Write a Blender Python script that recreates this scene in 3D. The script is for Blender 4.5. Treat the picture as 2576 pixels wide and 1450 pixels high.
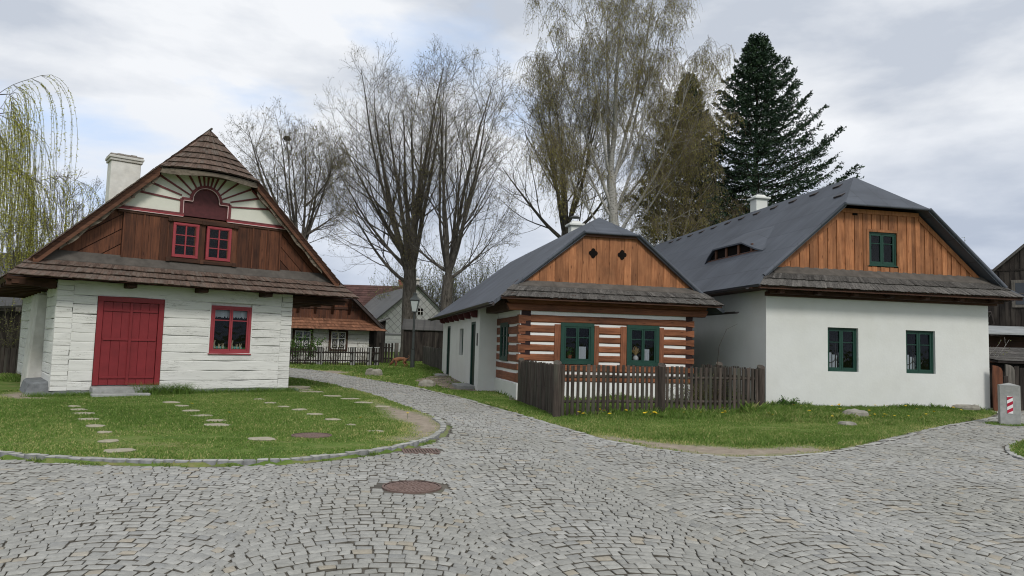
import bpy, math, random
import numpy as np
from mathutils import Vector, Matrix
for o in list(bpy.data.objects): bpy.data.objects.remove(o)
S = bpy.context.scene
COL = S.collection
R_ = math.radians
rnd = random.Random(7)
# ------------------------------------------------------------------ camera
F_PX, PITCH, ROLL = 1800.0, 0.0798, 0.0296      # solved from the houses' lines, for a picture 2576 wide
cd = bpy.data.cameras.new('camera'); cam = bpy.data.objects.new('camera', cd); COL.objects.link(cam)
cp, sp, cr, sr = math.cos(PITCH), math.sin(PITCH), math.cos(ROLL), math.sin(ROLL)
Fv = Vector((0, cp, sp)); Uv = Vector((0, -sp, cp)); Rv = Vector((1, 0, 0))
rx = Rv*cr + Uv*sr; uy = Uv*cr - Rv*sr
M = Matrix((rx, uy, -Fv)).transposed().to_4x4(); M.translation = Vector((0, 0, 1.6))
cam.matrix_world = M
cd.sensor_width = 36; cd.lens = F_PX/2576*36; cd.clip_end = 3000; cd.clip_start = 0.05
S.camera = cam
# ------------------------------------------------------------------ sky, sun, exposure
W = bpy.data.worlds.new('World'); S.world = W; W.use_nodes = True
nt = W.node_tree; nt.nodes.clear()
def N(nt, t, **k):
    n = nt.nodes.new(t)
    for a, b in k.items():
        if a == 'ins':
            for i, v in b.items(): n.inputs[i].default_value = v
        else: setattr(n, a, b)
    return n
SUN_EL, SUN_AZ = 42, 160       # azimuth clockwise from +Y : behind the camera, a little to the right
out = N(nt, 'ShaderNodeOutputWorld'); bg = N(nt, 'ShaderNodeBackground', ins={'Strength': .12})
sky = N(nt, 'ShaderNodeTexSky', sky_type='NISHITA', sun_disc=False, sun_elevation=R_(SUN_EL), sun_rotation=R_(SUN_AZ))
tc = N(nt, 'ShaderNodeTexCoord')
mp = N(nt, 'ShaderNodeMapping'); mp.inputs['Scale'].default_value = (1.0, 1.0, 2.6); mp.inputs['Location'].default_value = (1.3, 6.2, 7.4)
n1 = N(nt, 'ShaderNodeTexNoise', ins={'Scale': 2.0, 'Detail': 7, 'Roughness': .52, 'Distortion': .25})
r1 = N(nt, 'ShaderNodeValToRGB'); r1.color_ramp.elements[0].position = .26; r1.color_ramp.elements[1].position = .40
n2 = N(nt, 'ShaderNodeTexNoise', ins={'Scale': 3.9, 'Detail': 7, 'Roughness': .52, 'Distortion': .15})
r2 = N(nt, 'ShaderNodeValToRGB'); e = r2.color_ramp.elements
e[0].position = .36; e[0].color = (4.0, 4.35, 4.95, 1); e[1].position = .60; e[1].color = (6.45, 6.6, 6.85, 1)
mixc = N(nt, 'ShaderNodeMix', data_type='RGBA')
bl = N(nt, 'ShaderNodeMix', data_type='RGBA', ins={0: .62, 7: (4.4, 5.9, 8.4, 1)})
L = nt.links.new
L(tc.outputs['Generated'], mp.inputs[0]); L(mp.outputs[0], n1.inputs[0]); L(mp.outputs[0], n2.inputs[0])
L(n1.outputs[0], r1.inputs[0]); L(n2.outputs[0], r2.inputs[0]); L(sky.outputs[0], bl.inputs[6])
L(bl.outputs[2], mixc.inputs[6]); L(r2.outputs[0], mixc.inputs[7]); L(r1.outputs[0], mixc.inputs[0])
sx = N(nt, 'ShaderNodeSeparateXYZ'); L(tc.outputs['Generated'], sx.inputs[0])
hr = N(nt, 'ShaderNodeValToRGB'); hr.color_ramp.elements[0].position = .02; hr.color_ramp.elements[0].color = (.74, .80, .90, 1); hr.color_ramp.elements[1].position = .30; hr.color_ramp.elements[1].color = (1, 1, 1, 1); L(sx.outputs[2], hr.inputs[0])
hm_ = N(nt, 'ShaderNodeMix', data_type='RGBA', blend_type='MULTIPLY', ins={0: 1.0}); L(mixc.outputs[2], hm_.inputs[6]); L(hr.outputs[0], hm_.inputs[7])
L(hm_.outputs[2], bg.inputs[0]); L(bg.outputs[0], out.inputs[0])
sd = bpy.data.lights.new('sun', 'SUN'); sd.energy = 1.5; sd.angle = R_(14); sd.color = (1, .96, .9)
so = bpy.data.objects.new('sun', sd); COL.objects.link(so)
az, el = R_(SUN_AZ), R_(SUN_EL)
tosun = Vector((math.sin(az)*math.cos(el), math.cos(az)*math.cos(el), math.sin(el)))
so.rotation_euler = tosun.to_track_quat('Z', 'Y').to_euler(); so.location = (0, -20, 40)
S.view_settings.view_transform = 'Standard'; S.view_settings.look = 'None'
S.view_settings.exposure = 0.24; S.view_settings.gamma = 1
S.render.engine = 'CYCLES'; S.cycles.filter_width = 1.1
S.render.resolution_x, S.render.resolution_y = 1024, 576
# ------------------------------------------------------------------ helpers
def gz(x, y): return .02*np.clip(np.asarray(y, float)-24, 0, 40)
def g1(x, y): return float(gz(x, y))
def at(px, py, Y):
    """world point seen at (px,py) of the 2576-wide picture, at depth Y"""
    xr, yr = (px-1288)/F_PX, (725-py)/F_PX
    d = Fv + rx*xr + uy*yr
    return Vector((0, 0, 1.6)) + d*(Y/d.y)
def tag(o, label=None, cat=None, group=None, kind=None):
    if label: o['label'] = label
    if cat: o['category'] = cat
    if group: o['group'] = group
    if kind: o['kind'] = kind
    return o
def empty(name, loc=(0, 0, 0), rz=0, label=None, cat=None, group=None):
    o = bpy.data.objects.new(name, None); COL.objects.link(o)
    o.location = loc; o.rotation_euler = (0, 0, rz)
    return tag(o, label, cat, group)
def mesh_np(name, verts, faces, mat, parent=None, tint=None, smooth=False, col=None):
    """faces: list of int arrays (m,k)"""
    me = bpy.data.meshes.new(name)
    verts = np.asarray(verts, np.float32)
    faces = [np.asarray(f, np.int32) for f in faces if len(f)]
    tot = np.concatenate([np.full(len(f), f.shape[1], np.int32) for f in faces])
    idx = np.concatenate([f.ravel() for f in faces])
    me.vertices.add(len(verts)); me.vertices.foreach_set('co', verts.ravel())
    me.loops.add(len(idx)); me.loops.foreach_set('vertex_index', idx)
    me.polygons.add(len(tot)); st = np.zeros(len(tot), np.int32); st[1:] = np.cumsum(tot)[:-1]
    me.polygons.foreach_set('loop_start', st); me.polygons.foreach_set('loop_total', tot)
    if smooth: me.polygons.foreach_set('use_smooth', np.ones(len(tot), bool))
    if tint is not None:
        a = me.attributes.new('tint', 'FLOAT', 'FACE'); a.data.foreach_set('value', np.asarray(tint, np.float32))
    if col is not None:
        a = me.attributes.new('mask', 'FLOAT', 'POINT'); a.data.foreach_set('value', np.asarray(col, np.float32))
    me.update(calc_edges=True); me.validate()
    if mat: me.materials.append(mat)
    o = bpy.data.objects.new(name, me); COL.objects.link(o)
    if parent: o.parent = parent
    return o
class MB:
    def __init__(s, T=None): s.v = []; s.f = []; s.t = []; s.T = T
    def P(s, p): return tuple(s.T(*p)) if s.T else tuple(p)
    def face(s, pts, t=None):
        n = len(s.v); s.v += [s.P(p) for p in pts]; s.f.append(tuple(range(n, n+len(pts)))); s.t.append(rnd.random() if t is None else t)
    def hexa(s, p, t=None):      # 8 pts: bottom 4, top 4
        if t is None: t = rnd.random()
        n = len(s.v); s.v += [s.P(q) for q in p]
        for a in ((0, 3, 2, 1), (4, 5, 6, 7), (0, 1, 5, 4), (1, 2, 6, 5), (2, 3, 7, 6), (3, 0, 4, 7)):
            s.f.append(tuple(n+i for i in a)); s.t.append(t)
    def box(s, x0, x1, y0, y1, z0, z1, t=None):
        s.hexa([(x0, y0, z0), (x1, y0, z0), (x1, y1, z0), (x0, y1, z0), (x0, y0, z1), (x1, y0, z1), (x1, y1, z1), (x0, y1, z1)], t)
    def prism(s, poly, d, t=None):   # poly list of 3D pts, extruded by vector d
        if t is None: t = rnd.random()
        n = len(s.v); k = len(poly)
        s.v += [s.P(p) for p in poly]+[s.P((p[0]+d[0], p[1]+d[1], p[2]+d[2])) for p in poly]
        s.f.append(tuple(range(n, n+k))); s.t.append(t); s.f.append(tuple(range(n+2*k-1, n+k-1, -1))); s.t.append(t)
        for i in range(k):
            j = (i+1) % k; s.f.append((n+i, n+j, n+k+j, n+k+i)); s.t.append(t)
    def tube(s, path, rad, n=8, t=None, caps=True):
        if t is None: t = rnd.random()
        path = [Vector(p) for p in path]
        if not hasattr(rad, '__len__'): rad = [rad]*len(path)
        base = len(s.v)
        up = Vector((0, 0, 1)) if abs((path[-1]-path[0]).normalized().z) < .9 else Vector((1, 0, 0))
        for i, p in enumerate(path):
            d = (path[min(i+1, len(path)-1)]-path[max(i-1, 0)]).normalized()
            a = d.cross(up).normalized(); b = d.cross(a)
            for k in range(n):
                w = 2*math.pi*k/n
                s.v.append(s.P(p+(a*math.cos(w)+b*math.sin(w))*rad[i]))
        for i in range(len(path)-1):
            for k in range(n):
                s.f.append((base+i*n+k, base+i*n+(k+1) % n, base+(i+1)*n+(k+1) % n, base+(i+1)*n+k)); s.t.append(t)
        if caps:
            s.f.append(tuple(base+k for k in range(n))); s.t.append(t)
            s.f.append(tuple(base+(len(path)-1)*n+k for k in range(n))[::-1]); s.t.append(t)
    def build(s, name, mat, parent=None, bevel=0, smooth=False, label=None):
        me = bpy.data.meshes.new(name); me.from_pydata(s.v, [], s.f)
        a = me.attributes.new('tint', 'FLOAT', 'FACE'); a.data.foreach_set('value', s.t)
        if smooth: me.polygons.foreach_set('use_smooth', [True]*len(s.f))
        me.materials.append(mat); me.update()
        o = bpy.data.objects.new(name, me); COL.objects.link(o)
        if parent: o.parent = parent
        if bevel:
            m = o.modifiers.new('bevel', 'BEVEL'); m.width = bevel; m.segments = 1; m.limit_method = 'ANGLE'
        if label: o['label'] = label
        return o
# ------------------------------------------------------------------ materials
def new_mat(name):
    m = bpy.data.materials.new(name); m.use_nodes = True
    nt = m.node_tree; b = nt.nodes['Principled BSDF']
    return m, nt, b
def ramp(nt, cols):
    r = N(nt, 'ShaderNodeValToRGB'); el = r.color_ramp.elements
    while len(el) < len(cols): el.new(.5)
    for e, (p, c) in zip(el, cols): e.position = p; e.color = (*c, 1) if len(c) == 3 else c
    return r
def coords(nt, scale=(1, 1, 1), tint=True, tk=31.7):
    """object coords shifted per piece by its tint"""
    tc = N(nt, 'ShaderNodeTexCoord'); at_ = N(nt, 'ShaderNodeAttribute', attribute_name='tint')
    ad = N(nt, 'ShaderNodeVectorMath', operation='MULTIPLY_ADD'); 
    if tint:
        cmb = N(nt, 'ShaderNodeCombineXYZ')
        for i in range(3): nt.links.new(at_.outputs['Fac'], cmb.inputs[i])
        nt.links.new(cmb.outputs[0], ad.inputs[0]); ad.inputs[1].default_value = (tk, tk*1.3, tk*.7)
    else: ad.inputs[0].default_value = (0, 0, 0)
    nt.links.new(tc.outputs['Object'], ad.inputs[2])
    mp = N(nt, 'ShaderNodeMapping'); mp.inputs['Scale'].default_value = scale
    nt.links.new(ad.outputs[0], mp.inputs[0])
    return mp.outputs[0], at_.outputs['Fac'], ad.outputs[0]
def mul(nt, a, b, fac=1):
    m = N(nt, 'ShaderNodeMix', data_type='RGBA', blend_type='MULTIPLY'); m.inputs[0].default_value = fac
    nt.links.new(a, m.inputs[6]); nt.links.new(b, m.inputs[7]); return m.outputs[2]
def bump(nt, b, h, st=.3, dist=.01):
    bp = N(nt, 'ShaderNodeBump', ins={'Strength': st, 'Distance': dist}); nt.links.new(h, bp.inputs['Height']); nt.links.new(bp.outputs[0], b.inputs['Normal'])
def wood(name, dark, light, axis='z', rough=.75, knots=False, var=.35, weather=None, fine=1.0):
    m, nt, b = new_mat(name); k = 26*fine
    sc = {'x': (1.4, k, k), 'y': (k, 1.4, k), 'z': (k, k, 1.4)}[axis]
    v, tint, raw = coords(nt, sc)
    n = N(nt, 'ShaderNodeTexNoise', ins={'Scale': 1.0, 'Detail': 5, 'Roughness': .6, 'Distortion': .9}); nt.links.new(v, n.inputs[0])
    r = ramp(nt, [(.3, dark), (.62, light)]); nt.links.new(n.outputs[0], r.inputs[0])
    tr = ramp(nt, [(0, (1-var,)*3), (1, (1+var*.35,)*3)]); nt.links.new(tint, tr.inputs[0])
    c = mul(nt, r.outputs[0], tr.outputs[0])
    n3 = N(nt, 'ShaderNodeTexNoise', ins={'Scale': 1.1, 'Detail': 4, 'Roughness': .6}); nt.links.new(raw, n3.inputs[0])
    r3 = ramp(nt, [(.3, (.62,)*3), (.6, (1.1,)*3)]); nt.links.new(n3.outputs[0], r3.inputs[0]); c = mul(nt, c, r3.outputs[0])
    if knots:
        s2 = {'x': (2.2, 9, 9), 'y': (9, 2.2, 9), 'z': (9, 9, 2.2)}[axis]
        mp2 = N(nt, 'ShaderNodeMapping'); mp2.inputs['Scale'].default_value = s2; nt.links.new(raw, mp2.inputs[0])
        vo = N(nt, 'ShaderNodeTexVoronoi', ins={'Scale': 1.0}); nt.links.new(mp2.outputs[0], vo.inputs[0])
        kr = ramp(nt, [(.05, (.35, .28, .22)), (.16, (1, 1, 1))]); nt.links.new(vo.outputs[0], kr.inputs[0]); c = mul(nt, c, kr.outputs[0])
    if weather:
        mpw = N(nt, 'ShaderNodeMapping'); s4 = {'x': (.8, 5, 5), 'y': (5, .8, 5), 'z': (5, 5, .8)}[axis]; mpw.inputs['Scale'].default_value = s4; nt.links.new(raw, mpw.inputs[0])
        n4 = N(nt, 'ShaderNodeTexNoise', ins={'Scale': 1.0, 'Detail': 4}); nt.links.new(mpw.outputs[0], n4.inputs[0])
        r4 = ramp(nt, [(.48, (0, 0, 0)), (.72, (.8,)*3)]); nt.links.new(n4.outputs[0], r4.inputs[0])
        mx = N(nt, 'ShaderNodeMix', data_type='RGBA', ins={7: (*weather, 1)}); nt.links.new(r4.outputs[0], mx.inputs[0]); nt.links.new(c, mx.inputs[6]); c = mx.outputs[2]
    nt.links.new(c, b.inputs['Base Color']); b.inputs['Roughness'].default_value = rough
    b.inputs['Specular IOR Level'].default_value = .25
    bump(nt, b, n.outputs[0], .35, .008)
    return m
def plain(name, c, rough=.7, var=.12, scale=6, bmp=.15, metal=0, tvar=.15, spec=.3, stains=None):
    m, nt, b = new_mat(name); v, tint, raw = coords(nt, (1, 1, 1))
    n = N(nt, 'ShaderNodeTexNoise', ins={'Scale': scale, 'Detail': 6, 'Roughness': .62}); nt.links.new(v, n.inputs[0])
    r = ramp(nt, [(.3, tuple(x*(1-var) for x in c)), (.7, tuple(min(1, x*(1+var)) for x in c))]); nt.links.new(n.outputs[0], r.inputs[0])
    tr = ramp(nt, [(0, (1-tvar,)*3), (1, (1+tvar,)*3)]); nt.links.new(tint, tr.inputs[0]); col = mul(nt, r.outputs[0], tr.outputs[0])
    if stains:
        n5 = N(nt, 'ShaderNodeTexNoise', ins={'Scale': .9, 'Detail': 6, 'Roughness': .65}); nt.links.new(raw, n5.inputs[0])
        r5 = ramp(nt, [(.35, stains), (.62, (1, 1, 1))]); nt.links.new(n5.outputs[0], r5.inputs[0]); col = mul(nt, col, r5.outputs[0])
    nt.links.new(col, b.inputs['Base Color']); b.inputs['Roughness'].default_value = rough; b.inputs['Metallic'].default_value = metal
    b.inputs['Specular IOR Level'].default_value = spec
    n6 = N(nt, 'ShaderNodeTexNoise', ins={'Scale': scale*9, 'Detail': 3}); nt.links.new(v, n6.inputs[0])
    if bmp: bump(nt, b, n6.outputs[0], bmp, .006)
    return m
def whitelog(name, base=(.725, .72, .68)):
    m, nt, b = new_mat(name); v, tint, raw = coords(nt, (1, 1, 1))
    def ns(sc, s, d=6, dist=.6):
        mp = N(nt, 'ShaderNodeMapping'); mp.inputs['Scale'].default_value = sc; nt.links.new(v, mp.inputs[0])
        n = N(nt, 'ShaderNodeTexNoise', ins={'Scale': s, 'Detail': d, 'Roughness': .6, 'Distortion': dist}); nt.links.new(mp.outputs[0], n.inputs[0]); return n.outputs[0]
    big = ns((.5, .5, 3), 1.6); r = ramp(nt, [(.3, tuple(x*.86 for x in base)), (.6, base)]); nt.links.new(big, r.inputs[0])
    cr_ = ns((.55, .55, 9), 1.5, 4, 1.6); rc = ramp(nt, [(.0, (1, 1, 1)), (.488, (1, 1, 1)), (.5, (.30, .29, .27)), (.512, (1, 1, 1))]); nt.links.new(cr_, rc.inputs[0])
    gate = ns((.5, .5, 2.5), 1.3, 2, .2); rg = ramp(nt, [(.46, (1, 1, 1)), (.54, (0, 0, 0))]); nt.links.new(gate, rg.inputs[0])
    mx = N(nt, 'ShaderNodeMix', data_type='RGBA', ins={7: (1, 1, 1, 1)}); nt.links.new(rg.outputs[0], mx.inputs[0]); nt.links.new(rc.outputs[0], mx.inputs[6])
    c = mul(nt, r.outputs[0], mx.outputs[2])
    we = ns((1.0, 1.0, 14), 2.2, 7, .8); rw = ramp(nt, [(.60, (1, 1, 1)), (.72, (.66, .645, .62))]); nt.links.new(we, rw.inputs[0]); c = mul(nt, c, rw.outputs[0])
    nt.links.new(c, b.inputs['Base Color']); b.inputs['Roughness'].default_value = .85; b.inputs['Specular IOR Level'].default_value = .2
    bump(nt, b, we, .5, .012)
    return m
def glass_mat():
    m, nt, b = new_mat('window_glass'); nt.nodes.remove(b); o = nt.nodes['Material Output']
    t = N(nt, 'ShaderNodeBsdfTransparent', ins={'Color': (.8, .83, .85, 1)}); g = N(nt, 'ShaderNodeBsdfGlossy', ins={'Color': (.75, .77, .8, 1), 'Roughness': .03})
    tcn = N(nt, 'ShaderNodeTexCoord'); nn = N(nt, 'ShaderNodeTexNoise', ins={'Scale': 5.0, 'Detail': 2}); nt.links.new(tcn.outputs['Object'], nn.inputs[0])
    bp = N(nt, 'ShaderNodeBump', ins={'Strength': .12, 'Distance': .02}); nt.links.new(nn.outputs[0], bp.inputs['Height']); nt.links.new(bp.outputs[0], g.inputs['Normal'])
    f = N(nt, 'ShaderNodeFresnel', ins={'IOR': 1.55}); ma = N(nt, 'ShaderNodeMath', operation='ADD'); ma.operation = 'MULTIPLY'; ma.inputs[1].default_value = .6; nt.links.new(f.outputs[0], ma.inputs[0])
    mx = N(nt, 'ShaderNodeMixShader'); nt.links.new(ma.outputs[0], mx.inputs[0]); nt.links.new(t.outputs[0], mx.inputs[1]); nt.links.new(g.outputs[0], mx.inputs[2]); nt.links.new(mx.outputs[0], o.inputs[0])
    return m
def leafmat(name, c, tvar=.4, trans=.3, rough=.6, hue=None):
    m, nt, b = new_mat(name); o = nt.nodes['Material Output']
    a = N(nt, 'ShaderNodeAttribute', attribute_name='tint')
    c2 = hue or tuple(x*1.5 for x in c)
    r = ramp(nt, [(0, tuple(x*(1-tvar) for x in c)), (.55, c), (1, c2)]); nt.links.new(a.outputs['Fac'], r.inputs[0])
    nt.links.new(r.outputs[0], b.inputs['Base Color']); b.inputs['Roughness'].default_value = rough; b.inputs['Specular IOR Level'].default_value = .2
    if trans:
        tl = N(nt, 'ShaderNodeBsdfTranslucent'); nt.links.new(r.outputs[0], tl.inputs[0])
        mx = N(nt, 'ShaderNodeMixShader', ins={0: trans}); nt.links.new(b.outputs[0], mx.inputs[1]); nt.links.new(tl.outputs[0], mx.inputs[2]); nt.links.new(mx.outputs[0], o.inputs[0])
    return m
def bark(name, dark, light, scale=(3, 3, .9), contrast=(.35, .62)):
    m, nt, b = new_mat(name)
    tcn = N(nt, 'ShaderNodeTexCoord'); mp = N(nt, 'ShaderNodeMapping'); mp.inputs['Scale'].default_value = scale; nt.links.new(tcn.outputs['Object'], mp.inputs[0])
    n = N(nt, 'ShaderNodeTexNoise', ins={'Scale': 3.0, 'Detail': 6, 'Roughness': .7}); nt.links.new(mp.outputs[0], n.inputs[0])
    r = ramp(nt, [(contrast[0], dark), (contrast[1], light)]); nt.links.new(n.outputs[0], r.inputs[0]); nt.links.new(r.outputs[0], b.inputs['Base Color'])
    b.inputs['Roughness'].default_value = .9; b.inputs['Specular IOR Level'].default_value = .15; bump(nt, b, n.outputs[0], .7, .05); return m
def roofing(name, c, sheet=1.0):
    """bitumen sheets: faint sheet seams, streaks and mottling"""
    m, nt, b = new_mat(name); v, tint, raw = coords(nt, (1, 1, 1), tint=False)
    n = N(nt, 'ShaderNodeTexNoise', ins={'Scale': .55, 'Detail': 6, 'Roughness': .6}); nt.links.new(v, n.inputs[0])
    r = ramp(nt, [(.3, tuple(x*.8 for x in c)), (.7, tuple(x*1.22 for x in c))]); nt.links.new(n.outputs[0], r.inputs[0])
    br = N(nt, 'ShaderNodeTexBrick', ins={'Color1': (1, 1, 1, 1), 'Color2': (.86, .86, .87, 1), 'Mortar': (.50, .50, .50, 1), 'Scale': 1.0, 'Mortar Size': .013, 'Mortar Smooth': .4, 'Brick Width': 3.4, 'Row Height': .78*sheet})
    mp = N(nt, 'ShaderNodeMapping'); mp.inputs['Rotation'].default_value = (0, 0, R_(90)); nt.links.new(v, mp.inputs[0]); nt.links.new(mp.outputs[0], br.inputs[0])
    c_ = mul(nt, r.outputs[0], br.outputs[0], .8)
    mp2 = N(nt, 'ShaderNodeMapping'); mp2.inputs['Scale'].default_value = (.7, 5, .7); nt.links.new(v, mp2.inputs[0])
    n2 = N(nt, 'ShaderNodeTexNoise', ins={'Scale': 1.0, 'Detail': 5}); nt.links.new(mp2.outputs[0], n2.inputs[0]); r2 = ramp(nt, [(.35, (.88,)*3), (.65, (1.08,)*3)]); nt.links.new(n2.outputs[0], r2.inputs[0]); c_ = mul(nt, c_, r2.outputs[0])
    nt.links.new(c_, b.inputs['Base Color']); b.inputs['Roughness'].default_value = .62; b.inputs['Specular IOR Level'].default_value = .35
    n3 = N(nt, 'ShaderNodeTexNoise', ins={'Scale': 60, 'Detail': 2}); nt.links.new(v, n3.inputs[0]); bump(nt, b, n3.outputs[0], .25, .005); return m
MAT = dict(
 white_log=whitelog('whitewashed_log'), plaster=plain('white_plaster', (.665, .675, .645), .9, .035, 1.6, .5, tvar=.0, spec=.15, stains=(.955, .95, .935)),
 chink=plain('chink_limewash', (.76, .765, .74), .9, .03, 3, .3, tvar=0),
 old_plaster=plain('old_plaster', (.62, .61, .57), .9, .1, 5, .6, stains=(.8, .78, .74)), cream=plain('cream_plaster', (.68, .675, .59), .9, .04, 4, .2, tvar=.02),
 maroon=plain('maroon_paint', (.085, .020, .022), .55, .25, 8, .15), red=plain('red_paint', (.200, .022, .026), .5, .13, 3, .12, tvar=.07), redframe=plain('red_frame', (.30, .045, .055), .5, .1, 6, .1, tvar=.05),
 ray=plain('ray_paint', (.165, .042, .045), .6, .2, 8, .1),
 pink=plain('pale_line', (.62, .45, .43), .7), green=plain('green_paint', (.014, .052, .037), .45, .15, 6, .1, tvar=.06), dkgreen=plain('dark_green_paint', (.010, .028, .02), .5, .2, 6, .1),
 board_brown=wood('stained_boards', (.055, .020, .011), (.15, .055, .026), 'z', .6, True, .45), beam_brown=wood('dark_beam', (.030, .014, .009), (.085, .038, .022), 'x', .7),
 rake=wood('rake_board', (.065, .026, .014), (.16, .07, .038), 'x', .65), carved=wood('carved_board', (.10, .08, .06), (.24, .20, .155), 'x', .85),
 gable=wood('orange_boards', (.25, .090, .034), (.43, .185, .080), 'z', .55, True, .32), log=wood('red_brown_log', (.135, .045, .020), (.29, .112, .052), 'x', .55, True, .3, fine=.8),
 logpost=wood('red_brown_post', (.14, .048, .023), (.29, .112, .055), 'z', .55, False, .25), notch=plain('notch_dark', (.024, .010, .010), .7), logside=wood('red_brown_log_side', (.135, .042, .021), (.27, .10, .05), 'y', .55, True, .3, fine=.8),
 shingle=wood('brown_shingle', (.082, .054, .042), (.165, .115, .090), 'y', .85, False, .32, (.15, .13, .11)), shingle_g=wood('grey_shingle', (.055, .050, .046), (.155, .145, .132), 'y', .85, False, .55),
 flash=plain('dark_flashing', (.085, .075, .065), .8, .3, 4, .2), shingle_o=wood('orange_shingle', (.14, .058, .032), (.30, .145, .085), 'y', .85, False, .4), shingle_d=wood('old_red_shingle', (.07, .035, .03), (.14, .075, .065), 'y', .9, False, .4),
 roof=roofing('bitumen_roof', (.078, .088, .106)), roof2=roofing('grey_roof', (.085, .083, .078)), metal=plain('grey_metal', (.10, .10, .10), .45, .15, 6, .05, .6), gutter=plain('gutter', (.055, .045, .042), .45, .2, 6, .05, .4),
 fence=wood('weathered_picket', (.034, .026, .022), (.105, .084, .070), 'z', .9, False, .45, (.075, .08, .06)), darkwood=wood('tarred_boards', (.010, .008, .007), (.040, .032, .027), 'z', .85, False, .5, (.07, .06, .05)),
 greywood=wood('grey_boards', (.06, .055, .048), (.16, .145, .125), 'z', .9, False, .4), blackpicket=wood('black_picket', (.010, .008, .007), (.035, .026, .022), 'z', .8),
 concrete=plain('concrete', (.33, .335, .32), .9, .16, 9, .5, stains=(.72, .72, .70)), stone=plain('field_stone', (.34, .32, .28), .9, .25, 7, .8, stains=(.6, .6, .55)), flag=plain('flag_stone', (.40, .37, .30), .9, .2, 8, .6, stains=(.72, .70, .6)),
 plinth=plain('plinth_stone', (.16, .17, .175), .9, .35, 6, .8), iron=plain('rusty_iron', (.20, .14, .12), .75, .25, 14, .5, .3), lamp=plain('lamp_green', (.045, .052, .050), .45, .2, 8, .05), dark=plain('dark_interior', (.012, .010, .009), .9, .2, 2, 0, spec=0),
 curtain=plain('lace_curtain', (.62, .64, .66), .9, .1, 30, .2), glass=glass_mat(), soot=plain('chimney_top', (.28, .25, .22), .9, .4, 9, .6),
 white=plain('white_paint', (.75, .74, .72), .5), sred=plain('reflector_red', (.45, .02, .05), .35, .05, 5, 0), diamond=plain('white_tiles', (.50, .50, .49), .7, .1, 3, .1), tileline=plain('tile_joint', (.22, .22, .22), .8),
 yellow=plain('yellow_petal', (.75, .55, .02), .6), terracotta=plain('terracotta', (.30, .10, .05), .7), straw=plain('dried_flower', (.45, .30, .12), .8), green_l=leafmat('green_leaf', (.05, .13, .03)),
)
# ------------------------------------------------------------------ ground, road, lawns
def inpoly(x, y, poly):
    x = np.asarray(x, float); y = np.asarray(y, float); r = np.zeros(x.shape, bool); n = len(poly)
    for i in range(n):
        x1, y1 = poly[i]; x2, y2 = poly[(i+1) % n]
        if y1 == y2: continue
        c = ((y1 > y) != (y2 > y)) & (x < (x2-x1)*(y-y1)/(y2-y1)+x1)
        r ^= c
    return r
def pdist(x, y, poly, closed=True):
    x = np.asarray(x, float); y = np.asarray(y, float); d = np.full(x.shape, 1e9); n = len(poly)
    for i in range(n if closed else n-1):
        ax, ay = poly[i]; bx, by = poly[(i+1) % n]; L2 = (bx-ax)**2+(by-ay)**2+1e-12
        t = np.clip(((x-ax)*(bx-ax)+(y-ay)*(by-ay))/L2, 0, 1)
        d = np.minimum(d, np.hypot(x-ax-t*(bx-ax), y-ay-t*(by-ay)))
    return d
KERB = [(-16, 12.6), (-12, 11.1), (-9, 9.95), (-7.4, 9.45), (-6.39, 9.17), (-5.8, 9.04), (-4.78, 8.97), (-3.81, 9.03), (-2.92, 9.33), (-2.31, 9.85), (-1.72, 10.6), (-1.3, 11.6), (-1.12, 12.7), (-1.16, 13.9), (-1.5, 15.2)]
PATHL = [(-1.85, 16.1), (-2.61, 17.9), (-3.5, 20.1), (-4.49, 22.2), (-5.93, 25.0), (-8.0, 27.8), (-11, 30.4), (-16, 33.5)]
PATHR = [(-16, 38.6), (-13, 36.2), (-10.7, 34.6), (-8.91, 33.2), (-6.83, 30.4), (-5.08, 28.0), (-3.11, 25.2), (-1.75, 22.4), (-1.07, 20.8), (-.56, 19.2), (.10, 17.5), (.69, 15.8), (1.2, 14.3), (1.7, 12.9), (2.18, 12.1), (2.63, 11.6), (3.28, 11.22), (3.9, 11.25), (4.52, 11.5), (5.31, 12.05), (6.4, 13.1), (7.53, 14.3), (10.45, 17.3), (13.0, 19.7), (14.6, 21.6), (15.3, 24.5)]
ROAD = [(-16, 1.2)]+KERB+PATHL+PATHR+[(20, 27), (24, 22), (24, 1.2)]
ISLE = [(16, 15.6), (12, 14.9), (10.22, 14.34), (9.48, 13.62), (9.13, 13.19), (8.75, 12.6), (8.42, 11.8), (8.5, 10.9), (9.2, 10.2), (16, 9.6)]
APRON = [(-3.7, 27.8), (-3.6, 29.6), (-3.3, 31.6), (-3.4, 33.8), (-1.2, 35), (0, 27), (.6, 24), (.36, 20.9), (-.45, 21.2), (-.7, 22.6), (-1.55, 23.9), (-2.3, 25.6), (-2.95, 27.0)]
DIRT = [[(-3.6, 19.0), (-2.95, 17.6), (-2.1, 16.5), (-1.45, 15.0), (-1.2, 13.6), (-1.2, 12.4), (-1.5, 11.5), (-1.85, 11.6), (-1.6, 12.3), (-1.85, 13.7), (-2.6, 15.6)],
        [(1.6, 12.9), (1.75, 13.4), (2.1, 13.0), (3.0, 12.35), (4.0, 12.15), (5.2, 12.6), (5.4, 12.1), (4.6, 11.5), (3.8, 11.2), (3.2, 11.2), (2.4, 11.8)],
        [(-9.3, 31.9), (-8.3, 33.4), (-7.0, 32.6), (-7.4, 31.2), (-8.3, 30.2)], [(-12.2, 17.2), (-11.4, 16.6), (-10.9, 16.9), (-11.6, 18.2), (-12.6, 18.5)]]
HOLES = [((-1.05, 8.13), .34), ((-3.19, 11.81), .33)]
GRATE = (-1.28, 10.78)
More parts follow.
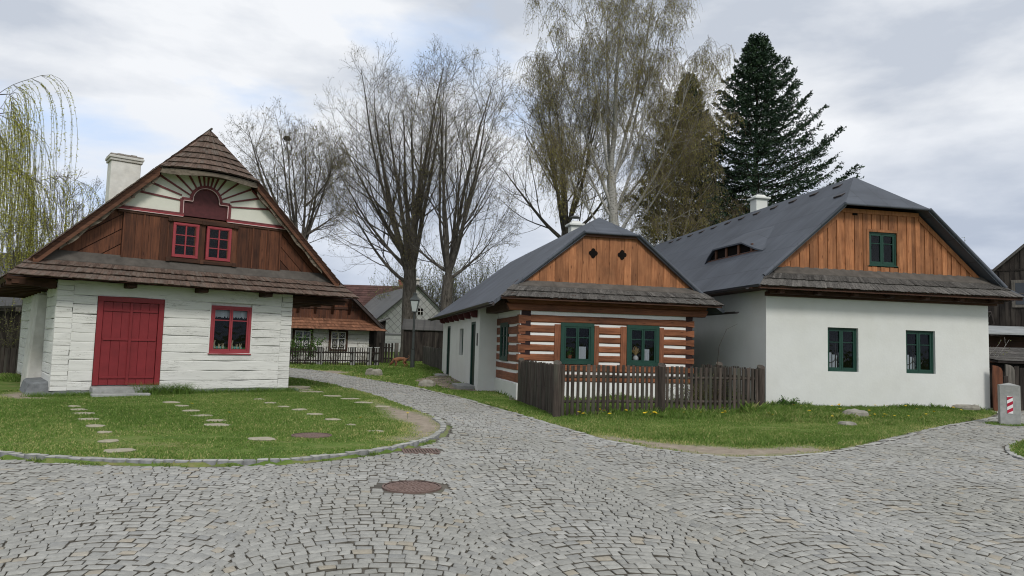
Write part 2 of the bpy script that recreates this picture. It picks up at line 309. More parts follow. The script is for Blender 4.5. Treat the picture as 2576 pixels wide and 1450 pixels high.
def smooth_noise(x, y, s, seed):
    r = np.random.RandomState(seed); out = 0
    for k in range(5):
        a, b, c = r.uniform(-1, 1, 3); f = s*(1.0+.8*k)
        out = out+np.sin(x*f*(a+.3)+y*f*b+c*9)*np.cos(y*f*(c-.4)+x*f*b*.7+a*7)/(1+.4*k)
    return out/2.2
def fat(name, seed=0):
    pass
# ground sheet : near part fine, far part coarse ring (one sheet reaching the horizon)
def ground():
    xs = np.concatenate([[-1500, -600, -200, -80, -45, -30, -24], np.arange(-20, 22.01, .12), [26, 32, 45, 80, 200, 600, 1500]])
    ys = np.concatenate([[-1500, -400, -100, -30, -8, 0], np.arange(1, 47.01, .12), [50, 56, 64, 80, 120, 300, 800, 1500]])
    X, Y = np.meshgrid(xs, ys); Z = gz(X, Y)
    rd = inpoly(X, Y, ROAD) & ~inpoly(X, Y, ISLE); d = np.minimum(pdist(X, Y, ROAD), pdist(X, Y, ISLE))
    kd = pdist(X, Y, KERB, False)
    left = (~rd) & (kd < 9) & (X < 0) & (Y < 26)
    Z = Z+np.where(rd, np.where(d > .1, -.06, -.035), np.where(left, .035, .0))+smooth_noise(X, Y, .9, 3)*.008*(~rd)
    m = np.zeros(X.shape)
    for P in DIRT:
        dd = pdist(X, Y, P); s = np.where(inpoly(X, Y, P), -dd, dd); m = np.maximum(m, np.clip(.5-s*2.2+smooth_noise(X, Y, 5, 9)*.22, 0, 1))
    m = np.maximum(m, np.clip(.55-d*1.1, 0, .5)*(X > 1.0))
    ny, nx = X.shape; V = np.stack([X, Y, Z], -1).reshape(-1, 3)
    i = np.arange(ny-1)[:, None]*nx+np.arange(nx-1)[None]; F = np.stack([i, i+1, i+nx+1, i+nx], -1).reshape(-1, 4)
    mt, nt, b = new_mat('soil_and_turf')
    tcn = N(nt, 'ShaderNodeTexCoord'); a = N(nt, 'ShaderNodeAttribute', attribute_name='mask')
    n = N(nt, 'ShaderNodeTexNoise', ins={'Scale': 1.4, 'Detail': 9, 'Roughness': .7}); nt.links.new(tcn.outputs['Object'], n.inputs[0])
    r = ramp(nt, [(.32, (.07, .12, .025)), (.5, (.12, .18, .04)), (.66, (.24, .22, .10))]); nt.links.new(n.outputs[0], r.inputs[0])
    n2 = N(nt, 'ShaderNodeTexNoise', ins={'Scale': 6, 'Detail': 9, 'Roughness': .75}); nt.links.new(tcn.outputs['Object'], n2.inputs[0])
    r2 = ramp(nt, [(.3, (.20, .165, .13)), (.55, (.33, .28, .22)), (.7, (.42, .37, .31))]); nt.links.new(n2.outputs[0], r2.inputs[0])
    mx = N(nt, 'ShaderNodeMix', data_type='RGBA'); nt.links.new(a.outputs['Fac'], mx.inputs[0]); nt.links.new(r.outputs[0], mx.inputs[6]); nt.links.new(r2.outputs[0], mx.inputs[7])
    nt.links.new(mx.outputs[2], b.inputs['Base Color']); b.inputs['Roughness'].default_value = .95; b.inputs['Specular IOR Level'].default_value = .1
    n3 = N(nt, 'ShaderNodeTexNoise', ins={'Scale': 45, 'Detail': 5}); nt.links.new(tcn.outputs['Object'], n3.inputs[0]); bump(nt, b, n3.outputs[0], .8, .02)
    o = mesh_np('lawn', V, [F], mt, smooth=True, col=m.ravel()); tag(o, kind='structure')
ground()
rs = np.random.RandomState(5)
def stones_mesh(name, quads, tint, lift, mat, bev=.012, h=.02, side=True):
    """quads (n,4,2) ground plan corners (already inset for joints)"""
    n = len(quads); c = quads.mean(1, keepdims=True)
    d = quads-c; L = np.linalg.norm(d, axis=2, keepdims=True)
    inner = c+d*np.clip(1-bev/L, .3, 1)
    z = gz(0, quads[..., 1])+lift[:, None]
    tilt = rs.normal(0, .0022, (n, 4)); dome = 0
    V = np.zeros((n, 12, 3)); 
    V[:, 0:4, :2] = inner; V[:, 0:4, 2] = z+tilt
    V[:, 4:8, :2] = quads; V[:, 4:8, 2] = z-.0045+tilt
    V[:, 8:12, :2] = quads; V[:, 8:12, 2] = z-h-.012
    base = np.arange(n)[:, None]*12
    top = base+np.array([[0, 1, 2, 3]])
    F = [top]
    for a in range(4):
        b2 = (a+1) % 4
        F.append(base+np.array([[4+a, 4+b2, b2, a]])); F.append(base+np.array([[8+a, 8+b2, 4+b2, 4+a]]))
    T = np.concatenate([tint if (i == 0 or i % 2 == 1 or side is False) else tint*0+(0 if side is True else side) for i in range(9)])  # skirt faces get a fixed dark tint: dirt plus joint shade painted in
    return mesh_np(name, V.reshape(-1, 3), F, mat, tint=T)
def cobble_mat(name, base, warm, dark=(.19, .195, .19)):
    m, nt, b = new_mat(name); v, tint, raw = coords(nt, (1, 1, 1))
    r = ramp(nt, [(0, (.095, .086, .070)), (.02, (.095, .086, .070)), (.03, dark), (.22, tuple(x*.86 for x in base)), (.60, base), (.80, tuple(x*1.13 for x in base)), (.88, warm), (.97, tuple(x*.9 for x in warm)), (1, (.42, .42, .40))]); nt.links.new(tint, r.inputs[0])  # lowest stops colour the skirts: dirt, with the shade of the joints painted in
    n = N(nt, 'ShaderNodeTexNoise', ins={'Scale': 22, 'Detail': 6, 'Roughness': .65}); nt.links.new(v, n.inputs[0]); rr = ramp(nt, [(.3, (.80,)*3), (.7, (1.14,)*3)]); nt.links.new(n.outputs[0], rr.inputs[0])
    c = mul(nt, r.outputs[0], rr.outputs[0])
    tcn = N(nt, 'ShaderNodeTexCoord'); n2 = N(nt, 'ShaderNodeTexNoise', ins={'Scale': .45, 'Detail': 5}); nt.links.new(tcn.outputs['Object'], n2.inputs[0]); r2 = ramp(nt, [(.35, (.90, .895, .87)), (.65, (1.06, 1.06, 1.07))]); nt.links.new(n2.outputs[0], r2.inputs[0]); c = mul(nt, c, r2.outputs[0])
    nt.links.new(c, b.inputs['Base Color']); b.inputs['Roughness'].default_value = .72; b.inputs['Specular IOR Level'].default_value = .35
    bump(nt, b, n.outputs[0], .5, .006); return m
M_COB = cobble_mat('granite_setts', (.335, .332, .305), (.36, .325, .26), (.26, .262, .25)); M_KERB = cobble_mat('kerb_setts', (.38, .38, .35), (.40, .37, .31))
def road():
    d = np.array([-.205, .979]); d /= np.linalg.norm(d); p = np.array([d[1], -d[0]])
    LW, DEP, R = 1.9, .112, 1.9*.61; org = np.array([.03, 5.0])
    Q = []; tm = math.asin(.5/.61)
    for lane in range(-16, 17):
        ph = rs.uniform(0, 1)
        for j in range(-60, 420):
            cc = org+p*(lane+.5)*LW+d*((j+ph)*DEP)
            if cc[1] > 40 or cc[1] < 0.4 or abs(cc[0]) > .95*cc[1]+4: continue
            # stones along the arc
            n = int(round(2*tm*R/.116)); e = np.linspace(-tm, tm, n+1)+np.r_[0, rs.normal(0, .011, n-1), 0]+ (rs.uniform(-.03, .03))
            e = np.clip(e, -tm, tm)
            a0, a1 = e[:-1], e[1:]
            def pt(t, off):
                dd = off*DEP*.5
                return cc+np.outer(R*np.sin(t)+dd*np.sin(t)*.45, p)+np.outer(R*np.cos(t)-R+dd, d)
            q = np.stack([pt(a0, -1), pt(a1, -1), pt(a1, 1), pt(a0, 1)], 1); Q.append(q)
    Q = np.concatenate(Q); c = Q.mean(1)
    ok = inpoly(c[:, 0], c[:, 1], ROAD) & ~inpoly(c[:, 0], c[:, 1], ISLE) & (pdist(c[:, 0], c[:, 1], ROAD) > .05) & (pdist(c[:, 0], c[:, 1], ISLE) > .12)
    kd = pdist(c[:, 0], c[:, 1], KERB, False); ok &= kd > .10
    pl = pdist(c[:, 0], c[:, 1], [KERB[-1]]+PATHL, False); pr = pdist(c[:, 0], c[:, 1], PATHR, False); ok &= (pl > .17) & (pr > .17)
    for (hx, hy), hr in HOLES: ok &= np.hypot(c[:, 0]-hx, c[:, 1]-hy) > hr+.055
    ok &= ~((abs(c[:, 0]-GRATE[0]) < .3) & (abs(c[:, 1]-GRATE[1]) < .26))
    ok &= np.abs(c[:, 0]) < .95*c[:, 1]+3
    ok &= ~((np.abs(c[:, 0]-12.5) < .33) & (np.abs(c[:, 1]-18.05) < .35))
    Q = Q[ok]; c = c[ok]; n = len(Q)
    # joints + irregular corners
    dv = Q-c[:, None]; L = np.linalg.norm(dv, axis=2, keepdims=True)
    a_ = dv@p; b_ = dv@d; ga = rs.uniform(.0015, .0065, (n, 1)); gb = rs.uniform(.006, .0105, (n, 1))
    a_ = np.sign(a_)*np.maximum(np.abs(a_)-ga, .01); b_ = np.sign(b_)*np.maximum(np.abs(b_)-gb, .01)
    Q = c[:, None]+a_[..., None]*p+b_[..., None]*d+rs.normal(0, .0042, Q.shape)
    tint = np.clip(rs.beta(2.2, 2.0, n), .06, 1); w = rs.uniform(0, 1, n) < .06; tint[w] = rs.uniform(.86, 1, w.sum()); tint[~w] *= .84
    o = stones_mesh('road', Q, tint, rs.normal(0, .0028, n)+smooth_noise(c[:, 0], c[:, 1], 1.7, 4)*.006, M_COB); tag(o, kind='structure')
    # joint bed
    xs = np.arange(-16, 24, .1); ys = np.arange(1.2, 39, .1); X, Y = np.meshgrid(xs, ys); Xc, Yc = X[:-1, :-1]+.05, Y[:-1, :-1]+.05
    k = inpoly(Xc, Yc, ROAD) & ~inpoly(Xc, Yc, ISLE) & (np.abs(Xc) < .95*Yc+4)
    Z = gz(X, Y)-.015; ny, nx = X.shape; i = (np.arange(ny-1)[:, None]*nx+np.arange(nx-1)[None])[k]
    F = np.stack([i, i+1, i+nx+1, i+nx], -1)
    u, inv = np.unique(F, return_inverse=True); V = np.stack([X, Y, Z], -1).reshape(-1, 3)[u]
    m, nt, b = new_mat('joint_sand'); tcn = N(nt, 'ShaderNodeTexCoord'); nn = N(nt, 'ShaderNodeTexNoise', ins={'Scale': .9, 'Detail': 8, 'Roughness': .7}); nt.links.new(tcn.outputs['Object'], nn.inputs[0])
    r = ramp(nt, [(.36, (.075, .068, .056)), (.58, (.125, .112, .09)), (.70, (.07, .085, .03))]); nt.links.new(nn.outputs[0], r.inputs[0]); nt.links.new(r.outputs[0], b.inputs['Base Color']); b.inputs['Roughness'].default_value = 1
    tag(mesh_np('road_bed', V, [inv.reshape(F.shape)], m), kind='structure')
road()
def along(poly, step, jit=.0):
    P = [np.array(p, float) for p in poly]; seg = [np.linalg.norm(P[i+1]-P[i]) for i in range(len(P)-1)]; tot = sum(seg); out = []; s = 0
    # smooth by Catmull-Rom sampling
    pts = []
    for i in range(len(P)-1):
        p0, p1, p2, p3 = P[max(i-1, 0)], P[i], P[i+1], P[min(i+2, len(P)-1)]
        for t in np.linspace(0, 1, 12, endpoint=False):
            pts.append(.5*((2*p1)+(-p0+p2)*t+(2*p0-5*p1+4*p2-p3)*t*t+(-p0+3*p1-3*p2+p3)*t**3))
    pts.append(P[-1]); pts = np.array(pts); ds = np.r_[0, np.cumsum(np.linalg.norm(np.diff(pts, axis=0), axis=1))]
    ss = [0]
    while ss[-1] < ds[-1]-step: ss.append(ss[-1]+step*(1+rs.uniform(-jit, jit)))
    ss = np.array(ss); return np.stack([np.interp(ss, ds, pts[:, 0]), np.interp(ss, ds, pts[:, 1])], 1)
def edge_row(name, poly, step, w0, w1, lift, mat, kind='structure', bev=.014, h=.05):
    A = along(poly, step, .18); T = np.gradient(A, axis=0); T /= np.linalg.norm(T, axis=1, keepdims=True); Nn = np.stack([-T[:, 1], T[:, 0]], 1)
    a0, a1 = A[:-1]+T[:-1]*.006, A[1:]-T[1:]*.006
    Q = np.stack([a0+Nn[:-1]*w0, a1+Nn[1:]*w0, a1+Nn[1:]*w1, a0+Nn[:-1]*w1], 1)+rs.normal(0, .005, (len(a0), 4, 2)); n = len(Q)
    if w1 < w0: Q = Q[:, ::-1]
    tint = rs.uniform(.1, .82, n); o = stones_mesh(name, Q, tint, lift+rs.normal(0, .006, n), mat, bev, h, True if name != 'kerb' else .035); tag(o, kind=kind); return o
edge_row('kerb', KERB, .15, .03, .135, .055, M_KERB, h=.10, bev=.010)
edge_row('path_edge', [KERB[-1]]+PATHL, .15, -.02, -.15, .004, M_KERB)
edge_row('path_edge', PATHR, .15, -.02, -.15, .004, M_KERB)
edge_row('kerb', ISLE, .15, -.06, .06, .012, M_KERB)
# worn brown flags in front of the small cottage's doors
def apron():
    Q = []; x = -4.5
    for iy in range(0, 62):
        y = 20.4+iy*.26; x = -4+rs.uniform(0, .3)
        while x < 1.2:
            w = rs.uniform(.28, .5); Q.append([(x, y), (x+w, y+rs.normal(0, .02)), (x+w, y+.25), (x, y+.25)]); x += w+.015
    Q = np.array(Q); c = Q.mean(1); ok = inpoly(c[:, 0], c[:, 1], APRON) & (pdist(c[:, 0], c[:, 1], PATHR, False) > .1); Q = Q[ok]+rs.normal(0, .016, Q[ok].shape)
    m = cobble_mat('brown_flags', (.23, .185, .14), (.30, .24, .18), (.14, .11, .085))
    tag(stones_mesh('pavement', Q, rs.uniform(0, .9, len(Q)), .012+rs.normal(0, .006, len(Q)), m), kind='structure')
apron()
# manhole covers and drain grate
def manhole(name, x, y, r, z, label, ribs=26):
    t = empty(name, (x, y, z), .3, label, 'manhole')
    mb = MB(); n = 40
    ring = [(r*math.cos(2*math.pi*k/n), r*math.sin(2*math.pi*k/n)) for k in range(n)]; ri = [(a*.93, b*.93) for a, b in ring]
    for k in range(n):
        j = (k+1) % n
        mb.face([(*ring[k], .0), (*ring[j], .0), (*ri[j], .0), (*ri[k], .0)], .3); mb.face([(*ring[k], -.05), (*ring[j], -.05), (*ring[j], 0), (*ring[k], 0)], .3)
    mb.build('rim', MAT['iron'], t)
    mb = MB(); rc = r*.915
    mb.prism([(rc*math.cos(2*math.pi*k/n), rc*math.sin(2*math.pi*k/n), -.03) for k in range(n)], (0, 0, .024), .5)
    for rr, cnt in ((.22, 10), (.42, 18), (.62, 26), (.82, 34)):
        for k in range(cnt):
            a = 2*math.pi*(k+.5*(rr > .5))/cnt; ca, sa = math.cos(a), math.sin(a); R0 = rr*rc; w = .013; l = .028
            pts = [(ca*(R0+dx)-sa*dy, sa*(R0+dx)+ca*dy) for dx, dy in ((-l, -w), (l, -w), (l, w), (-l, w))]
            mb.prism([(a_, b_, -.006) for a_, b_ in pts], (0, 0, .006), .7)
    mb.build('cover', MAT['iron'], t)
manhole('manhole_cover', -1.05, 8.13, .33, .004, 'round brown iron manhole cover set in the cobbled road')
manhole('manhole_cover', -3.19, 11.81, .32, .05, 'round weathered manhole cover set in the left lawn')
t = empty('drain_grate', (GRATE[0], GRATE[1], 0), .25, 'rectangular rusty drain grate beside the kerb of the left lawn', 'drain')
mb = MB(); 
for a, b, c, d_ in ((-.27, .27, -.22, -.19), (-.27, .27, .19, .22), (-.27, -.24, -.19, .19), (.24, .27, -.19, .19)): mb.box(a, b, c, d_, -.03, .003)
mb.build('frame', MAT['iron'], t); mb = MB()
for k in range(11): mb.box(-.225+k*.042, -.205+k*.042, -.19, .19, -.03, -.001)
mb.build('bars', MAT['iron'], t)
def ordn(k): return ['first', 'second', 'third', 'fourth', 'fifth', 'sixth', 'seventh', 'eighth', 'ninth', 'tenth'][k]
def flat_stone(name, x, y, z, w, d, h, mat, label, cat, group=None, seed=1, rot=0):
    r = random.Random(seed); n = 9; mb = MB(); rings = []
    rad = [1+r.uniform(-.18, .12) for _ in range(n)]
    P = lambda k, s, zz: (math.cos(2*math.pi*k/n)*w/2*rad[k]*s, math.sin(2*math.pi*k/n)*d/2*rad[k]*s, zz)
    hh = [h*(1+r.uniform(-.2, .2)) for _ in range(n)]
    lv = [(1.0, -.08, 0), (1.04, .35, 1), (.93, .82, 1), (.66, 1.0, 1)]
    for i in range(3):
        for k in range(n):
            j = (k+1) % n
            mb.face([P(k, lv[i][0], hh[k]*lv[i][1]), P(j, lv[i][0], hh[j]*lv[i][1]), P(j, lv[i+1][0], hh[j]*lv[i+1][1]), P(k, lv[i+1][0], hh[k]*lv[i+1][1])], .5)
    mb.face([P(k, .66, hh[k]) for k in range(n)], .5)
    o = mb.build(name, mat); o.location = (x, y, z); o.rotation_euler = (0, 0, rot); tag(o, label, cat, group); return o
rowA = [(-5.18, 9.7, .42), (-5.77, 10.51, .3), (-6.35, 11.43, .24), (-6.92, 12.15, .40), (-7.56, 13.09, .42), (-8.17, 13.94, .42), (-8.67, 14.61, .40), (-9.14, 15.25, .3)]
rowB = [(-3.8, 11.22, .42), (-5.12, 12.79, .46), (-5.42, 13.42, .38), (-6.02, 14.18, .40), (-6.59, 15.04, .38), (-7.24, 16.03, .36), (-7.83, 16.81, .36)]
rowC = [(-2.29, 12.55, .28), (-2.89, 13.36, .2), (-3.44, 14.24, .30), (-4.02, 15.09, .36), (-4.62, 15.96, .36), (-5.14, 16.54, .36), (-5.71, 17.36, .38), (-6.31, 18.3, .34)]
rowD = [(-3.01, 17.3, .44), (-3.65, 18.26, .46), (-4.26, 19.31, .5), (-4.89, 20.1, .5)]
for rn, row, nm in (('the leftmost row', rowA, 0), ('the middle row', rowB, 1), ('the right row', rowC, 2), ('the short far row in the left lawn', rowD, 3)):
    for k, (x, y, w) in enumerate(row):
        flat_stone('stepping_stone', x, y, .036, w*rnd.uniform(.85, 1.1), w*rnd.uniform(.6, .8), .026, MAT['flag'], f'{ordn(k)} flat stepping stone from the kerb in {rn}', 'stepping stone', 'stepping stones in the left lawn', seed=nm*20+k, rot=rnd.uniform(-.5, .5))
for k, (x, y, w, d_) in enumerate([(-6.5, 22.4, 1.0, .8), (-5.9, 21.5, .9, .7), (-6.9, 23.5, .9, .8)]):
    flat_stone('paving_slab', x, y, .03, w, d_, .03, MAT['flag'], f'{ordn(k)} large flat slab in the grass beside the corner of the log house, counting from the lawn', 'paving slab', 'flat slabs by the log house corner', seed=90+k)
flat_stone('field_boulder', 8.75, 18.2, .03, .66, .46, .19, MAT['stone'], 'low flat-topped brown rock among dandelions before the big plastered cottage', 'rock', seed=33)
flat_stone('field_stone', 7.8, 16.6, .0, .40, .30, .08, MAT['stone'], 'small reddish stone flush in the grass before the big plastered cottage', 'rock', seed=34)
flat_stone('field_stone', 14.3, 22.6, .03, .9, .5, .13, MAT['stone'], 'flat sandy stone in the grass at the big cottage right corner', 'rock', seed=35)
flat_stone('field_boulder', -5.75, 30.7, .10, .72, .5, .30, MAT['stone'], 'squat mossy boulder on the grass left of the lamp', 'rock', seed=36)
flat_stone('field_boulder', -2.95, 25.9, .0, .62, .6, .24, MAT['stone'], 'pale slanting rock beside the path edge near the brown pavement', 'rock', seed=41)
for k, (x, y) in enumerate([(9.2, 20.9), (8.2, 21.0)]): pass
# ------------------------------------------------------------------ house pieces
def shingles(mb, P, rows, w, thick=.014, lift=.03, jit=.012, over=.12, t0=0.0, t1=1.0, shade=True):
    """courses of split shingles; P(s,t) gives a point of the roof surface, t=0 at the eave"""
    eps = 1e-3
    for i in range(rows):
        ta = t0+(t1-t0)*i/rows; tb = min(1.0, t0+(t1-t0)*(i+1+over)/rows)
        L = (Vector(P(1, ta))-Vector(P(0, ta))).length; n = max(2, int(L/w)); e = [0]
        for k in range(n-1): e.append((k+1+rnd.uniform(-.22, .22))/n)
        e.append(1)
        rt = rnd.uniform(.25, .75)
        for k in range(n):
            s0, s1 = e[k]+.0009/L*3, e[k+1]
            dt = rnd.uniform(-jit, jit)*(1/ max(.2, (Vector(P(.5, 1))-Vector(P(.5, 0))).length))
            a, b, c, d = (Vector(P(s0, ta+dt)), Vector(P(s1, ta+dt)), Vector(P(s1, tb)), Vector(P(s0, tb)))
            sm = min(max((s0+s1)/2, .01), .99)
            nn = (Vector(P(sm+.01, ta+.01))-Vector(P(sm-.01, ta+.01))).cross(Vector(P(sm, min(1, ta+.05)))-Vector(P(sm, ta)))
            nn.normalize()
            if nn.z < 0: nn = -nn
            l = lift*(1+rnd.uniform(-.2, .2))
            mb.hexa([a+nn*(l-thick), b+nn*(l-thick), c, d, a+nn*l, b+nn*l, c+nn*.004, d+nn*.004], min(1, max(0, rnd.gauss(rt, .15))))
def bil(a, b, c, d):
    """a,b eave left/right ; d,c top left/right"""
    a, b, c, d = map(Vector, (a, b, c, d))
    return lambda s, t: (a*(1-s)+b*s)*(1-t)+(d*(1-s)+c*s)*t
def window(root, T, a0, a1, z0, z1, frame, kind, depth=.0, casing=.09, inset=.0, label=None, sill=True, matname='green', extra=None, room=.55, grid=(2, [.68]), sash=.045, proud=.02):
    """window in wall plane b=0 (b grows into the wall); T maps (a,b,z) to house coordinates"""
    m = MAT[matname]
    f = MB(T); b0 = inset-proud; b1 = inset+.06
    if casing:
        f.box(a0, a1, b0, b1, z1-casing, z1); f.box(a0, a1, b0, b1, z0, z0+casing)
        f.box(a0, a0+casing, b0, b1, z0+casing, z1-casing); f.box(a1-casing, a1, b0, b1, z0+casing, z1-casing)
    wn = f.build('window', m, root, bevel=.004, label=label)
    A0, A1, Z0, Z1 = a0+casing, a1-casing, z0+casing, z1-casing
    s = MB(T); mid = (A0+A1)/2; q0, q1 = b0+.012, b0+.05; n = grid[0]
    wd = (A1-A0)/n
    for k in range(n):
        x0, x1 = A0+k*wd+.004, A0+(k+1)*wd-.004
        if kind == 'sixpane' : x0, x1 = A0+k*wd, A0+(k+1)*wd
        ss = sash if kind != 'sixpane' else .018
        s.box(x0, x0+ss, q0, q1, Z0, Z1); s.box(x1-ss, x1, q0, q1, Z0, Z1); s.box(x0+ss, x1-ss, q0, q1, Z1-ss, Z1); s.box(x0+ss, x1-ss, q0, q1, Z0, Z0+ss*1.2)
        for fr in grid[1]: zz = Z0+(Z1-Z0)*fr; s.box(x0+ss, x1-ss, q0+.004, q1-.004, zz-.014, zz+.014)
    s.build('sash', m, wn, bevel=.003)
    g = MB(T); qq = (q0+q1)/2+.012; g.face([(A0, qq, Z0), (A1, qq, Z0), (A1, qq, Z1), (A0, qq, Z1)], .5); g.build('pane', MAT['glass'], wn)
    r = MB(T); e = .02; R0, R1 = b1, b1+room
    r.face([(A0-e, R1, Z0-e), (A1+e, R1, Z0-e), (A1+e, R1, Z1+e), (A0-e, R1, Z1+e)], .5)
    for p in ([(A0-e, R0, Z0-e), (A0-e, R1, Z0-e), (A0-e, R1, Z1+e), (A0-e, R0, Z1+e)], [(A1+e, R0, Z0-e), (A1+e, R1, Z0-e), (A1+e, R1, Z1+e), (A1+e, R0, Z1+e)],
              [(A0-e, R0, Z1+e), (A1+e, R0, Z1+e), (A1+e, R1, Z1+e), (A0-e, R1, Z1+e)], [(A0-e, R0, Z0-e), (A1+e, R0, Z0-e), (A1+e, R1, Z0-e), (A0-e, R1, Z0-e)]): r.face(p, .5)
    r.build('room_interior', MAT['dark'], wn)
    if sill:
        si = MB(T); si.box(a0-.03, a1+.03, b0-.05, b1, z0-.03, z0-.002); si.build('sill', m, wn, bevel=.004)
    return wn, (A0, A1, Z0, Z1, b1)
def wall_holes(mb, T, a0, a1, z0, z1, holes, b0=0, thick=.35, t=.5):
    """front skin of a wall with openings, plus the reveals of each opening"""
    xs = sorted({a0, a1, *[h[0] for h in holes], *[h[1] for h in holes]}); zs = sorted({z0, z1, *[h[2] for h in holes], *[h[3] for h in holes]})
    mb.T = T
    for i in range(len(xs)-1):
        for j in range(len(zs)-1):
            cx, cz = (xs[i]+xs[i+1])/2, (zs[j]+zs[j+1])/2
            if any(h[0] < cx < h[1] and h[2] < cz < h[3] for h in holes): continue
            mb.face([(xs[i], b0, zs[j]), (xs[i+1], b0, zs[j]), (xs[i+1], b0, zs[j+1]), (xs[i], b0, zs[j+1])], t)
    for h in holes:
        d = h[4] if len(h) > 4 else .18
        for p in ([(h[0], b0, h[2]), (h[0], b0+d, h[2]), (h[0], b0+d, h[3]), (h[0], b0, h[3])], [(h[1], b0, h[2]), (h[1], b0+d, h[2]), (h[1], b0+d, h[3]), (h[1], b0, h[3])],
                  [(h[0], b0, h[3]), (h[1], b0, h[3]), (h[1], b0+d, h[3]), (h[0], b0+d, h[3])], [(h[0], b0, h[2]), (h[1], b0, h[2]), (h[1], b0+d, h[2]), (h[0], b0+d, h[2])]): mb.face(p, t)
def boards_v(mb, outline, w, v0, th, cover=True, holes=(), T=None, zb=None, jw=.12, step=.008):
    """vertical boards clipped to a polygon outline [(u,z)...] convex; every board a thin box, alternate ones proud"""
    us = [p[0] for p in outline]; u = min(us); k = 0
    def zr(x):
        zz = []
        n = len(outline)
        for i in range(n):
            (x1, z1), (x2, z2) = outline[i], outline[(i+1) % n]
            if (x1-x)*(x2-x) <= 0 and x1 != x2: zz.append(z1+(z2-z1)*(x-x1)/(x2-x1))
        return (min(zz), max(zz)) if len(zz) > 1 else None
    mx = max(us)
    while u < mx-1e-4:
        ww = w*(1+rnd.uniform(-jw, jw)); u1 = min(u+ww, mx)
        if mx-u1 < .04: u1 = mx
        a, b = zr(u+1e-4), zr(u1-1e-4)
        if a and b:
            y0 = v0-(step if (cover and k % 2) else 0)-rnd.uniform(0, .002)
            spans = [(0, 1)]
            lo = lambda t: a[0]+(b[0]-a[0])*t; hi = lambda t: a[1]+(b[1]-a[1])*t
            hs = [h for h in holes if h[0] < (u+u1)/2 < h[1]]
            t = rnd.random(); g = .003
            def pc(z00, z01, z10, z11):   # left bottom, left top, right bottom, right top
                if z01-z00 < .01 and z11-z10 < .01: return
                mb.hexa([(u+g, y0, z00), (u1-g, y0, z10), (u1-g, y0+th, z10), (u+g, y0+th, z00), (u+g, y0, z01), (u1-g, y0, z11), (u1-g, y0+th, z11), (u+g, y0+th, z01)], t)
            if hs:
                h = hs[0]; pc(a[0], h[2], b[0], h[2]); pc(h[3], a[1], h[3], b[1])
            else: pc(a[0], a[1], b[0], b[1])
        u = u1; k += 1
def roof_slab(mb, pts, th, t=.5):
    """thick polygon, thickness below its surface"""
    p = [Vector(q) for q in pts]; n = (p[1]-p[0]).cross(p[2]-p[0]); n.normalize()
    if n.z < 0: n = -n
    mb.prism([tuple(q) for q in p], tuple(-n*th), t)
def rough_log(mb, u0, u1, z0, z1, v, th, T=None, seg=.16, wav=.008, dv=.012, t=None, ch=.014, hf=.07):
    """hewn log face between z0 and z1 with wavy edges"""
    n = max(1, int((u1-u0)/seg)); t = rnd.random() if t is None else t; ph = rnd.uniform(0, 9); o = rnd.uniform(-1, 1)*dv*.5
    f = lambda x, k: math.sin(x*2.3+ph+k)*.6+math.sin(x*6.1+ph*2+k*3)*.4
    prev = None
    for i in range(n+1):
        x = u0+(u1-u0)*i/n; zt = z1+f(x, 0)*wav+rnd.uniform(-.2, .2)*wav; zb = z0+f(x, 2)*wav+rnd.uniform(-.2, .2)*wav; vv = v+o+f(x, 5)*dv*.4
        cur = (x, vv, zb, zt)
        if prev:
            a, b = prev, cur; h0 = (a[3]-a[2])*hf; h1 = (b[3]-b[2])*hf
            mb.face([(a[0], a[1], a[2]+h0), (b[0], b[1], b[2]+h1), (b[0], b[1], b[3]-h1), (a[0], a[1], a[3]-h0)], t)
            mb.face([(a[0], a[1], a[3]-h0), (b[0], b[1], b[3]-h1), (b[0], b[1]+ch, b[3]), (a[0], a[1]+ch, a[3])], t)
            mb.face([(a[0], a[1]+ch, a[2]), (b[0], b[1]+ch, b[2]), (b[0], b[1], b[2]+h1), (a[0], a[1], a[2]+h0)], t)
            mb.face([(a[0], a[1]+ch, a[3]), (b[0], b[1]+ch, b[3]), (b[0], v+th, b[3]), (a[0], v+th, a[3])], t)
            mb.face([(a[0], a[1]+ch, a[2]), (b[0], b[1]+ch, b[2]), (b[0], v+th, b[2]), (a[0], v+th, a[2])], t)
        else:
            mb.face([(cur[0], cur[1], cur[2]), (cur[0], cur[1], cur[3]), (cur[0], v+th, cur[3]), (cur[0], v+th, cur[2])], t)
        prev = cur
    mb.face([(cur[0], cur[1], cur[2]), (cur[0], cur[1], cur[3]), (cur[0], v+th, cur[3]), (cur[0], v+th, cur[2])], t)
ID = lambda a, b, z: (a, b, z)
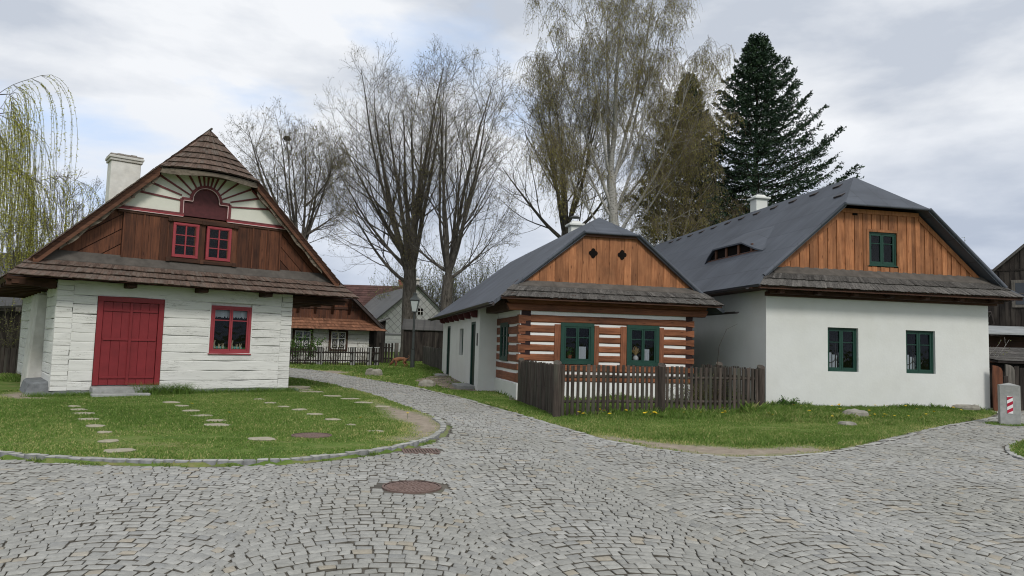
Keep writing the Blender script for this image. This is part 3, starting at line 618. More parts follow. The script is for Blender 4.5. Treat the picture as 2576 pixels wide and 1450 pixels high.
def chimney(root, u, v, z0, z1, w, d, mat, cap='slab', nm='chimney'):
    m = MB(); m.box(u-w/2, u+w/2, v-d/2, v+d/2, z0, z1); c = m.build(nm, mat, root, bevel=.015)
    m = MB()
    if cap == 'slab':
        m.box(u-w/2-.10, u+w/2+.10, v-d/2-.10, v+d/2+.10, z1+.002, z1+.08)
        m.hexa([(u-w/2, v-d/2, z1+.082), (u+w/2, v-d/2, z1+.082), (u+w/2, v+d/2, z1+.082), (u-w/2, v+d/2, z1+.082), (u-w/3, v-d/3, z1+.2), (u+w/3, v-d/3, z1+.2), (u+w/3, v+d/3, z1+.2), (u-w/3, v+d/3, z1+.2)])
        m.build('chimney_cap', mat, c, bevel=.01)
    elif cap == 'old':
        m.box(u-w/2-.04, u+w/2+.04, v-d/2-.04, v+d/2+.04, z1+.002, z1+.08); m.box(u-w/2-.07, u+w/2+.07, v-d/2-.07, v+d/2+.07, z1+.082, z1+.16)
        m.build('chimney_cap', mat, c, bevel=.012)
        m = MB(); 
        for k in range(5): m.box(u-w/2-.05+k*(w+.1)/5+.004, u-w/2-.05+(k+1)*(w+.1)/5, v-d/2-.05, v+d/2+.05, z1+.164, z1+.22+rnd.uniform(-.015, .02))
        m.build('chimney_crown', MAT['soot'], c, bevel=.01)
    return c
# ================================================================== 1. white log house with the sunburst gable (left)
HL = empty('log_house', (-11.278, 17.736, 0), .675, 'whitewashed log house with red shutter doors and a painted sunburst gable, at the left', 'house')
WL, HLt, DL = 6.014, 2.93, 9.0
# body behind the logs
DO, WI = (.90, 2.47, .27, 2.55), (3.69, 4.82, 1.13, 2.47)
m = MB(); wall_holes(m, ID, .07, WL-.07, .12, 2.86, [(WI[0]+.02, WI[1]-.02, WI[2]+.02, WI[3]-.02, .02)], b0=.10); m.box(.07, .09, .10, DL, .12, 2.86, .5); m.box(WL-.09, WL-.07, .10, DL, .12, 2.86, .5); m.build('wall_core', MAT['white_log'], HL)
m = MB(); zs = [.14]; 
while zs[-1] < 2.70: zs.append(zs[-1]+rnd.uniform(.215, .275))
zs[-1] = 2.92
for i in range(len(zs)-1):
    za, zb = zs[i]+.004, zs[i+1]-.003; segs = [(0.36, WL-.33)]
    for o in (DO, WI):
        if za < o[3]-.04 and zb > o[2]+.04:
            ns = []
            for s in segs:
                if s[1] <= o[0] or s[0] >= o[1]: ns.append(s)
                else:
                    if o[0]-s[0] > .05: ns.append((s[0], o[0]-.01))
                    if s[1]-o[1] > .05: ns.append((o[1]+.01, s[1]))
            segs = ns
    zt = [za, zb]
    for s in segs: rough_log(m, s[0], s[1], za, zb, -.004, .2, wav=.012, ch=.010)
m.build('wall', MAT['white_log'], HL)
for (c0, c1) in ((0.0, .36), (WL-.33, WL)):          # dovetailed corner blocks
    m = MB(); z = .14; k = 0
    while z < 2.88:
        h = rnd.uniform(.11, .16); zt = min(z+h, 2.92); ex = rnd.uniform(-.05, .05)*(k % 2)
        if c0 < 1: rough_log(m, c0, c1-.004+ex*.5, z+.002, zt-.002, -.012+.006*(k % 2), .2, seg=.2, wav=.004)
        else: rough_log(m, c0+.004+ex*.5, c1, z+.002, zt-.002, -.012+.006*(k % 2), .2, seg=.2, wav=.004)
        z = zt; k += 1
    m.build('corner_joint', MAT['white_log'], HL)
TS = lambda a, b, z: (b, a, z)                         # side wall facing -u
m = MB(TS); z = .2
while z < 2.85:
    h = rnd.uniform(.24, .34); rough_log(m, .02, 2.0, z+.004, min(z+h, 2.9)-.004, -.004, .2); rough_log(m, 3.3, DL, z+.004, min(z+h, 2.9)-.004, -.004, .2); z += h
m.build('side_wall', MAT['white_log'], HL)
m = MB(); m.box(WL-.06, WL-.004, .03, DL, .14, 2.88, .4); m.build('side_wall', MAT['white_log'], HL)
m = MB(); m.hexa([(-.34, 2.0, .0), (.05, 2.0, .0), (.05, 3.4, .0), (-.34, 3.4, .0), (-.22, 2.04, 2.62), (.05, 2.04, 2.62), (.05, 3.3, 2.62), (-.22, 3.3, 2.62)]); m.build('buttress', MAT['old_plaster'], HL, bevel=.04)
m = MB(); m.box(.04, WL-.03, -.03, .3, -.1, .135, .4); 
m.build('plinth', MAT['plinth'], HL, bevel=.03)
m = MB(); m.hexa([(-.5, .35, -.1), (.06, .2, -.1), (.06, 2.0, -.1), (-.5, 2.0, -.1), (-.38, .42, .34), (.05, .3, .36), (.05, 2.0, .38), (-.38, 2.0, .36)]); m.build('stone_ledge', MAT['plinth'], HL, bevel=.05)
m = MB(); x = -.35
while x < WL-.3:
    w = rnd.uniform(.35, .8); m.hexa([(x, -.22-rnd.uniform(0, .06), -.08), (x+w, -.22, -.08), (x+w, .0, -.08), (x, .0, -.08), (x+.03, -.12-rnd.uniform(0, .05), rnd.uniform(.07, .12)), (x+w-.03, -.12, rnd.uniform(.06, .12)), (x+w, .0, .125), (x, .0, .125)])
    x += w+.015
m.build('foundation_stones', MAT['plinth'], HL, bevel=.025)
# shutter door
m = MB(); a0, a1, z0, z1 = DO; c = .13
m.box(a0, a1, -.035, .12, z1-c, z1); m.box(a0, a0+c, -.035, .12, z0, z1-c); m.box(a1-c, a1, -.035, .12, z0, z1-c)
dr = m.build('door', MAT['red'], HL, bevel=.006)
mid = (a0+a1)/2
for s in (0, 1):
    x0, x1 = (a0+c+.008, mid-.004) if s == 0 else (mid+.004, a1-c-.008); m = MB(); w = (x1-x0)/3
    for k in range(3): m.box(x0+k*w+.002, x0+(k+1)*w-.003, .0-(.001*k), .05, z0+.005, z1-c-.008)
    for zz, ex in ((z0+.20, .02), (z0+1.18, -.01), (z1-c-.22, .02)): m.box(x0+.02-ex, x1-.02+ex*.2, -.028, -.002, zz-.028, zz+.028)
    m.build('door_leaf', MAT['red'], dr, bevel=.004)
m = MB(); m.box(mid-.035, mid+.03, -.045, -.003, z0+.005, z1-c-.01); m.build('meeting_batten', MAT['red'], dr, bevel=.004)
m = MB(); m.hexa([(.84, -.50, -.02), (2.52, -.50, -.02), (2.52, .06, -.02), (.84, .06, -.02), (.86, -.46, .24), (2.50, -.46, .24), (2.50, .06, .255), (.86, .06, .255)]); m.box(.80, 2.1, -.85, -.52, -.03, .11); m.build('doorstep', MAT['concrete'], HL, bevel=.015)
# window
wn, (A0, A1, Z0, Z1, b1) = window(HL, ID, *WI, None, 'plain', matname='redframe', casing=.075, inset=.02, grid=(2, [.72]), sash=.04)
for q in ((WI[0]-.035, WI[0]-.002), (WI[1]+.002, WI[1]+.035)): m = MB(); m.box(*q, -.008, .1, WI[2], WI[3]); m.build('casing', MAT['white_log'], wn)
m = MB()
for k in range(22):
    x = A0+.03+(A1-A0-.06)*k/21; m.prism([(x-.02, .15, Z1-.05), (x+.035, .15, Z1-.05), (x+.03, .15, Z1-.22-.05*abs(math.sin(k*.9))), (x-.01, .15, Z1-.2-.05*abs(math.sin(k*1.4)))], (0, .012, 0))
m.build('curtain', MAT['curtain'], wn)
def bunny(mb, x, z, h, b, tilt=0):
    pts = [(-.3, 0), (.3, 0), (.34, .3), (.2, .5), (.22, .62), (.3, .98), (.16, 1), (.06, .68), (-.04, .68), (-.12, 1.0), (-.26, .97), (-.2, .62), (-.26, .48), (-.36, .25)]
    mb.prism([(x+p[0]*h*.8+tilt*p[1]*h, b, z+p[1]*h) for p in pts], (0, .008, 0))
def egg(mb, x, z, h, b): mb.prism([(x+math.cos(a)*h*.38, b, z+h*.5+math.sin(a)*h*.5) for a in [k*math.pi/5 for k in range(10)]], (0, .01, 0))
egg_m = plain('pale_card', (.62, .58, .40), .7, .1); eggb = plain('turquoise_card', (.20, .52, .48), .7, .1); gr = plain('card_grass', (.10, .22, .07), .7, .1); bun = plain('tan_card', (.52, .42, .28), .7, .1)
for s in (0, 1):
    mA, mB_, mC, mD = MB(), MB(), MB(), MB()
    x0 = A0+.03+s*(A1-A0)/2; x1 = x0+(A1-A0)/2-.06
    for k in range(16): x = x0+(x1-x0)*k/15; mC.prism([(x-.02, .115, Z0+.05), (x+.02, .115, Z0+.05), (x+rnd.uniform(-.015, .015), .115, Z0+.05+rnd.uniform(.05, .10))], (0, .004, 0))
    for k in range(4): egg(mB_, x0+.05+k*.09, Z0+.055, .07, .105)
    for x, h in ((x0+.04, .30), (x0+.2, .17), (x0+.3, .19)): bunny(mD if k else mA, x, Z0+.06, h*.8, .122)
    for k in range(3): egg(mA, x0+.08+k*.11, Z0+.06, .06, .098)
    for mm, mt in ((mA, egg_m), (mB_, eggb), (mC, gr), (mD, bun)):
        if mm.v: mm.build('window_ornament', mt, wn)
# gable : boards, windows, sunburst
m = MB(); m.face([(-.4, .16, 3.3), (7.1, .16, 3.3), (4.7, .16, 6.1), (2.0, .16, 6.1)], .1); m.build('gable_backing', MAT['beam_brown'], HL)
G1, G2 = (2.56, 3.23, 3.73, 4.68), (3.44, 4.11, 3.73, 4.68)
m = MB(); boards_v(m, [(1.33, 3.58), (5.57, 3.58), (5.57, 4.86), (1.33, 4.86)], .30, .0, .03, True, [G1, G2], step=.0)
for u in (1.36, 1.84, 2.44, 4.3, 4.72, 5.16, 5.54): m.box(u-.018, u+.018, -.022, -.002, 3.60, 4.84)
m.build('gable_boards', MAT['board_brown'], HL)
wd = MAT['board_brown']
for s in (0, 1):
    m = MB()
    for k in range(5):     # slanting boards in the two corner triangles
        w = .31
        if s == 0:
            p0 = (1.33, 3.52+k*w); q = []
            a = (1.33, 3.56+k*w*1.28); b = (1.33-1.9, a[1]-1.9*.72); c = (b[0], b[1]+w*1.2); d = (1.33, a[1]+w*1.2)
        else:
            a = (5.57, 3.56+k*w*1.28); b = (5.57+1.9, a[1]-1.9*1.0); c = (b[0], b[1]+w*1.2); d = (5.57, a[1]+w*1.2)
        # clip to the triangle under the rake and above the skirt
        def clip(poly, f):
            o = []
            for i in range(len(poly)):
                p, q2 = poly[i], poly[(i+1) % len(poly)]; fp, fq = f(p), f(q2)
                if fp >= 0: o.append(p)
                if fp*fq < 0: t = fp/(fp-fq); o.append((p[0]+(q2[0]-p[0])*t, p[1]+(q2[1]-p[1])*t))
            return o
        poly = [a, b, c, d]; poly = clip(poly, lambda p: p[1]-3.50)
        if poly: poly = clip(poly, (lambda p: 3.25+1.017*(p[0]+.6)-p[1]) if s == 0 else (lambda p: 3.25+1.017*(7.33-p[0])-p[1]))
        if len(poly) > 2: m.prism([(p[0], .06-.004*(k % 2), p[1]) for p in poly], (0, .03, 0))
    m.build('corner_boards', wd, HL)
for (a, b, c, d) in (G1, G2):
    window(HL, ID, a, b, c, d, None, 'sixpane', matname='redframe', casing=.06, inset=.0, sill=False, grid=(2, [.333, .667]), proud=.03, room=.09)
for (z, zz) in ((4.70, .10), (3.60, .10)):
    m = MB(); m.box(2.42, 4.28, -.06, -.001, z, z+zz)
    for u in (2.46, 3.335, 4.21): m.box(u-.05, u+.05, -.075, -.03, z-.01, z+zz+.01)
    m.build('window_beam', MAT['beam_brown'], HL, bevel=.006)
cx, cz, rr = 3.365, 5.37, .37
def niche(o=0.0):
    P = [(2.76-o, 4.90), (2.755-o, 5.33+o), (cx-rr-o*.7, 5.33+o)]
    a0_ = math.asin(min(1, o/(rr+o))) if o > 0 else 0
    for k in range(15):
        a = math.pi-(math.pi)*k/14; q = (cx+(rr+o)*math.cos(a), cz+(rr+o)*math.sin(a))
        if q[1] >= 5.33+o: P.append(q)
    P += [(cx+rr+o*.7, 5.33+o), (3.985+o, 5.33+o), (3.98+o, 4.90)]; return P
pc = [(1.40, 4.92), (2.12, 5.99), (2.32, 6.12), (4.44, 6.12), (4.62, 5.99), (5.46, 4.92)]
nn_ = niche(.0)
left = [(1.18, 4.92)]; 
m = MB()
npts = niche(.0); outer = [(1.22, 4.92), (2.12, 5.87), (2.22, 6.05), (4.53, 6.05), (4.62, 5.87), (5.66, 4.92)]
ring = outer+npts[::-1]
m.face([(p[0], -.004, p[1]) for p in ring], .5); m.build('sunburst_panel', MAT['cream'], HL)
def strip(mb, a, b, w0, w1, v0, v1):
    a, b = Vector((a[0], a[1])), Vector((b[0], b[1])); d = (b-a).normalized(); n = Vector((-d.y, d.x))
    P = [a+n*w0/2, b+n*w1/2, b-n*w1/2, a-n*w0/2]; mb.prism([(p.x, v1, p.y) for p in P], (0, v0-v1, 0))
def outhit(ax, az):
    best = None; o = Vector((cx, 5.25)); d = Vector((ax, az)); 
    for i in range(len(outer)-1):
        p, q = Vector(outer[i]), Vector(outer[i+1]); e = q-p; den = d.x*e.y-d.y*e.x
        if abs(den) < 1e-6: continue
        t = ((p.x-o.x)*e.y-(p.y-o.y)*e.x)/den; s = ((p.x-o.x)*d.y-(p.y-o.y)*d.x)/den
        if t > 0 and 0 <= s <= 1 and (best is None or t < best): best = t
    return o+d*best if best else None
for deg in (4.5, 16, 28, 42, 58, 70, 79, 88, 97, 107, 122, 138, 152, 163.5, 175.5):
    a = R_(deg); q = outhit(math.cos(a), math.sin(a))
    rad = rr+.06 if 25 < deg < 155 else (.66 if deg < 90 else .65)/abs(math.cos(a))
    p = Vector((cx, 5.25))+Vector((math.cos(a), math.sin(a)))*max(rad, rr+.02)
    if q: m = MB(); strip(m, p, q, .038, .056, -.028, -.006); m.build('sunburst_ray', MAT['ray'], HL)
m = MB(); P2 = niche(.03)
for i in range(len(P2)-1): strip(m, P2[i], P2[i+1], .075, .075, -.04, -.005)
for (p, q) in (((1.16, 4.93), (2.80, 4.93)), ((3.94, 4.93), (5.72, 4.93))): strip(m, p, q, .05, .05, -.05, -.005)
for (p, q) in ((outer[0], outer[1]), (outer[4], outer[5])): strip(m, p, q, .05, .05, -.03, -.005)
m.build('sunburst_border', MAT['ray'], HL)
for (p, q) in (((1.14, 4.885), (2.80, 4.885)), ((3.94, 4.885), (5.74, 4.885))):
    m = MB(); strip(m, p, q, .035, .035, -.055, -.005); m.build('red_moulding', MAT['redframe'], HL)
m = MB(); P3 = niche(-.018)
for i in range(len(P3)-1): strip(m, P3[i], P3[i+1], .016, .016, -.046, -.01)
for (p, q) in (((1.12, 4.855), (2.78, 4.855)), ((3.96, 4.855), (5.78, 4.855))): strip(m, p, q, .016, .016, -.058, -.005)
m.build('pale_line', MAT['pink'], HL)
m = MB(); m.face([(p[0], .02, p[1]) for p in niche(.0)], .5); m.build('niche_panel', MAT['maroon'], HL)
m = MB(); m.box(1.2, 5.7, -.03, .03, 4.78, 4.845); m.build('gable_beam', MAT['beam_brown'], HL, bevel=.006)
# roofs
SL = 1.017; zr = lambda u: 3.39+SL*(u+.6) if u < 3.365 else 3.39+SL*(7.33-u)
m = MB(); ue0, ue1 = -1.12, 7.86; vb = 9.6
roof_slab(m, [(-.6, -.34, zr(-.6)), (2.06, -.34, zr(2.06)), (3.365, .05, zr(3.365)), (3.365, vb, zr(3.365)), (ue0, vb, zr(ue0)), (ue0, .1, zr(ue0))], .10)
roof_slab(m, [(7.33, -.34, zr(7.33)), (4.67, -.34, zr(4.67)), (3.366, .05, zr(3.366)), (3.366, vb, zr(3.366)), (ue1, vb, zr(ue1)), (ue1, .1, zr(ue1))], .10)
rf = m.build('roof', MAT['beam_brown'], HL)
m = MB()
shingles(m, bil((ue0, .1, zr(ue0)), (ue0, vb, zr(ue0)), (3.36, vb, zr(3.36)), (3.36, .05, zr(3.36))), 21, .22, lift=.035)
shingles(m, bil((ue1, .1, zr(ue1)), (ue1, vb, zr(ue1)), (3.37, vb, zr(3.37)), (3.37, .05, zr(3.37))), 21, .22, lift=.035)
for s in (-1, 1):       # strips of shingles reaching out over the gable
    for k in range(17):
        ua = 3.365+s*(1.31+2.66*k/17); ub = 3.365+s*(1.31+2.66*(k+1.1)/17)
        m.hexa([(ub, -.36, zr(ub)+.015), (ub, .1, zr(ub)+.015), (ua, .1, zr(ua)), (ua, -.36, zr(ua)), (ub, -.36, zr(ub)+.045), (ub, .1, zr(ub)+.045), (ua, .1, zr(ua)+.012), (ua, -.36, zr(ua)+.012)])
m.build('shingles', MAT['shingle'], rf)
# half-cone hood at the top
def cone(s, t):
    a = s; u = 2.04+2.65*s; bul = math.sin(math.pi*s)
    b = Vector((u, -.36-.42*bul, 6.06+.02*bul)); ap = Vector((3.365, .04, 7.42)); p = b*(1-t)+ap*t; p.z -= .06*math.sin(math.pi*t)*1.0; return p
m = MB(); shingles(m, cone, 7, .075, lift=.05, thick=.02, over=.2, jit=.006)
for k in range(16):
    s0, s1 = k/16, (k+1)/16; a, b = cone(s0, 0), cone(s1, 0); m.face([a, b, Vector((3.365, .1, 7.36)), Vector((3.365, .1, 7.36))][:3], .3)
m.build('hood_shingles', MAT['shingle'], rf)
m = MB(); m.box(3.345, 3.385, -.12, 9.5, 7.40, 7.45); m.build('ridge_board', MAT['flash'], rf)
m = MB()      # carved curved board under the hood
for k in range(18):
    s0, s1 = k/18, (k+1)/18; a, b = cone(s0, 0), cone(s1, 0)
    a = Vector((a.x, a.y+.05, 6.05)); b = Vector((b.x, b.y+.05, 6.05)); h0 = .13+.03*math.sin(s0*9); h1 = .13+.03*math.sin(s1*9)
    m.hexa([(a.x, a.y, a.z-h0), (b.x, b.y, b.z-h1), (b.x, b.y+.04, b.z-h1), (a.x, a.y+.04, a.z-h0), (a.x, a.y, a.z), (b.x, b.y, b.z), (b.x, b.y+.04, b.z), (a.x, a.y+.04, a.z)], .5)
    m.face([(a.x, a.y, 6.03), (b.x, b.y, 6.03), (b.x, .02, 6.06), (a.x, .02, 6.06)], .4)
m.build('carved_board', MAT['carved'], HL)
for s in (-1, 1):     # rake boards with soffit
    m = MB()
    A, B = 3.365+s*1.30, 3.365+s*3.95; za, zb = zr(A), zr(B)
    m.hexa([(B, -.34, zb-.26), (B, -.29, zb-.26), (A, -.29, za-.26), (A, -.34, za-.26), (B, -.34, zb), (B, -.29, zb), (A, -.29, za), (A, -.34, za)], .5)
    m.face([(B, -.29, zb-.2), (B, .1, zb-.2), (A, .1, za-.2), (A, -.29, za-.2)], .2)
    m.build('rake_board', MAT['rake'], HL)
for s in (-1, 1):
    m = MB(); mk = MB()
    n = 22
    for k in range(n):
        x0, x1 = 3.365+s*(1.32+2.1*k/n), 3.365+s*(1.32+2.1*(k+1)/n); f = lambda x: zr(x)-.26
        w0, w1 = .10+.035*math.sin(k*1.1), .10+.035*math.sin((k+1)*1.1)
        m.hexa([(x1, -.27, f(x1)-w1), (x1, -.24, f(x1)-w1), (x0, -.24, f(x0)-w0), (x0, -.27, f(x0)-w0), (x1, -.27, f(x1)+.03), (x1, -.24, f(x1)+.03), (x0, -.24, f(x0)+.03), (x0, -.27, f(x0)+.03)], .5)
    for k in range(9):          # carved scrolls
        x = 3.365+s*(1.45+k*.225); z = zr(x)-.31; P = [(x+math.cos(t)*(.012+.0065*t)+s*0, z+math.sin(t)*(.012+.0065*t)) for t in [i*.7 for i in range(10)]]
        for i in range(len(P)-1): strip(mk, P[i], P[i+1], .016, .016, -.278, -.269)
    cb = m.build('carved_board', MAT['carved'], HL); mk.build('scroll_carving', MAT['beam_brown'], cb)
# skirt roof over the front wall
ea, eb, et0, et1 = (-1.10, -.71, 2.885), (7.86, -.71, 2.885), (-.52, .02, 3.50), (7.25, .02, 3.50)
m = MB(); shingles(m, bil(ea, eb, et1, et0), 3, .08, lift=.055, thick=.022, over=.15, jit=.008, t0=0, t1=.78); m.build('skirt_shingles', MAT['shingle'], HL)
m = MB(); P = bil(ea, eb, et1, et0); m.hexa([P(0.03, .76)+Vector((0, -.0, .0)), P(.97, .76), (7.2, .03, 3.62), (-.45, .03, 3.62), P(0.03, .76)+Vector((0, 0, .035)), P(.97, .76)+Vector((0, 0, .035)), (7.2, .03, 3.64), (-.45, .03, 3.64)], .4)
m.build('flashing', MAT['flash'], HL)
m = MB(); m.face([ea, eb, et1, et0], .2); m.face([(-1.1, -.69, 2.87), (7.84, -.69, 2.87), (7.3, .05, 2.95), (-.6, .05, 2.95)], .2)
m.box(-1.05, -.05, -.02, 9.0, 2.84, 2.90); m.box(WL+.05, 7.8, -.02, 9.0, 2.84, 2.90)
for k in range(10):
    v = .05+k*.9; m.box(-1.05, .05, v, v+.14, 2.70-.0, 2.84); m.box(WL-.05, 7.75, v, v+.14, 2.70, 2.84)
for k in range(6): m.box(-.95+k*.15, -.80+k*.15+.02, -.02, .12, 2.84-.05*k*.3-.1, 2.85)
m.build('eave', MAT['beam_brown'], HL)
for u in (1.57, 3.33, 5.10):
    m = MB(); m.box(u-.11, u+.11, -.55, .1, 2.78, 2.92); m.build('beam_end', MAT['beam_brown'], HL, bevel=.02)
m = MB(); m.face([(.0, DL+.2, .1), (WL, DL+.2, .1), (WL, DL+.2, 2.9), (0, DL+.2, 2.9)]); m.build('rear_wall', MAT['white_log'], HL)
m = MB(); m.face([(-.9, DL+.3, 2.9), (7.6, DL+.3, 2.9), (3.365, DL+.3, 7.3)]); m.build('rear_gable', MAT['board_brown'], HL)
chimney(HL, 1.83, 3.3, 4.9, 6.75, .80, .62, MAT['old_plaster'], 'old')
# ================================================================== 2. small log-and-plaster cottage (middle)
HM = empty('log_cottage', (.259, 21.334, 0), .214, 'small cottage with red-brown log front, white chinking, green windows and grey roof, in the middle', 'house')
WM = 5.607
m = MB(); wall_holes(m, ID, .0, WM, -.1, .55, []); m.T = None; m.box(.0, WM, .012, 6, -.1, .548, .5); m.build('foundation', MAT['chink'], HM)
m = MB(); m.box(.30, WM-.3, .035, .33, .55, 2.64, .5); 
W1, W2 = (1.28, 2.33, 1.085, 2.33), (3.39, 4.455, 1.085, 2.33)
m = MB(); wall_holes(m, ID, .02, WM-.02, .55, 2.70, [(W1[0], W1[1], W1[2], W1[3], .3), (W2[0], W2[1], W2[2], W2[3], .3)], b0=.022); m.build('chinking', MAT['chink'], HM)
m = MB(); m.box(.05, .34, .008, .3, .78, 2.66, .5); m.build('corner_notch', MAT['notch'], HM)
m = MB(); m.box(5.36, WM-.02, .008, .3, .78, 2.66, .5); m.build('corner_notch', MAT['notch'], HM)
ZS = [.82, 1.12, 1.405, 1.69, 1.96, 2.27, 2.575]; hs = .040
def logrow(m, u0, u1, za, zb): rough_log(m, u0, u1, za, zb, -.015, .2, wav=.009, dv=.014, seg=.22, ch=.03, hf=.16)
m = MB(); logrow(m, -.01, WM, .555, ZS[0]-hs)
for i in range(6):
    za, zb = ZS[i]+hs, ZS[i+1]-hs
    if i >= 5: segs = [(.34, 5.36)]
    elif i == 0: segs = [(.34, 5.36)]
    else: segs = [(.34, 1.08), (2.495, 3.185), (4.615, 5.36)]
    for s in segs:
        z1_ = min(zb, 1.075) if (i == 0) else zb
        logrow(m, s[0], s[1], za, z1_)
    zc = (za+zb)/2; h0, h1 = .055+rnd.uniform(0, .02), .085+rnd.uniform(0, .025)      # log ends in the two corners
    for (a, b) in ((.34, -.035), (5.36, WM+.03)):
        m.hexa([(min(a, b), -.012, zc-(h1 if b < a else h0)), (max(a, b), -.012, zc-(h0 if b < a else h1)), (max(a, b), .2, zc-(h0 if b < a else h1)), (min(a, b), .2, zc-(h1 if b < a else h0)),
                (min(a, b), -.012, zc+(h1 if b < a else h0)), (max(a, b), -.012, zc+(h0 if b < a else h1)), (max(a, b), .2, zc+(h0 if b < a else h1)), (min(a, b), .2, zc+(h1 if b < a else h0))])
m.build('log_wall', MAT['log'], HM)
for (a, b) in ((1.085, 1.272), (2.338, 2.49), (3.19, 3.38), (4.463, 4.61)):
    m = MB(); m.box(a, b, -.03, .2, 1.0, 2.272); m.build('window_post', MAT['logpost'], HM, bevel=.006)
m = MB()
for (z0, z1, a, b) in ((2.65, 2.86, -.42, 6.10), (2.865, 3.06, -.42, 6.12)):
    for (x0, x1) in ((a, b),):
        m.hexa([(x0+.10, -.05, z0), (x1-.10, -.05, z0), (x1-.10, .2, z0), (x0+.10, .2, z0), (x0, -.05, z1-.02), (x1, -.05, z1-.02), (x1, .2, z1-.02), (x0, .2, z1-.02)])
        m.box(x0, x1, -.048, .2, z1-.02, z1)
m.build('top_beam', MAT['log'], HM, bevel=.02)
def lace(wn, A, u0, u1, z0, z1, b):
    mb = MB(A); n = 7
    for k in range(n):
        a, c = u0+(u1-u0)*k/n, u0+(u1-u0)*(k+1)/n; dz = .03*math.sin(math.pi*((k % 2)+.5)/1.5); bb = b+.012*math.sin(k*1.7)
        mb.face([(a, bb, z0+.02*(k % 2)), (c, b+.012*math.sin((k+1)*1.7), z0+.02*((k+1) % 2)), (c, b+.012*math.sin((k+1)*1.7), z1), (a, bb, z1)], .5)
    mb.build('curtain', MAT['curtain'], wn)
w1, q1 = window(HM, ID, *W1, None, 'x', casing=.115, inset=-.01, sill=False, proud=.03)
w2, q2 = window(HM, ID, *W2, None, 'x', casing=.115, inset=-.01, sill=False, proud=.03)
lace(w1, ID, 1.90, 2.12, 1.23, 1.62, .11); lace(w2, ID, 4.00, 4.18, 1.22, 1.60, .11)
# pot plant and dried flowers standing behind the panes
pp = empty('pot_plant', HM.location+Matrix.Rotation(.214, 3, 'Z') @ Vector((1.62, .17, 1.22)), .214, 'potted green plant behind the left green window of the log cottage', 'pot plant')
m = MB(); m.tube([(0, 0, .0), (0, 0, .14)], [.055, .075], 12); m.build('pot', MAT['terracotta'], pp)
m = MB()
for k in range(90):
    a, h, r = rnd.uniform(0, 6.28), rnd.uniform(.12, .36), rnd.uniform(.02, .11); c = Vector((math.cos(a)*r, math.sin(a)*r*.5, h)); d = Vector((rnd.uniform(-1, 1), rnd.uniform(-1, 1), rnd.uniform(-.4, 1))).normalized()*.04; e = d.cross(Vector((0, 1, .3))).normalized()*.02
    m.face([c-d, c+e, c+d, c-e])
m.build('leaves', MAT['green_l'], pp)
pv = empty('flower_vase', HM.location+Matrix.Rotation(.214, 3, 'Z') @ Vector((3.76, .17, 1.22)), .214, 'round white jug of dried straw flowers behind the right green window of the log cottage', 'vase')
m = MB(); m.tube([(0, 0, z) for z in (0, .02, .07, .12, .16, .18)], [.04, .07, .095, .085, .05, .045], 14); m.build('jug', MAT['white'], pv, smooth=True)
m = MB()
for k in range(46):
    a = rnd.uniform(-1.1, 1.1); l = rnd.uniform(.16, .30); p0 = Vector((0, 0, .17)); p1 = p0+Vector((math.sin(a)*l*.6, rnd.uniform(-.04, .04), math.cos(a)*l)); m.tube([p0, (p0+p1)/2+Vector((0, 0, .02)), p1], [.004, .008, .014], 4)
m.build('dried_flowers', MAT['straw'], pv)
# left side of the log part
TSM = lambda a, b, z: (b, a, z)
m = MB(TSM); wall_holes(m, TSM, .02, 3.40, .5, 2.70, [(1.55, 2.75, 1.09, 2.33, .3)], b0=.022); m.build('chinking', MAT['chink'], HM)
m = MB(TSM); rough_log(m, .0, 3.38, .49, ZS[0]-hs-.02, -.015, .2)
for i in range(6):
    za, zb = ZS[i]+hs, ZS[i+1]-hs
    if i in (0, 5): segs = [(.0, 3.38)]
    else: segs = [(.0, 1.53), (2.77, 3.38)]
    for s in segs: rough_log(m, s[0], s[1], za-.05*(i > 0), zb-.05, -.015, .2, wav=.006)
m.build('side_log_wall', MAT['logside'], HM)
window(HM, TSM, 1.55, 2.75, 1.09, 2.33, None, 'x', casing=.10, inset=-.01, sill=False)
m = MB(); m.box(-.05, .012, -.01, 3.39, -.1, .475); m.build('side_foundation', MAT['plaster'], HM, bevel=.01)
# projecting plastered porch part
up, v0, v1 = -.62, 3.39, 13.7
TP = lambda a, b, z: (up+b, a, z)
holes = [(4.2, 5.25, .12, 2.40, .22), (7.1, 8.1, 1.15, 2.2, .2), (11.0, 12.1, .18, 2.38, .22)]
m = MB(); wall_holes(m, TP, v0, v1, -.1, 2.95, holes); m.T = None
m.face([(up, v0, -.1), (0.02, v0, -.1), (0.02, v0, 2.95), (up, v0, 2.95)], .5); m.face([(up, v1, -.1), (WM, v1, -.1), (WM, v1, 2.95), (up, v1, 2.95)], .5); m.build('porch_wall', MAT['plaster'], HM)
m = MB(); m.face([(WM, .3, -.1), (WM, v1, -.1), (WM, v1, 2.95), (WM, .3, 2.95)]); m.build('side_wall', MAT['plaster'], HM)
for (a, b, z0, z1) in ((4.2, 5.25, .12, 2.40), (11.0, 12.1, .18, 2.38)):
    m = MB(TP); c = .09; m.box(a, b, .02, .16, z1-c, z1); m.box(a, a+c, .02, .16, z0, z1-c); m.box(b-c, b, .02, .16, z0, z1-c); d = m.build('door', MAT['green'], HM, bevel=.005)
    m = MB(TP); n = 5; w = (b-a-2*c)/n
    for k in range(n): m.box(a+c+k*w+.003, a+c+(k+1)*w-.003, .07, .11, z0, z1-c)
    m.build('door_leaf', MAT['dkgreen'], d)
    m = MB(TP); m.tube([(a+c+.08, .07, 1.15), (a+c+.08, .03, 1.15), (a+c+.18, .03, 1.15)], .012, 6); m.build('handle', MAT['metal'], d)
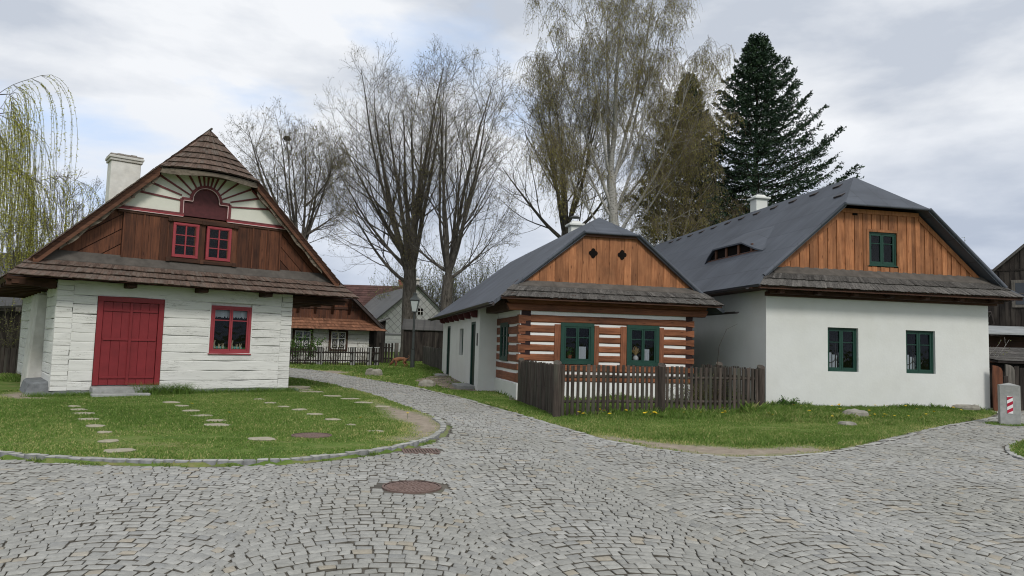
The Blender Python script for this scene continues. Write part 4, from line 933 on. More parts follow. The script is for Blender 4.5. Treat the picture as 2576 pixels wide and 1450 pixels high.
window(HM, TP, 7.1, 8.1, 1.15, 2.2, None, 'x', casing=.06, inset=.13, sill=True)
for (a, b, z) in ((4.0, 5.5, .16), (10.9, 12.3, .2)):
    m = MB(); m.box(-1.22, up-.003, a, b, -.05, z); m.build('doorstep', MAT['concrete'], HM, bevel=.012)
m = MB(TP); m.box(3.66, 3.84, -.02, -.002, 1.55, 1.98); m.build('notice_plate', MAT['metal'], HM)
for k in range(7):
    v = 3.9+k*1.52; m = MB(); m.prism([(up-.26, v, 2.72), (up-.23, v, 2.60), (up-.14, v, 2.54), (up+.0, v, 2.54), (up+.0, v, 2.78), (up-.26, v, 2.78)], (0, .17, 0)); m.build('rafter_tail', MAT['maroon'], HM, bevel=.008)
m = MB(); m.box(-.42, -.05, -.04, 3.36, 2.66, 2.84); m.box(-.42, -.0, .3, 3.36, 2.845, 2.98); m.build('side_beam', MAT['beam_brown'], HM, bevel=.01)
# gable
SM = .80; ucm = WM/2; zm = lambda u: 3.346+SM*(u+.30) if u < ucm else 3.346+SM*(WM+.30-u)
BR = [(2.25, 4.49), (3.19, 4.49)]
m = MB(); boards_v(m, [(-.1, 3.45), (WM+.1, 3.45), (ucm+.94, 5.10), (ucm-.94, 5.10)], .225, .0, .03, True, step=.012); gb = m.build('gable_boards', MAT['gable'], HM)
for (cu, cz_) in BR:
    m = MB(); P = []
    for k in range(28):
        a = 2*math.pi*k/28; r = .085+.06*abs(math.cos(2*a))**.7; P.append((cu+r*math.cos(a), -.022, cz_+r*1.05*math.sin(a)))
    m.prism(P, (0, .01, 0)); m.build('carved_opening', MAT['dark'], gb)
m = MB()
for s in (-1, 1):
    A, B = ucm+s*.90, ucm+s*(ucm+.27)
    m.hexa([(B, -.10, zm(B)-.16), (B, -.06, zm(B)-.16), (A, -.06, zm(A)-.16), (A, -.10, zm(A)-.16), (B, -.10, zm(B)-.03), (B, -.06, zm(B)-.03), (A, -.06, zm(A)-.03), (A, -.10, zm(A)-.03)])
m.box(ucm-.92, ucm+.92, -.10, -.06, 4.99, 5.10); m.build('barge_board', MAT['beam_brown'], HM)
def hiproof(root, uc, sl, zf, ue, vrake, v_ap, v_rb, vend, zhip, th, mat, flare=.0, vfront=-.3):
    """gable roof with a half hip in front and a full hip behind; zf(u) is the slope height"""
    uh = lambda s: uc+s*(1.0)*((zf(uc)-zhip)/sl)
    m = MB(); zr_ = zf(uc)
    for s in (-1, 1):
        e = uc+s*ue; ze = zf(e); r = uc+s*(uc+.30); h = uh(s)
        P = [(r, vrake, zf(r)), (h, vrake, zhip), (uc+s*.0005, v_ap, zr_), (uc+s*.0005, v_rb, zr_), (e, vend, ze), (e, vfront, ze)]
        roof_slab(m, P, th, .4+.1*s)
    h0, h1 = uh(-1), uh(1)
    roof_slab(m, [(h0-.02, vrake-.03, zhip-.02), (h1+.02, vrake-.03, zhip-.02), (uc, v_ap, zr_+.01)], .05)
    roof_slab(m, [(uc-ue, vend, zf(uc-ue)), (uc+ue, vend, zf(uc+ue)), (uc, v_rb, zr_+.004)], .08)
    o = m.build('roof', mat, root)
    m = MB()            # folded edge flashings along rakes, hips and ridge
    for s in (-1, 1):
        r = uc+s*(uc+.30); h = uh(s)
        m.tube([(r, vrake-.01, zf(r)-.02), (h, vrake-.01, zhip-.02)], .055, 6); 
    m.tube([(h0-.02, vrake-.03, zhip-.04), (h1+.02, vrake-.03, zhip-.04)], .04, 6)
    m.build('edge_flashing', mat, o, smooth=True); return o
rM = hiproof(HM, ucm, SM, zm, ucm+.9, -.12, 1.13, 14.66, 17.2, 5.137, .10, MAT['roof'], vfront=-.35)
m = MB(); m.box(-.92, -.86, -.4, 17.2, 2.74, 2.83); m.build('fascia', MAT['gutter'], rM)
def gutter(root, u, v0, v1, z, s=-1, r=.07):
    m = MB(); n = 7; prev = None
    for k in range(n+1):
        a = math.pi*k/n; p = (u+s*.07-r*math.cos(a), z-r*math.sin(a)*.9)
        if prev: m.face([(prev[0], v0, prev[1]), (p[0], v0, p[1]), (p[0], v1, p[1]), (prev[0], v1, prev[1])], .5)
        prev = p
    v = v0+.5
    o = m.build('gutter', MAT['gutter'], root); return o
gutter(HM, -.93, -.55, 17.0, 2.83)
gutter(HM, WM+.93, -.9, 17.0, 2.83, 1)
P0, P1, P2_, P3_ = (-.72, -.60, 3.00), (6.33, -.60, 3.00), (5.72, .01, 3.56), (-.11, .01, 3.56)
m = MB(); shingles(m, bil(P0, P1, P2_, P3_), 2, .085, lift=.045, thick=.02, t0=0, t1=.68, over=.2, jit=.012); m.build('skirt_shingles', MAT['shingle_g'], HM)
m = MB(); P = bil(P0, P1, P2_, P3_); m.hexa([P(.04, .62), P(.96, .62), (5.75, .01, 3.50), (-.14, .01, 3.50), P(.04, .62)+Vector((0, 0, .04)), P(.96, .62)+Vector((0, 0, .04)), (5.7, .01, 3.57), (-.09, .01, 3.57)]); m.build('flashing', MAT['flash'], HM)
m = MB(); m.face([P0, P1, P2_, P3_]); m.face([(-.7, -.58, 2.98), (6.3, -.58, 2.98), (6.2, .1, 3.08), (-.6, .1, 3.08)]); m.box(-.68, 6.28, -.57, -.50, 2.94, 2.99)
for k in range(8): u = -.4+k*.92; m.box(u, u+.13, -.5, .1, 3.06, 3.14)
m.build('eave', MAT['beam_brown'], HM)
cM = chimney(HM, 3.29, 5.3, 4.9, 6.22, .42, .42, MAT['plaster'])
m = MB(); 
for (a, b) in ((-.12, -.12), (.12, -.12), (.12, .12), (-.12, .12)): m.tube([(3.29+a, 5.3+b, 6.4), (3.29+a*1.1, 5.3+b*1.1, 6.55)], .008, 4)
m.tube([(3.29, 5.3, 6.55), (3.29, 5.3, 6.57), (3.29, 5.3, 6.64)], [.22, .22, .05], 12); m.build('chimney_cowl', MAT['metal'], cM)
# ================================================================== 3. big plastered cottage (right)
HR = empty('plastered_cottage', (7.621, 21.382, 0), .187, 'big white plastered cottage with orange board gable and dark grey roof with eyebrow dormer', 'house')
WR = 7.746; HRh = 3.55
WA, WB = (2.046, 3.086, 1.096, 2.43), (4.746, 5.786, 1.096, 2.43)
m = MB(); wall_holes(m, ID, 0, WR, -.1, 3.62, [(*WA, .16), (*WB, .16)]); m.build('wall', MAT['plaster'], HR)
m = MB(); m.face([(0, 0, -.1), (0, 18, -.1), (0, 18, 3.62), (0, 0, 3.62)]); m.build('side_wall', MAT['plaster'], HR)
m = MB(); m.face([(WR, 0, -.1), (WR, 18, -.1), (WR, 18, 3.62), (WR, 0, 3.62)]); m.build('side_wall', MAT['plaster'], HR)
m = MB(); m.face([(0, 18, -.1), (WR, 18, -.1), (WR, 18, 3.62), (0, 18, 3.62)]); m.build('rear_wall', MAT['plaster'], HR)
for k, w_ in enumerate((WA, WB)):
    wn, (A0, A1, Z0, Z1, b1) = window(HR, ID, w_[0], w_[1], w_[2], w_[3], None, 'x', casing=.05, inset=.10, sash=.06, room=.8)
    u = A0+.03
    for j in range(3): m = MB(); aa = u+j*.19; lace(wn, ID, aa, aa+.15, Z0+.04, Z0+.52-.06*(j == 1), .17)
    m = MB()
    def arc(cx_, cz_, r, a0_, a1_): return [(cx_+r*math.cos(R_(a0_+(a1_-a0_)*i/12)), .165, cz_+r*math.sin(R_(a0_+(a1_-a0_)*i/12))) for i in range(13)]
    for cx_ in (A0+.14, A0+.50): m.tube(arc(cx_, Z0+.38, .17, 100, 350), .012, 5)
    m.tube([(A0+.32, .165, Z0+.02), (A0+.32, .165, Z0+.8)], .014, 5); m.build('ironwork', MAT['gutter'], wn)
# gable
SR = .86; ucr = WR/2; zq = lambda u: 3.90+SR*(u+.29) if u < ucr else 3.90+SR*(WR+.29-u)
GW = (3.42, 4.50, 4.36, 5.50)
m = MB()
boards_v(m, [(.35, 4.1), (WR-.35, 4.1), (ucr+1.30, 6.08), (ucr-1.30, 6.08)], .155, .0, .03, True, [GW], step=.022); gb = m.build('gable_boards', MAT['gable'], HR)
for s in (-1, 1):
    m = MB(); A, B = ucr+s*1.36, ucr+s*(ucr+.0); dz = .30
    m.hexa([(B, -.045, zq(B)-dz-.12), (B, -.005, zq(B)-dz-.12), (A, -.005, zq(A)-dz-.12), (A, -.045, zq(A)-dz-.12), (B, -.045, zq(B)-dz+.06), (B, -.005, zq(B)-dz+.06), (A, -.005, zq(A)-dz+.06), (A, -.045, zq(A)-dz+.06)], .5); m.build('rake_trim', MAT['gable'], HR)
    m = MB(); A, B = ucr+s*1.45, ucr+s*(ucr+.27); dz = .12
    m.face([(B, -.36, zq(B)-dz), (B, .05, zq(B)-dz), (A, .05, zq(A)-dz), (A, -.36, zq(A)-dz)], .3); m.build('soffit', MAT['rake'], HR)
m = MB(); m.box(ucr-1.35, ucr+1.35, -.05, -.003, 6.00, 6.13); m.build('rake_trim', MAT['gable'], HR)
m = MB(); m.box(2.92, 3.08, -.03, -.004, 5.93, 6.0); m.build('vent_slot', MAT['dark'], HR)
window(HR, ID, GW[0]+.05, GW[1]-.05, GW[2]+.05, GW[3]-.05, None, 'x', casing=.055, inset=.03, sash=.055)
m = MB()
for (a, b, c, d) in ((GW[0]-.03, GW[1]+.03, GW[3]-.05, GW[3]+.03), (GW[0]-.03, GW[0]+.05, GW[2]+.02, GW[3]-.05), (GW[1]-.05, GW[1]+.03, GW[2]+.02, GW[3]-.05)): m.box(a, b, -.035, .06, c, d, .3)
m.build('window_trim', MAT['gable'], HR)
rR = hiproof(HR, ucr, SR, zq, ucr+.66, -.38, 1.22, 18.0, 20.6, 6.223, .10, MAT['roof'], vfront=-.72)
ga = gutter(HR, -.66, -.2, 20.4, 3.52); gutter(HR, WR+.66, -.2, 20.4, 3.52, 1)
m = MB(); m.box(-.62, -.0, -.3, 20, 3.48, 3.52); m.box(WR, WR+.62, -.3, 20, 3.48, 3.52); m.build('eave_soffit', MAT['beam_brown'], HR)
Q0, Q1, Q2, Q3 = (-.64, -.72, 3.53), (8.40, -.72, 3.53), (7.62, .01, 4.2), (.12, .01, 4.2)
m = MB(); shingles(m, bil(Q0, Q1, Q2, Q3), 2, .09, lift=.045, thick=.02, t0=0, t1=.70, over=.2, jit=.012); m.build('skirt_shingles', MAT['shingle_g'], HR)
m = MB(); P = bil(Q0, Q1, Q2, Q3); m.hexa([P(.035, .64), P(.965, .64), (7.6, .01, 4.18), (.14, .01, 4.18), P(.035, .64)+Vector((0, 0, .04)), P(.965, .64)+Vector((0, 0, .04)), (7.55, .01, 4.24), (.19, .01, 4.24)]); m.build('flashing', MAT['flash'], HR)
m = MB(); m.face([Q0, Q1, Q2, Q3]); m.face([(-.6, -.69, 3.50), (8.36, -.69, 3.50), (8.3, .0, 3.52), (-.6, .0, 3.52)])
m.box(-.05, 8.0, -.10, -.003, 3.30, 3.42); m.box(-.05, WR+.3, -.30, -.16, 3.36, 3.48)
for k in range(7):
    u = .15+k*1.22; m.box(u, u+.15, -.52, -.003, 3.37, 3.49)
m.box(-.6, 8.35, -.68, -.60, 3.46, 3.52); m.build('eave', MAT['beam_brown'], HR)
# eyebrow dormer on the left slope
zu = lambda u: zq(u)
F = [(1.0, 1.75, 4.98), (1.02, 2.35, 5.14), (1.02, 3.2, 5.44), (1.02, 4.3, 5.46), (1.02, 5.35, 5.46), (1.02, 5.75, 5.22), (1.0, 5.98, 4.98)]
m = MB(); slope = .52
for i in range(len(F)-1):
    a, b = F[i], F[i+1]
    def back(p): du = (p[2]-zu(p[0]))/(SR-slope); du = max(du, .02); return (p[0]+du, p[1], zu(p[0]+du)+.004)
    a_, b_ = back(a), back(b)
    a2, b2 = (a[0]-.10, a[1], a[2]-.03), (b[0]-.10, b[1], b[2]-.03)
    m.face([a2, b2, b_, a_], .5); m.face([(a2[0], a2[1], a2[2]-.05), (b2[0], b2[1], b2[2]-.05), b2, a2], .5); m.face([(a2[0], a2[1], a2[2]-.05), (b2[0], b2[1], b2[2]-.05), (b[0]+.2, b[1], b[2]-.05), (a[0]+.2, a[1], a[2]-.05)], .5)
dm = m.build('dormer', MAT['roof'], rR)
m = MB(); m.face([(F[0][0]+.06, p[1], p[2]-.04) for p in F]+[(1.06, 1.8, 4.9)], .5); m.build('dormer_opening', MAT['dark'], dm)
m = MB()
for v in (2.6, 3.5, 4.4, 5.2): m.box(1.0, 1.05, v, v+.12, 5.0, 5.3+.1*(v > 2.7))
m.box(.98, 1.05, 2.1, 5.9, 4.97, 5.03); m.build('dormer_frame', MAT['rake'], dm)
for k, v in enumerate([1.64, 2.96, 4.27, 5.55, 6.85, 8.06, 9.27, 10.6, 11.84, 13.1, 14.4, 15.4]):
    m = MB(); u = ucr-.26; m.hexa([(u-.10, v-.17, zu(u-.10)+.005), (u+.04, v-.17, zu(u+.04)+.005), (u+.04, v+.17, zu(u+.04)+.005), (u-.10, v+.17, zu(u-.10)+.005), (u-.12, v-.17, zu(u-.12)+.07), (u+.04, v-.17, zu(u+.04)+.02), (u+.04, v+.17, zu(u+.04)+.02), (u-.12, v+.17, zu(u-.12)+.07)]); m.build('roof_vent', MAT['gutter'], rR)
m = MB(); u, v = 2.95, .62; m.hexa([(u-.10, v-.2, zu(u-.10)+.005), (u+.04, v-.2, zu(u+.04)+.005), (u+.04, v+.2, zu(u+.04)+.005), (u-.10, v+.2, zu(u-.10)+.005), (u-.12, v-.2, zu(u-.12)+.07), (u+.04, v-.2, zu(u+.04)+.02), (u+.04, v+.2, zu(u+.04)+.02), (u-.12, v+.2, zu(u-.12)+.07)]); m.build('roof_vent', MAT['gutter'], rR)
cR = chimney(HR, 4.45, 8.2, 6.6, 8.12, .52, .52, MAT['plaster'])
m = MB()
for a in (-.12, 0, .12): m.tube([(4.45+a, 8.2-.1, 8.32), (4.45+a, 8.2-.1, 8.52)], .012, 4)
m.tube([(4.45, 8.2, 8.30), (4.45, 8.2, 8.4)], .12, 12); m.build('chimney_cowl', MAT['metal'], cR)
# ================================================================== fence round the small front garden
def picket_run(f, A, B, zg, h, n, w, rails=(.34, .92), jit=.02, back=1, mat='fence', zfun=g1):
    A, B = Vector(A), Vector(B); d = (B-A); L = d.length; d.normalize(); nrm = Vector((-d.y, d.x))*back
    T = lambda a, b, z: (A.x+d.x*a+nrm.x*b, A.y+d.y*a+nrm.y*b, z)
    for k in range(n):
        a = L*(k+.5)/n+rnd.uniform(-.012, .012); ww = w*rnd.uniform(.85, 1.15); hh = h+rnd.uniform(-jit, jit); ln = rnd.uniform(-.012, .012); x, y, _ = T(a, 0, 0); z = zfun(x, y)+.02
        m = MB(T); t = rnd.random(); q = ww/2
        # half-round picket: three front facets
        for (z0, z1, sft) in ((z, z+hh*.5, 0), (z+hh*.5, z+hh, ln)):
            l0, l1 = (0, ln*.5) if sft == 0 else (ln*.5, ln)
            m.prism([(a-q, .0, 0), (a-q*.55, -.018, 0), (a+q*.55, -.018, 0), (a+q, .0, 0)], (0, 0, 0), t) if False else None
            P = [(-q, .0), (-q*.5, -.02), (q*.5, -.02), (q, .0)]
            m.hexa([(a+P[0][0]+l0, 0, z0), (a+P[3][0]+l0, 0, z0), (a+P[2][0]+l0, -.02, z0), (a+P[1][0]+l0, -.02, z0), (a+P[0][0]+l1, 0, z1), (a+P[3][0]+l1, 0, z1), (a+P[2][0]+l1, -.02, z1-.006), (a+P[1][0]+l1, -.02, z1-.006)], t)
        m.build('picket', MAT[mat], f)
    for rz in rails:
        m = MB(T); pts = []; nn = 6
        for i in range(nn+1):
            a = L*i/nn; x, y, _ = T(a, .04, 0); pts.append((a, .042, zfun(x, y)+rz+rnd.uniform(-.006, .006)))
        m.tube(pts, .034, 7); m.build('rail', MAT[mat], f, smooth=True)
def post(f, x, y, h, r, mat='fence', slant=.05, zg=0):
    m = MB(); n = 12; rr = [r*rnd.uniform(.93, 1.07) for _ in range(n)]
    P = [(x+rr[k]*math.cos(2*math.pi*k/n), y+rr[k]*math.sin(2*math.pi*k/n)) for k in range(n)]
    t = rnd.random()
    zt = [zg+h+slant*(math.sin(2*math.pi*k/n)) for k in range(n)]
    for k in range(n):
        j = (k+1) % n; m.face([(*P[k], zg-.1), (*P[j], zg-.1), (*P[j], zt[j]), (*P[k], zt[k])], t)
    m.face([(*P[k], zt[k]) for k in range(n)], t); m.build('post', MAT[mat], f, bevel=.006)
FN = empty('picket_fence', (0, 0, 0), 0, 'weathered brown picket fence with round posts around the log cottage front garden', 'fence')
picket_run(FN, (1.17, 16.60), (3.64, 17.56), 0, 1.17, 20, .084)
picket_run(FN, (3.80, 17.63), (6.42, 18.48), 0, 1.17, 20, .084)
picket_run(FN, (.36, 20.5), (1.04, 16.62), 0, 1.17, 38, .085)
picket_run(FN, (6.43, 18.6), (5.95, 22.3), 0, 1.17, 27, .085, back=-1)
for (x, y, h, r) in ((1.10, 16.53, 1.24, .095), (3.72, 17.59, 1.23, .10), (6.47, 18.52, 1.24, .10), (.33, 20.62, 1.2, .085), (6.12, 21.0, 1.25, .10)): post(FN, x, y, h, r)
# concrete bollard
BO = empty('bollard', (12.52, 18.05, 0), -.50, 'square grey concrete bollard with red and white striped plate at the right corner', 'bollard')
m = MB(); b = .215; m.box(-b, b, -b, b, -.1, .97); m.face([(-b, -b, .97), (b, -b, .97), (0, 0, 1.03)]); m.face([(b, -b, .97), (b, b, .97), (0, 0, 1.03)]); m.face([(b, b, .97), (-b, b, .97), (0, 0, 1.03)]); m.face([(-b, b, .97), (-b, -b, .97), (0, 0, 1.03)]); m.build('body', MAT['concrete'], BO, bevel=.008)
m = MB(); m.box(-.065, .055, -b-.012, -b-.002, .28, .70); pl = m.build('reflector_plate', MAT['white'], BO)
m = MB(); y = -b-.0135
for z in (.28, .44, .60):
    pts = [(-.065, z-.0), (.055, z+.075), (.055, z+.155), (-.065, z+.08)]; pts = [(a, min(.70, max(.28, c))) for a, c in pts]; m.prism([(a, y, c) for a, c in pts], (0, .0012, 0))
m.build('red_stripes', MAT['sred'], pl)
# ================================================================== background buildings
def localT(o, yaw):
    c, s = math.cos(yaw), math.sin(yaw)
    return lambda u, v: (o[0]+u*c-v*s, o[1]+u*s+v*c)
# 4. cottage with orange shingle skirt behind the left house (origin at its right front corner, u runs left = negative)
HB = empty('shingled_cottage', (-7.98, 40.5, .30), .36, 'white log cottage with orange-brown shingle skirt roof and paper cutouts in its windows', 'house')
zo = .30
m = MB(); z = -.1
while z < 2.0: rough_log(m, -9, 0, z, z+.24, 0, .2, seg=.5); z += .25
m.build('wall', MAT['white_log'], HB)
m = MB(); m.box(-8.95, -.05, .12, 6, -.2, 2.0); m.build('wall_core', MAT['white_log'], HB)
for k, (a, b) in enumerate(((-4.15, -3.07), (-2.22, -1.18), (-6.6, -5.5))):
    m = MB(); m.box(a, b, -.05, .0, .70, 1.86); cs = m.build('window', MAT['beam_brown'], HB)
    m = MB(); a_, b_, c_, d_ = a+.13, b-.13, .80, 1.76; m.box(a_, a_+.05, -.07, -.052, c_, d_); m.box(b_-.05, b_, -.07, -.052, c_, d_); m.box((a_+b_)/2-.04, (a_+b_)/2+.04, -.07, -.052, c_, d_); m.box(a_, b_, -.071, -.053, d_-.05, d_); m.box(a_, b_, -.071, -.053, c_, c_+.05); m.box(a_, b_, -.0705, -.0525, 1.38, 1.42); m.build('sash', MAT['white'], cs)
    m = MB(); m.box(a_, b_, -.06, -.0515, c_, d_); m.build('pane', plain('dim_pane', (.03, .035, .04), .08, .2, 3, 0, spec=.5), cs)
    for x in ((a_*3+b_)/4, (a_+b_*3)/4):      # paper cut-outs hung in the panes
        m = MB(); P = [(x+.085*math.cos(t)*(1-.25*math.sin(t)), -.066, 1.08+.15*math.sin(t)) for t in [i*.45 for i in range(15)]]; m.tube(P, .014, 4); m.tube([(x-.04, -.066, 1.04), (x, -.066, 1.16), (x+.04, -.066, 1.04)], .016, 4); m.build('paper_ornament', MAT['white'], cs)
        m = MB(); m.tube([(x-.12, -.066, 1.52), (x-.03, -.066, 1.56), (x+.07, -.066, 1.66), (x+.1, -.066, 1.60), (x, -.066, 1.5)], .015, 4); m.build('paper_ornament', MAT['white'], cs)
m = MB(); shingles(m, bil((-9.6, -.75, 1.86), (.86, -.75, 1.86), (.32, .02, 2.48), (-9.2, .02, 2.48)), 4, .1, lift=.035, thick=.02, jit=.012); m.build('skirt_shingles', MAT['shingle_o'], HB)
m = MB(); m.face([(-9.6, -.74, 1.85), (.85, -.74, 1.85), (.5, .3, 1.85), (-9.2, .3, 1.85)]); m.build('eave', MAT['beam_brown'], HB)
m = MB(); boards_v(m, [(-9.2, 2.45), (.34, 2.45), (-.36, 3.12), (-8.4, 3.12)], .17, .03, .03, True, step=.02); m.build('gable_boards', MAT['board_brown'], HB)
m = MB(); m.box(-8.4, -.36, -.05, .05, 3.02, 3.14); m.build('gable_beam', MAT['beam_brown'], HB)
for k in range(7):
    u = -1.25-k*.92; m = MB(); m.hexa([(u, -.06, 2.78), (u+.14, -.06, 2.78), (u+.14, .03, 2.72), (u, .03, 2.72), (u, -.62, 3.36), (u+.14, -.62, 3.36), (u+.14, .03, 3.36), (u, .03, 3.36)]); m.build('bracket', MAT['beam_brown'], HB)
m = MB(); boards_v(m, [(-8.4, 3.14), (-.36, 3.14), (-1.9, 4.65), (-7.0, 4.65)], .2, .06, .03, True, step=.02); m.build('upper_gable_boards', MAT['board_brown'], HB)
uc = -4.4; ztop = 6.9; sl = (ztop-2.0)/(4.4+.75)
m = MB()
for s in (-1, 1):
    e = uc+s*5.1; roof_slab(m, [(e, -.62, 2.05), (uc, -.62, ztop), (uc, 8, ztop), (e, 8, 2.05)], .12)
rb = m.build('roof', MAT['gutter'], HB)
m = MB(); shingles(m, bil((uc+5.1, -.65, 2.08), (uc+5.1, 8, 2.08), (uc, 8, ztop+.03), (uc, -.65, ztop+.03)), 16, .3, lift=.03); m.build('shingles', MAT['shingle'], rb)
m = MB(); m.box(-.25, .05, -.1, .1, -.2, .75, .5); m.build('corner_stone', MAT['old_plaster'], HB)
# front garden fence with black pickets
FB = empty('garden_fence', (0, 0, 0), 0, 'low black picket fence with grey stone posts before the shingled cottage', 'fence')
picket_run(FB, (-12.4, 36.0), (-7.0, 38.75), 0, .93, 47, .05, rails=(.25, .68), mat='blackpicket')
for (x, y) in ((-9.9, 37.32), (-8.35, 38.12), (-7.55, 38.5), (-7.2, 38.75)):
    m = MB(); z = g1(0, y); m.hexa([(x-.13, y+.0, z-.1), (x+.13, y+.0, z-.1), (x+.13, y+.22, z-.1), (x-.13, y+.22, z-.1), (x-.12, y+.01, z+.93), (x+.12, y+.01, z+.93), (x+.12, y+.21, z+.93), (x-.12, y+.21, z+.93)]); m.box(x-.14, x+.14, y-.01, y+.23, z+.932, z+.98); m.build('stone_post', MAT['concrete'], FB, bevel=.02)
# 5. dark shed and gate
SA = empty('dark_shed', (-9.1, 42.0, .36), .30, 'tall tarred board shed with chalk letters, behind the shingled cottage corner', 'shed')
m = MB(); m.hexa([(0, 0, -.2), (1.75, 0, -.2), (1.75, 3, -.2), (0, 3, -.2), (0, 0, 1.9), (1.75, 0, 2.55), (1.75, 3, 2.55), (0, 3, 1.9)]); m.build('wall_core', MAT['darkwood'], SA)
m = MB(); boards_v(m, [(0, -.2), (1.75, -.2), (1.75, 2.55), (0, 1.9)], .16, -.03, .03, True, step=.015); m.build('front_boards', MAT['darkwood'], SA)
m = MB(); roof_slab(m, [(-.3, -.3, 1.82), (1.95, -.3, 2.66), (1.95, 3.2, 2.66), (-.3, 3.2, 1.82)], .08); m.build('roof', MAT['roof2'], SA)
m = MB(); v = -.055; z0 = 1.02; x = .42
for seg in (((0, 0), (0, .28)), ((.16, 0), (.16, .28)), ((0, .14), (.16, .14))): m.tube([(x+a, v, z0+b) for a, b in seg], .010, 4)
m.build('chalk_letter', plain('chalk', (.16, .15, .14), .9), SA)
m = MB(); m.tube([(x+.36+.07*math.cos(t), v, z0+.21+.07*math.sin(t)) for t in (.5, 1.3, 2.1, 3.1, 3.9, 4.7)]+[(x+.36+.07*math.cos(t), v, z0+.07+.07*math.sin(t)) for t in (1.2, .4, -.5, -1.4, -2.3, -2.9)], .010, 4); m.build('chalk_letter', bpy.data.materials['chalk'], SA)
GT = empty('board_gate', (0, 0, 0), 0, 'low dark board gate and grey post beside the tarred shed', 'gate')
picket_run(GT, (-7.5, 40.9), (-6.72, 41.3), 0, 1.15, 5, .13, rails=(.3, .9), mat='darkwood'); post(GT, -6.55, 41.4, 1.2, .11, 'greywood', .0, .33)
# 6. gabled dark shed behind the lamp
SB = empty('gabled_shed', (-6.62, 44.6, .40), .06, 'dark board shed with small seamed metal gable roof behind the street lamp', 'shed')
m = MB(); m.box(0, 3.0, .03, 1.9, -.2, 2.0); m.build('wall_core', MAT['darkwood'], SB)
m = MB(); boards_v(m, [(0, -.2), (3.0, -.2), (3.0, 2.04), (0, 2.04)], .15, 0, .03, True, step=.015); m.build('front_boards', MAT['darkwood'], SB)
m = MB(lambda a, b, z: (b-.003, a, z)); boards_v(m, [(0, -.2), (1.9, -.2), (1.9, 2.0), (.95, 2.62), (0, 2.0)], .15, -.03, .03, True, step=.01); m.build('side_boards', MAT['darkwood'], SB)
m = MB(); roof_slab(m, [(-.15, -.12, 1.98), (3.1, -.12, 1.98), (3.1, .95, 2.66), (-.15, .95, 2.66)], .05); roof_slab(m, [(-.15, 2.02, 1.98), (3.1, 2.02, 1.98), (3.1, .95, 2.661), (-.15, .95, 2.661)], .05)
r = m.build('roof', MAT['roof2'], SB); m = MB()
for u in (-.13, .55, 1.2, 1.85, 2.5, 3.06): m.hexa([(u-.02, -.13, 1.985), (u+.02, -.13, 1.985), (u+.02, .95, 2.665), (u-.02, .95, 2.665), (u-.02, -.13, 2.03), (u+.02, -.13, 2.03), (u+.02, .95, 2.71), (u-.02, .95, 2.71)])
m.build('roof_seam', MAT['metal'], r)
# 7. grey plank fence
PF = empty('plank_fence', (0, 0, 0), 0, 'close-boarded grey plank fence running to the small cottage back corner', 'fence')
def plank_fence(f, A, B, h, w, mat, slant=0, gap=.004):
    A, B = Vector(A), Vector(B); L = (B-A).length; n = int(L/w); d = (B-A).normalized(); nn = Vector((-d.y, d.x)); T = lambda a, b, z: (A.x+d.x*a+nn.x*b, A.y+d.y*a+nn.y*b, z)
    for k in range(n):
        m = MB(T); a = k*L/n; x, y, _ = T(a, 0, 0); z = g1(x, y); hh = h+rnd.uniform(-.03, .03); m.box(a+gap, a+L/n-gap, -.012*(k % 2), .02, z-.05, z+hh); m.build('plank', MAT[mat], f)
plank_fence(PF, (-5.1, 42.0), (-3.75, 37.5), 1.05, .14, 'greywood'); plank_fence(PF, (-3.75, 37.5), (-3.1, 34.6), 1.08, .14, 'greywood')
# 8. white gabled house with diamond slates, grey roof
HG = empty('slate_gable_house', (-8.24-3.2*math.cos(.33), 62-3.2*math.sin(.33), .55), .33, 'white gabled house hung with diamond tiles under a dark grey roof, behind the sheds', 'house')
AP = (3.2, 5.95); LE, RE = -.2, 6.6
m = MB(); m.face([(LE, 0, -.5), (RE, 0, -.5), (RE, 0, 2.8), (AP[0], 0, AP[1]), (LE, 0, 2.8)]); m.build('wall', MAT['diamond'], HG)
m = MB()
for k in range(-14, 16):
    for sgn in (1, -1):
        # diagonal joint lines clipped to the gable
        P = []
        for i in range(60):
            u = LE+(RE-LE)*i/59; z = 2.0+k*.62+sgn*(u-AP[0]); top = 2.8+(AP[1]-2.8)*(1-abs(u-AP[0])/(RE-AP[0]))
            if 1.75 < z < top-.02: P.append((u, -.012, z))
        if len(P) > 1: m.tube([P[0], P[-1]], .016, 4)
m.box(LE, RE, -.05, -.002, 1.60, 1.74); m.build('tile_joints', MAT['tileline'], HG)
m = MB()
for k in range(7): m.box(LE, RE, -.04, -.002, -.4+k*.28, -.14+k*.28)
m.build('lower_boards', MAT['white'], HG)
m = MB(); m.box(3.35, 3.78, -.04, -.006, 3.45, 4.0); w = m.build('window', MAT['dark'], HG)
m = MB(); m.box(3.55, 3.58, -.06, -.041, 3.45, 4.0); m.box(3.35, 3.78, -.06, -.042, 3.72, 3.75); m.build('sash', MAT['white'], w)
m = MB(); e = 2.8-.5*.95
roof_slab(m, [(LE-.6, -.35, 2.45), (AP[0], -.35, AP[1]+.12), (AP[0]-1, 17, AP[1]+.12), (LE-1.6, 17, 2.45)], .12); roof_slab(m, [(RE+.5, -.35, 2.45), (AP[0], -.35, AP[1]+.119), (AP[0], 17, AP[1]+.119), (RE+.5, 17, 2.45)], .12); m.build('roof', MAT['roof2'], HG)
chimney(HG, 3.5, 2.0, 5.0, 6.6, .5, .5, MAT['old_plaster'], 'slab')
